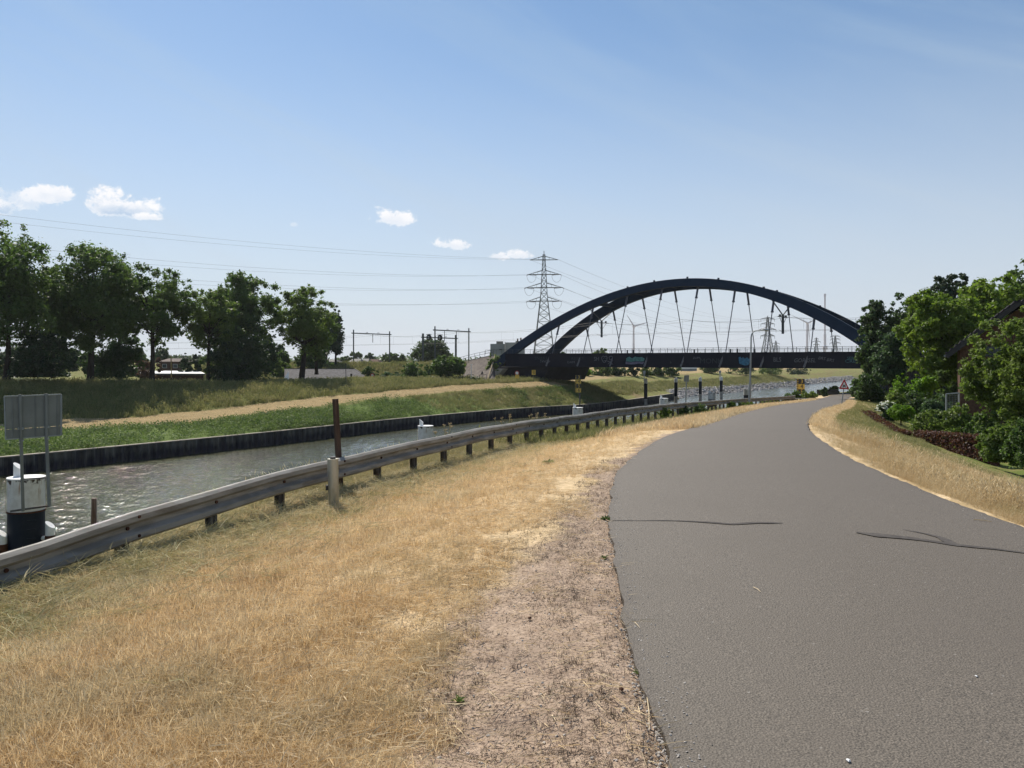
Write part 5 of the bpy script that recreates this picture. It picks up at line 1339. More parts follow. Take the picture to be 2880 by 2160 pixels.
# ------------------------------------------------------------------ trees and shrubs
LM = {
 'oak': leafmat('oak_leaves', (0.061, 0.108, 0.032), (0.131, 0.184, 0.052), trans=.42, scale=.25),
 'oakdark': leafmat('dark_oak_leaves', (0.037, 0.068, 0.027), (0.076, 0.116, 0.041), trans=.42, scale=.25),
 'fresh': leafmat('fresh_leaves', (0.087, 0.138, 0.032), (0.167, 0.217, 0.055), trans=.42, scale=.3),
 'poplar': leafmat('poplar_leaves', (0.032, 0.056, 0.032), (0.064, 0.093, 0.048), trans=.2, scale=.3),
 'holly': leafmat('holly_leaves', (0.022, 0.045, 0.019), (0.045, 0.077, 0.029), trans=.15, scale=.5),
 'yellow': leafmat('yellow_green_leaves', (0.085, 0.150, 0.022), (0.230, 0.290, 0.050), trans=.42, scale=.35),
 'bluegreen': leafmat('blue_green_leaves', (0.060, 0.098, 0.053), (0.098, 0.150, 0.075), trans=.42, scale=.5),
 'bright': leafmat('bright_leaves', (0.108, 0.204, 0.018), (0.204, 0.324, 0.030), trans=.42, scale=.8),
 'copper': leafmat('copper_beech_leaves', (0.066, 0.026, 0.024), (0.132, 0.058, 0.046), trans=.42, scale=1.2, c3=(0.120, 0.132, 0.048)),
 'plum': leafmat('plum_leaves', (0.100, 0.060, 0.060), (0.150, 0.090, 0.090), trans=.42, scale=1.0),
 'whiteflower': leafmat('white_bracts', (0.700, 0.700, 0.600), (0.800, 0.800, 0.740), trans=.2, scale=1.0),
 'far': leafmat('distant_leaves', (0.058, 0.091, 0.046), (0.098, 0.130, 0.065), trans=.42, scale=.1),
 'willow': leafmat('narrow_leaves', (0.085, 0.130, 0.030), (0.200, 0.250, 0.060), trans=.42, scale=.6),
}
def leaf_cloud(centres, radii, n, size, seed, flat=.8, droop=0.0):
    """n small leaf-spray quads spread over clumps"""
    r_ = np.random.default_rng(seed)
    wgt = radii ** 2; wgt = wgt / wgt.sum()
    ci = r_.choice(len(centres), n, p=wgt)
    d = r_.normal(size=(n, 3)); d /= np.linalg.norm(d, axis=1)[:, None]
    rad = radii[ci] * np.minimum(1.5, .30 + .62 * np.abs(r_.normal(size=n)))
    p = centres[ci] + d * rad[:, None] * np.array([1, 1, flat])
    if droop: p[:, 2] -= droop * np.abs(r_.normal(size=n)) * .5
    nrm = d * .6 + r_.normal(size=(n, 3)) * .7 + np.array([0, 0, .45]); nrm /= np.linalg.norm(nrm, axis=1)[:, None]
    a = np.cross(nrm, r_.normal(size=(n, 3))); a /= np.linalg.norm(a, axis=1)[:, None]; b = np.cross(nrm, a)
    s_ = size * (0.55 + 0.9 * r_.random(n)); asp = 0.45 + .4 * r_.random(n)
    A_ = a * s_[:, None] * .5; B_ = b * (s_ * asp)[:, None] * .5
    bend = nrm * (s_ * .12)[:, None]
    V = np.stack([p - A_, p - B_ + bend * 0 - A_ * .1, p + A_, p + B_ + A_ * .1], 1).reshape(-1, 3)
    F = np.arange(n * 4).reshape(-1, 4)
    v = r_.random(n) * .7 + .3 * r_.random(len(centres))[ci]
    return V, F, v
def crown_clumps(w_, h_, n, seed, shape='round', rr=(.17, .30)):
    r_ = np.random.default_rng(seed)
    cs, rs = [], []
    while len(cs) < n:
        d = r_.normal(size=3); d /= np.linalg.norm(d)
        k_ = r_.random() ** .5
        x, y, z = d * k_
        if shape == 'round': pass
        elif shape == 'egg': s_ = 1 - .35 * z; x *= s_; y *= s_
        elif shape == 'column': x *= .95 if abs(z) < .75 else .6
        elif shape == 'spread': s_ = 1 + .15 * z; x *= s_; y *= s_
        rad = r_.uniform(*rr) * min(w_, h_ * 1.2)
        cs.append((x * (w_ - rad * .6), y * (w_ - rad * .6), z * (h_ - rad * .5))); rs.append(rad)
    return np.array(cs), np.array(rs)
def plant(name, label, cat, x, y, zb, height, half, cbase, leaf, seed, nleaf=5000, size=.3, nclump=34, shape='round', group=None, trunk=None, limbs=True, sub=None, rr=(.19, .34), lean=0, holes=0):
    """crown from zb+cbase to zb+height, half width half"""
    t = empty(name, (x, y, zb), label, cat, group)
    if not limbs and cbase < .35 * height: cbase = -0.45 * height
    ch = (height - cbase) / 2; cz = cbase + ch
    cs, rs = crown_clumps(half, ch, nclump, seed, shape, rr); cs[:, 2] += cz; cs[:, 0] += lean
    # stray tip sprays roughen the outline
    r_ = np.random.default_rng(seed + 99); k_ = max(8, int(nclump * .8))
    d = r_.normal(size=(k_, 3)); d[:, 2] = np.abs(d[:, 2]) * .8; d /= np.linalg.norm(d, axis=1)[:, None]
    c2 = d * np.array([half, half, ch]) * r_.uniform(.84, 1.07, (k_, 1)); c2[:, 2] += cz; c2[:, 0] += lean
    cs2 = np.concatenate([cs, c2]); rs2 = np.concatenate([rs, np.full(k_, .085 * half) * r_.uniform(.5, 1.6, k_)])
    kf = 3.6 if group == 'trees in a row on the far dike' else 2.1
    V, F, v = leaf_cloud(cs2, rs2, int(nleaf * kf), size * (.60 if kf > 3 else .8), seed + 1)
    ex = int(nleaf * .30); cs3 = r_.normal(size=(ex // 6 + 1, 3)); cs3 /= np.linalg.norm(cs3, axis=1)[:, None]
    cs3 = cs3 * np.array([half, half, ch]) * r_.uniform(.80, 1.0, (len(cs3), 1)) + np.array([lean, 0, cz])
    kd = np.array([((cs - q) ** 2).sum(1).min() for q in cs3]); cs3 = cs3[kd < (.34 * half) ** 2]
    if len(cs3) > 3:
        V3, F3, v3 = leaf_cloud(cs3, np.full(len(cs3), .05 * half), ex, size * .8, seed + 5); V = np.concatenate([V, V3]); v = np.concatenate([v, v3])
    keep = V.reshape(-1, 4, 3)[:, :, 2].min(1) > .02
    V = V.reshape(-1, 4, 3)[keep].reshape(-1, 3); v = v[keep]; F = np.arange(len(V)).reshape(-1, 4)
    me = np_mesh('crown', V, F, False, [('v', 'FACE', v)]); link_mesh('crown', me, LM[leaf], t)
    mb = MB(); tr = trunk or max(.05, height * .018)
    rr_ = random.Random(seed)
    top = Vector((lean * .8 + rr_.uniform(-.1, .1) * half, rr_.uniform(-.1, .1) * half, cz + ch * .35))
    mid = Vector((lean * .3 + rr_.uniform(-.05, .05) * half, 0, cbase * .8 + .2))
    if limbs:
        trunk_pts = [Vector((0, 0, -.5)), Vector((0, 0, .15)), mid, mid.lerp(top, .5), top]
        mb.tube(trunk_pts, [tr * 1.35, tr * 1.08, tr * .85, tr * .55, tr * .16], 9)
        for i in range(min(len(cs), 26)):
            c = Vector(cs[i]); f = min(.95, max(.05, (c.z - mid.z) / max(.1, top.z - mid.z) * .55)); s0 = mid.lerp(top, f)
            q = s0.lerp(c, .5) + Vector((0, 0, -.06 * height * .4 + rr_.uniform(-.02, .04) * height))
            mb.tube([s0, q, c], [tr * .36, tr * .22, tr * .07], 5, caps=False)
        mb.build('trunk', MT['bark'], t, world_=False, smooth=True)
    elif cbase > .25:
        mb.tube([(0, 0, -.3), (0, 0, cz)], [tr, tr * .7], 7); mb.build('trunk', MT['bark'], t, world_=False)
    return t
def ptree(name, label, cat, px, Y, top, hw, cb_py, base_py, leaf, seed, **kw):
    """tree placed from its place in the view and its distance"""
    x = (px - 1440) / FPX * Y; zb = zpy(base_py, Y); hgt = zpy(top, Y) - zb; half = hw / FPX * Y
    return plant(name, label, cat, x, Y, zb, hgt, half, max(0.0, zpy(cb_py, Y) - zb), leaf, seed, **kw)
DG = 'trees in a row on the far dike'
ptree('oak_tree', 'tall dark oak at the far left edge of the dike row', 'tree', 18, 113, 640, 150, 985, 1058, 'oak', 11, nleaf=11000, size=.62, nclump=60, group=DG, trunk=.42, shape='egg')
ptree('oak_tree', 'broad dark oak, second from the left on the dike', 'tree', 255, 122, 680, 120, 990, 1060, 'oak', 12, nleaf=12000, size=.60, nclump=64, group=DG, trunk=.50)
ptree('oak_tree', 'narrower open-topped oak, third from the left on the dike', 'tree', 428, 130, 742, 110, 985, 1062, 'oak', 13, nleaf=7500, size=.56, nclump=52, group=DG, trunk=.40, rr=(.12, .22))
ptree('oak_tree', 'low oak with its crown against the second and third dike oaks', 'tree', 150, 135, 760, 78, 960, 1056, 'oak', 14, nleaf=5000, size=.6, nclump=30, group=DG, trunk=.3)
ptree('oak_tree', 'smaller light green tree on the dike right of the flat white roof', 'tree', 585, 138, 812, 84, 985, 1066, 'fresh', 15, nleaf=6500, size=.52, nclump=40, group=DG, trunk=.34, rr=(.14, .24))
ptree('oak_tree', 'tall two-topped oak in the middle of the dike row', 'tree', 690, 152, 768, 100, 985, 1062, 'oak', 16, nleaf=9500, size=.62, nclump=52, group=DG, trunk=.42, shape='egg', rr=(.13, .24))
ptree('oak_tree', 'bright green oak above the left end of the grey tiled roof', 'tree', 848, 150, 803, 84, 1000, 1066, 'fresh', 17, nleaf=8500, size=.55, nclump=52, group=DG, trunk=.55, lean=.6, rr=(.13, .24))
ptree('oak_tree', 'low spreading oak, rightmost on the dike in front of the poplar', 'tree', 890, 156, 860, 62, 1015, 1046, 'oak', 18, nleaf=6000, size=.55, nclump=40, group=DG, trunk=.32, rr=(.15, .26))
ptree('poplar_tree', 'slim dark poplar at the right end of the tree row', 'tree', 944, 198, 864, 22, 1010, 1022, 'poplar', 19, nleaf=5500, size=.65, nclump=44, shape='column', trunk=.3, rr=(.35, .55))
ptree('poplar_tree', 'second dark poplar half hidden left of the slim one', 'tree', 918, 204, 872, 20, 1010, 1022, 'poplar', 20, nleaf=4500, size=.65, nclump=40, shape='column', trunk=.3, rr=(.35, .55))
ptree('oak_tree', 'half hidden oak between the second and third oak trunks of the dike', 'tree', 338, 136, 745, 70, 965, 1062, 'oak', 211, nleaf=7000, size=.56, nclump=46, group=DG, trunk=.3)
ptree('oak_tree', 'narrow oak behind the light green tree, left of the two-topped oak', 'tree', 640, 160, 790, 56, 980, 1062, 'oak', 212, nleaf=5500, size=.56, nclump=40, group=DG, trunk=.3)
UG = 'dark bushes under the dike oaks'
ptree('holly_bush', 'big rounded dark bush between the first two oak trunks', 'bush', 108, 116, 925, 105, 1060, 1062, 'holly', 21, nleaf=6500, size=.5, nclump=36, group=UG, limbs=False)
ptree('holly_bush', 'dark bush right of the second oak trunk', 'bush', 322, 128, 925, 80, 1062, 1066, 'oakdark', 22, nleaf=4200, size=.5, nclump=28, group=UG, limbs=False)
ptree('dark_thicket', 'wide dark thicket below the middle oaks of the dike', 'bush', 676, 141, 870, 105, 1068, 1072, 'oakdark', 23, nleaf=9000, size=.55, nclump=48, group=UG, limbs=False)
ptree('dark_thicket', 'low dark thicket against the light green dike tree', 'bush', 640, 136, 960, 62, 1072, 1078, 'holly', 24, nleaf=4000, size=.5, nclump=26, group=UG, limbs=False)
ptree('plum_bush', 'reddish plum bush left of the third oak trunk', 'bush', 398, 142, 985, 30, 1052, 1062, 'plum', 25, nleaf=1500, size=.45, nclump=16, limbs=False)
ptree('plum_bush', 'reddish plum bush right of the third oak trunk', 'bush', 440, 146, 998, 20, 1050, 1060, 'plum', 26, nleaf=1000, size=.4, nclump=12, limbs=False)
ptree('conifer_bush', 'dark pointed conifer left of the pale thin pole', 'bush', 521, 170, 990, 18, 1042, 1050, 'holly', 27, nleaf=1300, size=.5, nclump=16, shape='egg', limbs=False)
ptree('conifer_bush', 'dark pointed conifer right of the pale thin pole', 'bush', 553, 172, 984, 17, 1042, 1050, 'holly', 28, nleaf=1300, size=.5, nclump=16, shape='egg', limbs=False)
ptree('background_tree', 'pale green tree far behind, between first and second dike oaks', 'tree', 205, 205, 955, 36, 1040, 1046, 'far', 29, nleaf=1800, size=.9, nclump=20, limbs=False)
ptree('background_tree', 'hazy round tree above the brown roof behind the dike', 'tree', 458, 262, 976, 24, 1012, 1018, 'far', 30, nleaf=1500, size=1.0, nclump=18, limbs=False)
ptree('background_tree', 'hazy green tree just left of the bright green oak trunk', 'tree', 782, 215, 965, 30, 1040, 1050, 'far', 31, nleaf=1800, size=.9, nclump=20, limbs=False)
ptree('background_tree', 'yellowish bush low behind the dike left of the grey roof', 'bush', 790, 178, 1012, 28, 1054, 1062, 'fresh', 32, nleaf=1500, size=.5, nclump=18, limbs=False)

bl = ['dark green tree mass far behind the left dike edge', 'grey-green tree behind the dark bush of the first oaks', 'dark tree behind the second oak trunk', 'dense dark tree behind between second and third oak', 'mid green tree behind the third oak trunk', 'dark green tree behind the smaller light green tree', 'dense tree behind the middle of the dike row', 'dark tree behind the wide thicket', 'mid green tree left of the bright green oak trunk', 'dark tree behind the bright green oak']
for i, (px, top, hw, lf, Y) in enumerate(((40, 960, 60, 'far', 190), (150, 950, 46, 'oak', 185), (262, 965, 36, 'oakdark', 178), (345, 900, 52, 'oakdark', 176), (395, 975, 26, 'far', 190), (618, 990, 32, 'oak', 180), (660, 900, 56, 'oak', 178), (735, 930, 48, 'oakdark', 182), (785, 985, 30, 'oak', 186), (880, 950, 50, 'oakdark', 184))):
    ptree('background_tree', bl[i], 'tree', px, Y, top, hw, 1050, 1062, lf, 400 + i, nleaf=2600, size=.75, nclump=26, limbs=False, group='trees behind the dike row')

EG = 'trees and bushes along the railway embankment'
ptree('embankment_bush', 'drooping dark tree beside the paved slope', 'tree', 1262, 163, 1002, 50, 1062, 1070, 'oak', 41, nleaf=6500, size=.48, nclump=40, group=EG, trunk=.2)
ptree('embankment_bush', 'round green bush at the foot of the embankment', 'bush', 1165, 163, 1018, 38, 1068, 1074, 'oak', 42, nleaf=4500, size=.45, nclump=30, group=EG, limbs=False)
ptree('embankment_bush', 'small dark bush behind the end of the grey roof', 'bush', 1040, 168, 1030, 24, 1064, 1070, 'oakdark', 43, nleaf=1800, size=.42, nclump=18, group=EG, limbs=False)
ptree('embankment_bush', 'low grey-green bush between roof and round bush', 'bush', 1098, 166, 1046, 34, 1068, 1072, 'bluegreen', 44, nleaf=2000, size=.42, nclump=20, group=EG, limbs=False)
ptree('embankment_bush', 'small bush high on the embankment slope', 'bush', 1208, 172, 1026, 22, 1056, 1064, 'oakdark', 45, nleaf=1500, size=.42, nclump=16, group=EG, limbs=False)
ptree('embankment_bush', 'light green shrub growing on the left bridge abutment', 'bush', 1388, 164, 990, 19, 1040, 1044, 'fresh', 46, nleaf=1900, size=.35, nclump=18, group=EG, limbs=False)
ptree('background_tree', 'wide green tree behind the thick signal portal', 'tree', 1215, 255, 952, 56, 1014, 1020, 'far', 47, nleaf=6000, size=.8, nclump=40, limbs=False)
ptree('background_tree', 'lower green tree left of the wide tree behind the portal', 'tree', 1108, 262, 992, 36, 1016, 1020, 'far', 48, nleaf=3000, size=.8, nclump=24, limbs=False)
ptree('background_tree', 'small round hazy tree between the left portal legs', 'tree', 1041, 420, 994, 17, 1014, 1018, 'far', 49, nleaf=1300, size=1.3, nclump=16, limbs=False)
ptree('background_tree', 'hazy tree at the foot of the left portal mast', 'tree', 1000, 400, 988, 18, 1014, 1018, 'far', 50, nleaf=1300, size=1.3, nclump=16, limbs=False)
ptree('background_tree', 'low hazy hedge-like tree right of the poplar', 'tree', 975, 330, 1003, 26, 1016, 1020, 'far', 51, nleaf=1200, size=1.0, nclump=16, limbs=False)
ptree('background_tree', 'dark tree behind the foot of the far arch', 'tree', 1565, 260, 975, 30, 1016, 1022, 'oakdark', 52, nleaf=2600, size=.9, nclump=22, limbs=False)
ptree('background_tree', 'sunlit tree rising over the deck behind the second hanger', 'tree', 1690, 300, 982, 26, 1018, 1022, 'fresh', 53, nleaf=2200, size=.9, nclump=20, limbs=False)
BG = 'bushes on the far shore seen under the bridge'
labs = ['dark bush under the bridge beside the dark house', 'bright bush under the bridge left of the blue sign', 'dark green bush under the bridge, left of the middle', 'wide green bush under the bridge below the mint graffiti', 'round dark bush under the bridge, above the leftmost blue pile',
        'pale green bush right of the leftmost blue pile', 'wide dark bush under the bridge, left of the grey shed', 'green bush under the bridge just left of the grey shed', 'low bush right of the grey shed under the bridge', 'dark bush behind the lamp post under the deck', 'low green bush right of the lamp post under the deck', 'last dark bush under the right half of the deck']
for i, (px, top, hw, lf, Y) in enumerate(((1640, 1034, 26, 'oakdark', 232), (1646, 1043, 15, 'bright', 222), (1690, 1034, 30, 'oak', 240), (1730, 1030, 34, 'oakdark', 244), (1782, 1032, 18, 'holly', 246), (1815, 1034, 22, 'fresh', 252),
                                    (1850, 1032, 28, 'oakdark', 258), (1890, 1033, 26, 'oak', 262), (1995, 1036, 30, 'oakdark', 300), (2085, 1033, 40, 'oakdark', 310), (2170, 1036, 36, 'oak', 330), (2245, 1035, 34, 'poplar', 340))):
    ptree('shore_bush', labs[i], 'bush', px, Y, top - 18, hw, 1054, 1058 - (4 if px > 1950 else 0), lf, 60 + i, nleaf=1600, size=.6, nclump=20, limbs=False, group=BG)
# horizon trees, far away
hlabs = ['hazy horizon tree far left behind the dike', 'hazy horizon tree in the gap left of the second oak', 'hazy horizon tree behind the flat roof', 'hazy horizon tree right of the conifers']
for i, (px, top, hw, Y) in enumerate(((60, 985, 60, 420), (330, 990, 40, 460), (500, 1003, 34, 600), (575, 1000, 30, 520))):
    ptree('horizon_tree', hlabs[i], 'tree', px, Y, top, hw, 1012, 1018, 'far', 80 + i, nleaf=1500, size=1.8, nclump=18, limbs=False, group='hazy trees on the horizon')
# low band of far woods along the whole horizon
V, F = [], []
r_ = np.random.default_rng(5); ncl = 520
az_ = r_.uniform(-1.1, .75, ncl); ds = r_.uniform(700, 2200, ncl); cs = np.stack([np.sin(az_) * ds, np.cos(az_) * ds, -3 + r_.uniform(1, 5, ncl)], 1); rs = r_.uniform(5, 12, ncl)
V, F, v = leaf_cloud(cs, rs, 26000, 4.5, 6, flat=.55)
me = np_mesh('distant_woods', V, F, False, [('v', 'FACE', v)])
tag(link_mesh('distant_woods', me, LM['far']), 'thin line of hazy woods along the horizon', 'woods', None, 'stuff')

# right hand garden trees
GG = 'garden trees and shrubs on the right'
ptree('garden_tree', 'dark slender tree nearest to the end of the bridge', 'tree', 2462, 92, 838, 50, 1075, 1112, 'oakdark', 101, nleaf=9000, size=.36, nclump=52, group=GG, trunk=.2, shape='egg')
ptree('garden_tree', 'dark tree with sparse reddish top behind the first', 'tree', 2556, 92, 812, 62, 1040, 1110, 'oakdark', 102, nleaf=8000, size=.38, nclump=48, group=GG, trunk=.2)
ptree('garden_tree', 'blue-green bushy tree in front of the dark slender one', 'tree', 2500, 76, 922, 50, 1100, 1125, 'bluegreen', 103, nleaf=7500, size=.30, nclump=44, group=GG, trunk=.15, shape='egg')
ptree('garden_tree', 'large yellow-green tree left of the house', 'tree', 2640, 64, 818, 104, 1085, 1150, 'yellow', 104, nleaf=17000, size=.30, nclump=90, group=GG, trunk=.25, rr=(.12, .22))
ptree('garden_tree', 'yellow-green tree rising above the house roof', 'tree', 2800, 72, 782, 110, 1010, 1150, 'yellow', 105, nleaf=16000, size=.32, nclump=84, group=GG, trunk=.25, rr=(.12, .22))
ptree('garden_tree', 'sparse twiggy tree poking out above the yellow-green crowns', 'tree', 2682, 86, 768, 62, 900, 1120, 'poplar', 106, nleaf=3000, size=.36, nclump=46, group=GG, trunk=.15, rr=(.07, .13))
ptree('garden_tree', 'dark tree top at the upper right edge', 'tree', 2880, 84, 736, 70, 1000, 1120, 'oak', 107, nleaf=7000, size=.36, nclump=44, group=GG, trunk=.2)
ptree('garden_tree', 'dark tree filling the gap between yellow-green tree and house', 'tree', 2690, 74, 900, 60, 1120, 1150, 'oakdark', 108, nleaf=7000, size=.32, nclump=40, group=GG, trunk=.2)
ptree('garden_tree', 'olive narrow-leaved tree covering the front of the house', 'tree', 2832, 37, 890, 108, 1290, 1290, 'willow', 109, nleaf=20000, size=.17, nclump=96, group=GG, trunk=.13, rr=(.13, .22))
ptree('garden_tree', 'olive narrow-leaved tree at the right picture edge', 'tree', 2912, 34, 872, 86, 1300, 1300, 'willow', 110, nleaf=13000, size=.17, nclump=64, group=GG, trunk=.13, rr=(.13, .22))
sh = [('dark shrub by the side road corner', 2450, 73, 1045, 46, 1124, 1130, 'oakdark', 5200, .24), ('dark shrub behind the side road end', 2408, 84, 1068, 24, 1112, 1118, 'oak', 2600, .26),
      ('bright lime shrub under the blue-green tree', 2532, 62, 1052, 30, 1130, 1140, 'bright', 3800, .20), ('bright lime shrub under the large yellow-green tree', 2600, 57, 1043, 36, 1140, 1150, 'bright', 4600, .19),
      ('brownish shrub behind the white flowering one', 2520, 57, 1095, 36, 1150, 1160, 'willow', 3800, .18), ('tall green shrub hiding the trunk of the large yellow-green tree', 2645, 60, 1040, 44, 1150, 1158, 'oak', 5200, .20), ('dark shrub in the middle of the garden', 2585, 52, 1100, 48, 1180, 1190, 'oakdark', 5200, .18),
      ('grey-green shrub left of the wire panel', 2640, 48, 1110, 42, 1190, 1200, 'bluegreen', 4600, .17), ('olive shrub behind the middle of the hedge', 2620, 44, 1155, 52, 1215, 1222, 'willow', 5200, .15),
      ('olive shrub around the foot of the wire panel', 2700, 42, 1130, 44, 1215, 1225, 'fresh', 4600, .15), ('green shrub where the hedge meets the big trees', 2765, 36, 1165, 48, 1240, 1262, 'oak', 5200, .14),
      ('leafy shrub spilling over the right end of the hedge', 2815, 30, 1190, 60, 1290, 1302, 'fresh', 6500, .13), ('dark green shrub at the lower right edge of the garden', 2890, 27.5, 1175, 58, 1300, 1326, 'oak', 6500, .13)]
for i, (lab, px, Y, top, hw, cb, bs, lf, nl_, sz_) in enumerate(sh):
    ptree('garden_shrub', lab, 'shrub', px, Y, top, hw, cb, bs, lf, 120 + i, nleaf=nl_, size=sz_, nclump=34, limbs=False, group=GG)
ptree('round_shrub', 'clipped bright green ball-shaped shrub on a short stem behind the hedge', 'shrub', 2534, 47, 1138, 33, 1186, 1215, 'bright', 140, nleaf=6500, size=.13, nclump=40, limbs=False, trunk=.05)
wfs = ptree('flowering_shrub', 'white flowering dogwood shrub at the far end of the red hedge', 'shrub', 2492, 49.5, 1128, 30, 1175, 1190, 'oakdark', 141, nleaf=2600, size=.15, nclump=24, limbs=False)
r_ = np.random.default_rng(3); n = 900
d = r_.normal(size=(n, 3)); d /= np.linalg.norm(d, axis=1)[:, None]; d[:, 2] = np.abs(d[:, 2]); d[:, 1] = -np.abs(d[:, 1]) * .9
half = 30 / FPX * 49.5; p = d * np.array([half, half, .60]) * r_.uniform(.65, 1.08, (n, 1)) + np.array([0, 0, .80]); kk = vnoise(p[:, 0] * 4, p[:, 2] * 7, 3) + .6 * vnoise(p[:, 0] * 9, p[:, 2] * 16, 4) > .02; p = p[kk]; n = len(p)
nn_ = np.array([0, -.3, 1.0]) + r_.normal(size=(n, 3)) * .35; nn_ /= np.linalg.norm(nn_, axis=1)[:, None]
a_ = np.cross(nn_, r_.normal(size=(n, 3))); a_ /= np.linalg.norm(a_, axis=1)[:, None]; b_ = np.cross(nn_, a_); s_ = .05
V = np.stack([p - a_ * s_, p - b_ * s_, p + a_ * s_, p + b_ * s_], 1).reshape(-1, 3)
link_mesh('blossom', np_mesh('blossom', V, np.arange(len(V)).reshape(-1, 4), False, [('v', 'FACE', r_.random(n))]), LM['whiteflower'], wfs)

# copper beech hedge: curved, built as a leafy body over a solid core
hp = [(2446, 1158, 1199, 53.0), (2462, 1163, 1209, 49.5), (2482, 1177, 1224, 46.0), (2506, 1192, 1238, 42.5), (2532, 1208, 1252, 39.5), (2566, 1215, 1262, 37.5), (2640, 1220, 1272, 35.5), (2710, 1226, 1278, 33.6), (2772, 1234, 1282, 32.2)]
hpts = [(W(px, a, Y), zpy(b, Y)) for px, a, b, Y in hp]
hroot = empty('beech_hedge', Vector((hpts[4][0].x, hpts[4][0].y, hpts[4][1])), 'reddish brown copper beech hedge curving around the garden', 'hedge')
mb = MB()
for (p, zb_), (q, zb2) in zip(hpts[:-1], hpts[1:]):
    d = (q - p); d.z = 0; d.normalize(); nn = Vector((-d.y, d.x, 0))
    if nn.y < 0: nn = -nn
    A_ = [p + nn * .08, p + nn * .62, q + nn * .62, q + nn * .08]
    V = []
    for v_, zt_, zl in zip(A_, (p.z, p.z, q.z, q.z), (zb_, zb_, zb2, zb2)): V += [Vector((v_.x, v_.y, zl - .5)), Vector((v_.x, v_.y, zt_ - .07))]
    mb.add(V, [(0, 6, 7, 1), (1, 7, 5, 3), (2, 3, 5, 4), (0, 1, 3, 2), (4, 5, 7, 6)])
mb.build('branches', MT['rust'], hroot)
r_ = np.random.default_rng(8); Vs = []; n = 15000
seg = r_.integers(0, len(hpts) - 1, n); f = r_.random(n); P0 = []
hx = np.array([[v.x, v.y, v.z, z] for v, z in hpts])
A0 = hx[seg] * (1 - f[:, None]) + hx[seg + 1] * f[:, None]
dv_ = hx[seg + 1][:, :2] - hx[seg][:, :2]; dv_ /= np.linalg.norm(dv_, axis=1)[:, None]; nv_ = np.stack([-dv_[:, 1], dv_[:, 0]], 1); nv_ *= np.sign(nv_[:, 1])[:, None]
side = r_.random(n); depth_ = np.where(side < .6, r_.normal(0.04, .035, n), r_.uniform(0, .7, n)); hh = np.where(side < .6, r_.random(n), 1.0 + r_.normal(0, .035, n))
p = np.stack([A0[:, 0] + nv_[:, 0] * depth_, A0[:, 1] + nv_[:, 1] * depth_, (A0[:, 3] - .2) * (1 - hh) + A0[:, 2] * hh], 1) + r_.normal(size=(n, 3)) * .02
nn_ = r_.normal(size=(n, 3)) + np.concatenate([-nv_, np.full((n, 1), .5)], 1) * .8; nn_ /= np.linalg.norm(nn_, axis=1)[:, None]
a_ = np.cross(nn_, r_.normal(size=(n, 3))); a_ /= np.linalg.norm(a_, axis=1)[:, None]; b_ = np.cross(nn_, a_); s_ = r_.uniform(.035, .075, (n, 1))
V = np.stack([p - a_ * s_, p - b_ * s_ * .6, p + a_ * s_, p + b_ * s_ * .6], 1).reshape(-1, 3) - np.array(hroot.location)
link_mesh('leaves', np_mesh('leaves', V, np.arange(len(V)).reshape(-1, 4), False, [('v', 'FACE', r_.random(n))]), LM['copper'], hroot)
# low hedge at the embankment foot
fh = empty('clipped_hedge', W(1290, 1072, 160), 'low dark clipped hedge in front of the drooping tree', 'hedge')
cs = np.stack([np.linspace(W(1205, 0, 161).x, W(1345, 0, 158).x, 50), np.linspace(161, 158, 50), np.full(50, zpy(1068, 160))], 1)
V, F, v = leaf_cloud(cs, np.full(50, .75), 5000, .3, 77, flat=.7)
link_mesh('leaves', np_mesh('leaves', V - np.array(fh.location), F, False, [('v', 'FACE', v)]), LM['holly'], fh)

# ------------------------------------------------------------------ grass, straw, weeds
def blade_mesh(name, n, h0, h1, rad, width, lean, seed, mat, curve=.35, heads=False, lie=False):
    r_ = np.random.default_rng(seed); V, F, vv = [], [], []
    for i in range(n):
        a = r_.uniform(0, 6.283); rr_ = rad * math.sqrt(r_.random()); bx, by = math.cos(a) * rr_, math.sin(a) * rr_
        h_ = r_.uniform(h0, h1); la = r_.uniform(0, 6.283); ln = r_.uniform(.1, 1) * lean; w_ = width * r_.uniform(.6, 1.3)
        if lie: elv = r_.uniform(-.02, .28)
        else: elv = max(.15, math.pi / 2 - ln)
        dx, dy = math.cos(la), math.sin(la); sx, sy_ = -dy * w_ / 2, dx * w_ / 2
        p0 = np.array([bx, by, .004 + (r_.random() * .03 if lie else -.01)])
        d1_ = np.array([dx * math.cos(elv), dy * math.cos(elv), math.sin(elv)]); p1 = p0 + d1_ * h_ * .55
        e2 = elv - curve * r_.random() * 2 * (0.25 if lie else 1); d2_ = np.array([dx * math.cos(e2), dy * math.cos(e2), math.sin(e2)]); p2 = p1 + d2_ * h_ * .45
        b0 = len(V); s_ = np.array([sx, sy_, 0])
        if lie: s_ = s_ * .7 + np.array([0, 0, w_ * .35])
        V += [p0 - s_, p0 + s_, p1 + s_ * .8, p1 - s_ * .8, p2 + s_ * .25, p2 - s_ * .25]
        F += [(b0, b0 + 1, b0 + 2, b0 + 3), (b0 + 3, b0 + 2, b0 + 4, b0 + 5)]; q = r_.random(); vv += [q, q]
        if heads and r_.random() < .6:
            b0 = len(V); hw_ = s_ * 2.2; hd = d2_ * h_ * .22; V += [p2 - s_ * .3, p2 + hw_ + hd * .4, p2 + hd, p2 - hw_ + hd * .4]; F += [(b0, b0 + 1, b0 + 2, b0 + 3)]; vv += [min(1, q + .15)]
    me = np_mesh(name, np.array(V), np.array(F), False, [('v', 'FACE', np.array(vv))]); me.materials.append(mat); return me
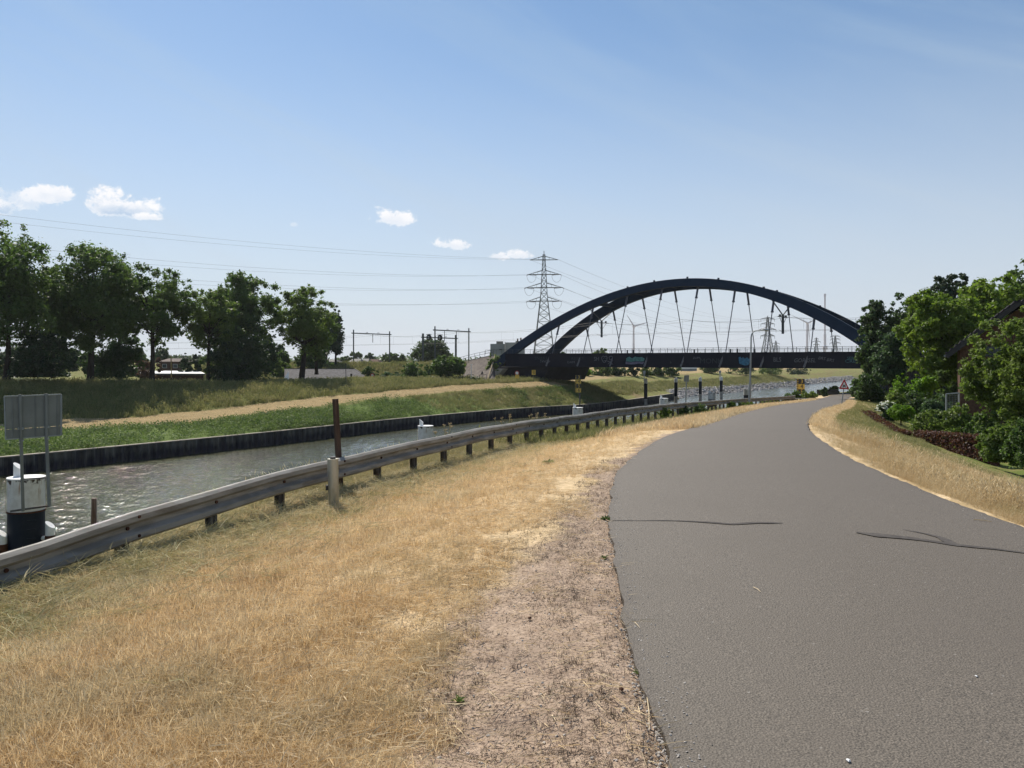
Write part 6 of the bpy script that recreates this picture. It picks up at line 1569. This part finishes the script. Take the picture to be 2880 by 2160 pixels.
GM = {
 'straw': strawmat('dry_straw_blades', [(.80, .63, .37), (.60, .44, .23), (.88, .73, .47), (.46, .33, .18), (.74, .56, .31)], light=(.90, .77, .52), dark=(.56, .38, .19), third=(.50, .43, .27), trans=.35),
 'pale': strawmat('pale_straw_litter', [(.78, .62, .38), (.62, .45, .23), (.82, .68, .46), (.50, .34, .16)], patch=2.0, dark=(.50, .35, .17)),
 'hay': strawmat('greenish_hay', [(.50, .43, .24), (.36, .32, .15), (.60, .52, .31), (.27, .28, .12)], light=(.60, .52, .30), dark=(.24, .27, .09)),
 'green': strawmat('rank_green_grass', [(.10, .13, .035), (.20, .20, .07), (.07, .10, .03), (.36, .30, .14)], trans=.35),
 'tallpale': strawmat('tall_pale_grass', [(.58, .46, .26), (.44, .32, .16), (.70, .58, .36), (.50, .37, .19)], patch=.8, light=(.72, .60, .38), dark=(.46, .31, .15), third=(.36, .34, .15)),
 'weed': strawmat('bank_weeds', [(.10, .165, .035), (.16, .235, .05), (.07, .125, .03), (.21, .26, .075)], trans=.35, patch=.3, dark=(.065, .12, .045), light=(.20, .27, .07)),
 'meadow': strawmat('meadow_grass', [(.21, .225, .07), (.30, .285, .11), (.16, .19, .055), (.38, .32, .16)], trans=.35, patch=.22, light=(.36, .32, .15), dark=(.13, .16, .05)),
 'twig': strawmat('dark_stubble', [(.10, .065, .04), (.06, .04, .03), (.15, .10, .06), (.05, .04, .03)], trans=.05),
}
def gl(kind, n, h0, h1, rad, wd, lean, cnt_=5, **kw): return [blade_mesh('%s_tuft' % kind, n, h0, h1, rad, wd, lean, 200 + i + hash(kind) % 7 * 0, GM[kind], **kw) for i in range(cnt_)]
def nearpts(n, ylo, yhi, fx_, power=1.6, seed=0):
    r_ = np.random.default_rng(seed); u = r_.random(n); y = (ylo ** (1 - power) + u * (yhi ** (1 - power) - ylo ** (1 - power))) ** (1 / (1 - power))
    x = fx_(y, r_.random(n), r_); z = hN(x, y); return np.stack([x, y, z], 1), r_
def zrots(n, r_, tilt=.15): return np.stack([r_.normal(0, tilt, n), r_.normal(0, tilt, n), r_.uniform(0, 6.283, n)], 1)
# left verge: standing dry stubble
def keep_mask(p, r_, fn): 
    k_ = r_.random(len(p)) < fn(p); return p[k_]
def verge_density(p):
    uL_ = pathL(p[:, 1]) - p[:, 0]; wv = dirtw(p[:, 1]); nz = vnoise(p[:, 0] * 1.4, p[:, 1] * 1.4, 21) + .5 * vnoise(p[:, 0] * 4, p[:, 1] * 4, 22)
    return np.clip((uL_ + nz * 1.3 - wv * .72) / (.55 * wv + .05), 0, 1) * (0.55 + 0.9 * (vnoise(p[:, 0] * .8, p[:, 1] * .8, 23) + .5)) 
P_, r_ = nearpts(46000, 1.9, 26, lambda y, u, r_: pathL(y) - u * np.minimum((pathL(y) - guardX(y)) + .3, .75 * y + 4), 1.9, 31)
P_ = keep_mask(P_, r_, verge_density)
uG_ = P_[:, 0] - guardX(P_[:, 1]); sc_ = (.55 + .75 * r_.random(len(P_))) * np.clip(.45 + .5 * (pathL(P_[:, 1]) - P_[:, 0]) / 2.0, .45, 1.15)
big = P_[:, 1] > 9; sc_[big] *= 1.15
scatter('dry_grass', P_, zrots(len(P_), r_), sc_, gl('straw', 20, .035, .12, .06, .0034, .9, 6), 'dry golden brown stubble covering the left verge', 'grass')
P_, r_ = nearpts(26000, 1.9, 24, lambda y, u, r_: pathL(y) - .03 - u * np.minimum((pathL(y) - guardX(y)) + .3, .75 * y + 4), 1.9, 32)
P_ = keep_mask(P_, r_, lambda p: np.clip(verge_density(p) * 1.0 + .10, 0, 1)); P_[:, 2] += .012
scatter('straw_litter', P_, zrots(len(P_), r_, .12), .6 + .8 * r_.random(len(P_)), gl('pale', 9, .035, .115, .10, .0030, .3, 6, lie=True, curve=.25), 'loose pale straw stalks lying on the verge', 'straw')
# hay along the rail
P_, r_ = nearpts(15000, 2.5, 24, lambda y, u, r_: guardX(y) - .5 + np.abs(r_.normal(0, .85, len(y))) * 1.25, 1.5, 33)
P_[:, 2] += r_.random(len(P_)) * .05
scatter('hay_heaps', P_, zrots(len(P_), r_, .3), .6 + .9 * r_.random(len(P_)), gl('hay', 16, .06, .19, .12, .0038, .4, 6, lie=True, curve=.5), 'greenish mown hay heaped under the guardrail', 'hay')
P_, r_ = nearpts(4200, 10.5, 22, lambda y, u, r_: guardX(y) - .35 - u * 1.6, 1.3, 34)
P_ = keep_mask(P_, r_, lambda p: np.clip(.25 + 1.4 * vnoise(p[:, 0] * .9, p[:, 1] * .9, 25) + (p[:, 1] > 12) * .35, 0, 1))
scatter('tall_grass', P_, zrots(len(P_), r_, .15), .6 + .8 * r_.random(len(P_)), gl('hay', 10, .14, .36, .09, .004, .45, 5, heads=True), 'sparse tall seeding grass behind the guardrail', 'grass')
# farther left verge
P_, r_ = nearpts(17000, 20, 78, lambda y, u, r_: pathL(y) - u * ((pathL(y) - guardX(y)) + .2), 1.3, 35)
uu = (pathL(P_[:, 1]) - P_[:, 0])
scatter('dry_verge_grass', P_[uu < 2.4], zrots((uu < 2.4).sum(), r_), 1.0 + .8 * r_.random((uu < 2.4).sum()), gl('straw', 22, .05, .15, .14, .008, .9, 4), 'dry tan grass along the far part of the left verge', 'grass')
q = P_[uu >= 2.4]
scatter('rough_verge_grass', q, zrots(len(q), r_), .9 + .9 * r_.random(len(q)), gl('meadow', 18, .05, .17, .16, .010, .7, 4), 'rough green and tan grass along the foot of the guardrail', 'grass')
P_, r_ = nearpts(7000, 20, 120, lambda y, u, r_: guardX(y) - 1.0 - u * 5, 1.2, 36)
scatter('bank_grass', P_, zrots(len(P_), r_), 1.0 + .9 * r_.random(len(P_)), gl('meadow', 16, .12, .34, .2, .014, .5, 4, heads=True), 'tall rank grass on the near canal bank', 'grass')
# weeds poking through the rail farther on
WG = 'leafy weeds growing through the guardrail'
wl = ['leafy weed clump under the guardrail left of the blue piles', 'low leafy weed clump under the guardrail below the canal sign', 'dark bramble clump at the guardrail right of the canal sign', 'bramble clump at the guardrail left of the lamp post', 'green clump at the foot of the lamp post',
      'weed clump left of the short gauge board', 'tall weed clump at the foot of the short gauge board', 'weed clump right of the short gauge board', 'dark bush at the end of the verge before the screen fence', 'weeds on the bank above the screen fence', 'bush right of the screen fence below the river', 'low weed clump between lamp post and gauge board']
for i, (px, Y, top, hw, bs, lf) in enumerate(((1870, 38, 1138, 22, 1178, 'willow'), (1925, 43, 1140, 20, 1168, 'oakdark'), (1965, 46, 1136, 24, 1164, 'oak'), (2060, 56, 1130, 16, 1150, 'oak'), (2100, 59, 1130, 26, 1150, 'willow'), (2215, 90, 1108, 18, 1128, 'oak'),
                                       (2240, 97, 1097, 14, 1124, 'oak'), (2275, 99, 1098, 24, 1122, 'willow'), (2318, 112, 1088, 10, 1114, 'oakdark'), (2345, 135, 1084, 14, 1104, 'willow'), (2405, 125, 1086, 16, 1106, 'oak'), (2165, 74, 1120, 26, 1136, 'willow'))):
    ptree('weed_clump', wl[i], 'weeds', px, Y, top, hw, bs - 1, bs + 2, lf, 300 + i, nleaf=1300, size=.11 * Y / 40, nclump=22, limbs=False, group=WG, rr=(.2, .36))
# flowering weeds close behind the rail
for i, (px, Y, top, bs, lab) in enumerate(((1418, 19.9, 1166, 1290, 'pale flowering yarrow stalks left above the guardrail'), (1500, 22.0, 1160, 1280, 'tall umbel weeds above the middle of the guardrail'), (1528, 23.0, 1161, 1275, 'umbel weeds right of the tall ones above the guardrail'), (1250, 16.4, 1192, 1320, 'thin dry stalks above the guardrail right of the second dolphin'))):
    xx = float(guardX(Y)) - .45; zb_ = float(hN(xx, Y)); tp = zpy(top, Y)
    Yy = Y; xx = (px - 1440) / FPX * Yy
    t = empty('umbel_weed', (xx, Yy, float(hN(xx, Yy))), lab, 'weeds')
    h_ = tp - t.location.z; rr_ = random.Random(i + 5); mb = MB(); mh = MB(); ml = MB()
    for k_ in range(6):
        b = Vector((rr_.uniform(-.06, .06), rr_.uniform(-.05, .05), -.05)); tt_ = Vector((b.x + rr_.uniform(-.22, .22), b.y + rr_.uniform(-.1, .1), h_ * rr_.uniform(.75, 1.0)))
        mid_ = b.lerp(tt_, .55) + Vector((rr_.uniform(-.03, .03), 0, 0)); mb.tube([b, mid_, tt_], [.006, .005, .003], 4)
        for q in range(9):
            a = rr_.uniform(0, 6.28); r0 = rr_.uniform(0, .05); c = tt_ + Vector((math.cos(a) * r0, math.sin(a) * r0, rr_.uniform(-.01, .02)))
            mb.bar(tt_ - Vector((0, 0, .05)), c, .003); mh.box(c, (.014, .014, .008), a)
        for q in range(5):
            c = b.lerp(tt_, rr_.uniform(.2, .85)); a = rr_.uniform(0, 6.28); e = c + Vector((math.cos(a) * .09, math.sin(a) * .09, .02)); ml.add([c, c.lerp(e, .5) + Vector((-.02 * math.sin(a), .02 * math.cos(a), 0)), e, c.lerp(e, .5) - Vector((-.02 * math.sin(a), .02 * math.cos(a), 0))], [(0, 1, 2, 3)])
    mb.build('stalks', GM['hay'], t, world_=False); mh.build('flower_heads', GM['pale'], t, world_=False); ml.build('leaves', GM['green'], t, world_=False)
# right verge
P_, r_ = nearpts(34000, 5.5, 34, lambda y, u, r_: pathR(y) + .12 + u * np.minimum(8.5, .5 * y + 2), 1.5, 41)
ur_ = P_[:, 0] - pathR(P_[:, 1]); P_ = P_[(ur_ < 1.4) | (P_[:, 1] < 26) | (r_.random(len(P_)) < .3)]
ur_ = P_[:, 0] - pathR(P_[:, 1])
s_ = np.clip(.28 + ur_ / 1.6, .28, 1.1) * np.clip(1.35 - ur_ / 7, .4, 1) * (.75 + .9 * np.clip(vnoise(P_[:, 0] * .7, P_[:, 1] * .7, 43), -.3, .5)) * (.6 + .6 * r_.random(len(P_))) * np.clip(1.25 - P_[:, 1] / 50, .5, 1)
scatter('tall_dry_grass', P_, zrots(len(P_), r_, .12), s_, gl('tallpale', 14, .10, .36, .08, .005, .5, 6, heads=True), 'tall pale dry grass on the right verge', 'grass')
P_, r_ = nearpts(9000, 22, 74, lambda y, u, r_: pathR(y) + .1 + u * np.clip(6 - y * .03, 2, 6), 1.2, 42)
ur_ = P_[:, 0] - pathR(P_[:, 1]); a_ = ur_ < .9
scatter('short_dry_grass', P_[a_], zrots(a_.sum(), r_), .8 + .7 * r_.random(a_.sum()), gl('straw', 18, .04, .12, .12, .008, .8, 4), 'short dry grass edging the right side of the path', 'grass')
scatter('lawn_grass', P_[~a_], zrots((~a_).sum(), r_), .8 + .6 * r_.random((~a_).sum()), gl('meadow', 18, .04, .11, .14, .010, .8, 4), 'short green and tan grass between path and hedge', 'grass')
# dirt strip: dark stubble, straw bits, pebbles
P_, r_ = nearpts(9000, 1.9, 13, lambda y, u, r_: pathL(y) - .02 - u * dirtw(y) * 1.5, 2.0, 51)
P_ = keep_mask(P_, r_, lambda p: np.clip(.45 + 1.3 * vnoise(p[:, 0] * 3, p[:, 1] * 3, 52), 0.05, 1)); P_[:, 2] += .004
scatter('dark_stubble', P_, zrots(len(P_), r_, .1), .35 + .5 * r_.random(len(P_)), gl('twig', 7, .02, .06, .05, .0035, 1.2, 5), 'dark dead grass stubble on the bare soil strip', 'stubble')
P_, r_ = nearpts(2200, 1.9, 13, lambda y, u, r_: pathL(y) - .0 - u * dirtw(y) * 1.6, 2.0, 53); P_[:, 2] += .008
scatter('straw_bits', P_, zrots(len(P_), r_, .1), .3 + .7 * r_.random(len(P_)), gl('pale', 4, .015, .05, .06, .003, .3, 5, lie=True, curve=.3), 'scattered straw bits on the bare soil strip', 'straw')
peb = []
MT['pebble'] = simple('pebbles', (.34, .30, .26), (.55, .52, .48), 30.0, .8, .2, third=(.14, .11, .10))
for m0 in RK: c_ = m0.copy(); c_.name = 'pebble'; c_.materials.clear(); c_.materials.append(MT['pebble']); peb.append(c_)
P_, r_ = nearpts(4200, 1.9, 14, lambda y, u, r_: pathL(y) + .02 - np.where(r_.random(len(y)) < .5, np.abs(r_.normal(0, .05, len(y))), u * dirtw(y) * 1.5), 2.0, 54)
scatter('pebbles', P_ + np.array([0, 0, .002]), zrots(len(P_), r_, .4), .0025 + .008 * r_.random(len(P_)) ** 2.5, peb, 'small pebbles and soil crumbs along the asphalt edge', 'pebbles')
r_ = np.random.default_rng(61); n = 560; y = 2.6 + 7 * r_.random(n) ** 1.5; f = r_.random(n) ** 2.5 * .045; f = np.where(r_.random(n) < .15, 1 - f, f); x = pathL(y) + .03 + f * (pathR(y) - pathL(y) - .06)
z = zp(y) + .022 + .04 * (1 - (2 * f - 1) ** 2) + .003
scatter('grit', np.stack([x, y, z], 1), zrots(n, r_, .3), .002 + .0045 * r_.random(n), peb, 'loose pale grit on the asphalt near its edge', 'grit')
def path_z(x, y): f = (x - float(pathL(y))) / float(pathR(y) - pathL(y)); return float(zp(y)) + .024 + .04 * (1 - (2 * f - 1) ** 2)
P_, r_ = nearpts(14000, 1.9, 12, lambda y, u, r_: pathL(y) - .01 - u * dirtw(y) * 1.3, 2.0, 57)
P_ = keep_mask(P_, r_, lambda p: np.clip(.12 + 1.3 * vnoise(p[:, 0] * 2.2, p[:, 1] * 2.2, 58), 0.03, 1)); P_[:, 2] += .003
scatter('soil_mulch', P_, zrots(len(P_), r_, .1), .3 + .6 * r_.random(len(P_)), gl('twig', 8, .008, .03, .05, .004, .3, 5, lie=True, curve=.3), 'fine dark plant mulch on the bare soil strip', 'mulch')
# single straws and litter one can point at
def straw(px0, py0, px1, py1, label, rad=.0025):
    Ya = 1.57 * FPX / (py0 - HOR); Yb_ = 1.57 * FPX / (py1 - HOR); a = Vector(((px0 - 1440) / FPX * Ya, Ya, 0)); b = Vector(((px1 - 1440) / FPX * Yb_, Yb_, 0))
    for v in (a, b): v.z = (path_z(v.x, v.y) if v.x > float(pathL(v.y)) else float(hN(v.x, v.y)) + .01) + .006
    o = MB().tube([a, a.lerp(b, .5) + Vector((.004, 0, .004)), b], [rad, rad, rad * .6], 5).build('straw_stalk', GM['pale'], None); tag(o, label, 'straw')
straw(2119, 1663, 2139, 1677, 'short pale straw stalk lying on the middle of the asphalt'); straw(2738, 1464, 2790, 1469, 'long pale straw stalk on the asphalt near the right edge', .004)
straw(1722, 1947, 1782, 1996, 'long straw stalk on the bare soil close to the asphalt'); straw(1820, 1952, 1826, 2042, 'straw stalk standing out along the asphalt edge')
def pebble(px, py, s_, label, mat):
    Y = 1.57 * FPX / (py - HOR); x = (px - 1440) / FPX * Y; me = RK[1].copy(); me.materials.clear(); me.materials.append(mat)
    z = path_z(x, Y) if x > float(pathL(Y)) else float(hN(x, Y)) + .01
    o = link_mesh('pebble', me, None, None, (x, Y, z + s_ * .3)); o.scale = (s_, s_, s_ * .6); tag(o, label, 'pebble')
pebble(2746, 1922, .009, 'white pebble on the right half of the asphalt', MT['white']); pebble(2386, 2154, .012, 'white pebble at the bottom edge of the picture', MT['white'])
pebble(1748, 1928, .018, 'dark clod on the bare soil near the asphalt edge', MT['rust']); pebble(1084, 2017, .013, 'dark clod at lower left of the bare soil', MT['rust']); pebble(1263, 2036, .013, 'dark clod on the soil below the small green plant', MT['rust'])
pebble(1490, 1727, .018, 'dark clod beside the pale straw above the bare soil', MT['rust'])
# crumpled paper-like pale lump in the grass near the rail
Y = 1.95 * FPX / (1590 - HOR); o = link_mesh('pale_stone', RK[3].copy(), None, None, ((410 - 1440) / FPX * Y, Y, float(hN((410 - 1440) / FPX * Y, Y)) + .03)); o.data.materials.clear(); o.data.materials.append(MT['concrete']); o.scale = (.05, .04, .06); tag(o, 'pale stone lying in the dry grass below the guardrail', 'stone')
# small green plants
def rosette(px, py, n, L_, label, zc=1.6):
    Y = zc * FPX / (py - HOR); x = (px - 1440) / FPX * Y; r2 = random.Random(px); mb = MB()
    for i in range(n):
        a = r2.uniform(0, 6.28); l_ = L_ * r2.uniform(.6, 1.2); e = r2.uniform(.15, .9); d = Vector((math.cos(a) * math.cos(e), math.sin(a) * math.cos(e), math.sin(e))); s_ = Vector((-math.sin(a), math.cos(a), 0)) * l_ * .14
        m_ = d * l_ * .5; t_ = d * l_ - Vector((0, 0, l_ * .25)); mb.add([Vector((0, 0, 0)), m_ - s_, t_, m_ + s_], [(0, 1, 2, 3)])
    o = mb.build('small_plant', GM['weed'], None); o.location = (x, Y, float(hN(x, Y)) + .004); tag(o, label, 'plant')
rosette(1290, 1953, 26, .045, 'small green rosette plant on the bare soil'); rosette(1790, 1896, 14, .03, 'tiny green sprout by the asphalt edge below the middle'); rosette(1705, 1462, 30, .07, 'green tuft at the asphalt edge, upper one'); rosette(1700, 1572, 22, .05, 'green tuft at the asphalt edge, lower one')
rosette(1543, 1310, 60, .13, 'green weed patch in the dry verge left of the path bend', 1.7); rosette(355, 1795, 6, .06, 'single green blade in the dry grass', 1.9)

# far bank vegetation
def farscatter(name, n, y0, y1, dfun, zscale, variants, label, cat, seed, dens=None):
    r_ = np.random.default_rng(seed); yw_ = r_.uniform(y0, y1, n); jj = np.clip(np.searchsorted(ys, yw_), 1, len(ys) - 1)
    d = dfun(yw_, r_.random(n), jj); x = np.interp(yw_, ys, PX) + np.interp(yw_, ys, NX) * d; y = yw_ + np.interp(yw_, ys, NY) * d
    di = np.clip(np.searchsorted(dd, d) - 1, 0, len(dd) - 2); f = (d - dd[di]) / (dd[di + 1] - dd[di]); j0 = jj - 1; fj = (yw_ - ys[j0]) / (ys[jj] - ys[j0]); z = (ZF[j0, di] * (1 - f) + ZF[j0, di + 1] * f) * (1 - fj) + (ZF[jj, di] * (1 - f) + ZF[jj, di + 1] * f) * fj
    P_ = np.stack([x, y, z], 1)
    if dens is not None:
        k_ = r_.random(n) < dens(P_, d); P_ = P_[k_]; jj = jj[k_]; d = d[k_]
    if 'track' not in name:
        k_ = (d < drow[jj, 2] - .2) | (d > drow[jj, 3] + .2) | (yw_[k_] if False else (P_[:, 1] > 170)); P_ = P_[k_]
    return scatter(name, P_, zrots(len(P_), r_, .2), (.6 + .8 * r_.random(len(P_))) * zscale, variants, label, cat)
def weedtuft(seed, h_, n=26, L_=.30):
    r_ = np.random.default_rng(seed); c = r_.normal(size=(n, 3)) * np.array([.35, .35, .22]) + np.array([0, 0, h_ * .5]); nn = r_.normal(size=(n, 3)) + np.array([0, 0, 1.2]); nn /= np.linalg.norm(nn, axis=1)[:, None]
    a = np.cross(nn, r_.normal(size=(n, 3))); a /= np.linalg.norm(a, axis=1)[:, None]; b = np.cross(nn, a); s_ = r_.uniform(.4, 1, (n, 1)) * L_ * .5
    V = np.stack([c - a * s_, c - b * s_ * .6, c + a * s_, c + b * s_ * .6], 1).reshape(-1, 3); me = np_mesh('weed_tuft', V, np.arange(4 * n).reshape(-1, 4), False, [('v', 'FACE', r_.random(n))]); me.materials.append(GM['weed']); return me
WT = [weedtuft(i, .5) for i in range(5)]
farscatter('bank_weeds', 17000, 55, 165, lambda y, u, j: .5 + u * (drow[j, 2] * 1.0 - .3), .8, WT, 'lush low green weeds between sheet pile wall and track', 'weeds', 71,
           lambda P_, d: np.clip(.75 + 1.2 * vnoise(P_[:, 0] * .12, P_[:, 1] * .12, 72) + .5 * vnoise(P_[:, 0] * .5, P_[:, 1] * .5, 73) - .75 * sstep(P_[:, 1], 108, 145), 0, 1))
farscatter('dike_grass', 15000, 48, 165, lambda y, u, j: drow[j, 3] + .2 + u * (drow[j, 5] - drow[j, 3]), 1.0, gl('meadow', 14, .3, .8, .4, .05, .5, 4, heads=True), 'long meadow grass on the dike slope below the trees', 'grass', 74)
farscatter('slope_grass', 8000, 126, 172, lambda y, u, j: .6 + u * (drow[j, 4] - .6), .9, gl('meadow', 14, .15, .5, .45, .05, .6, 4, heads=True), 'olive and brownish grass on the far slope left of and under the bridge', 'grass', 77)
r_ = np.random.default_rng(88); n = 5000; LL = r_.uniform(8, 105, n); oo = r_.uniform(-21, -11, n); zz2 = np.interp(oo, [-22, -18, -14.5, -11.5], [-3.9, -1.9, -.25, .9])
P_ = np.array([(*(BP(-.12, W0 / 2, 0) - AX * a_ + PN * b_).xy, c_) for a_, b_, c_ in zip(LL, oo, zz2)])
scatter('embankment_grass', P_, zrots(n, r_, .2), .8 + .9 * r_.random(n), gl('meadow', 14, .25, .7, .45, .07, .6, 4), 'long dry and green grass on the railway embankment', 'grass')
farscatter('shore_grass', 7000, 160, 330, lambda y, u, j: 3.2 + u * 9, 1.3, gl('meadow', 12, .2, .5, .5, .07, .6, 4), 'green grass slope on the far shore beyond the bridge', 'grass', 75)
farscatter('track_stubble', 5000, 55, 165, lambda y, u, j: drow[j, 2] + u * (drow[j, 3] - drow[j, 2]), .8, gl('straw', 12, .05, .18, .4, .03, 1.0, 4), 'straw stubble along the mown track', 'stubble', 76)

# ------------------------------------------------------------------ air
m_ = bpy.data.materials.new('air'); m_.use_nodes = True; t = m_.node_tree
for n in list(t.nodes): t.nodes.remove(n)
pv = t.nodes.new('ShaderNodeVolumePrincipled'); ou = t.nodes.new('ShaderNodeOutputMaterial')
pv.inputs['Color'].default_value = (0.90, 0.93, 1.0, 1); pv.inputs['Density'].default_value = 0.00008; pv.inputs['Anisotropy'].default_value = 0.2
t.links.new(pv.outputs[0], ou.inputs['Volume'])
mb = MB(); mb.box((2950, 3200, 80), (8300, 7800, 190))
hzb = mb.build('haze', m_, None); hzb['kind'] = 'stuff'; hzb['label'] = 'thin summer haze over the whole canal landscape'; hzb['category'] = 'haze'
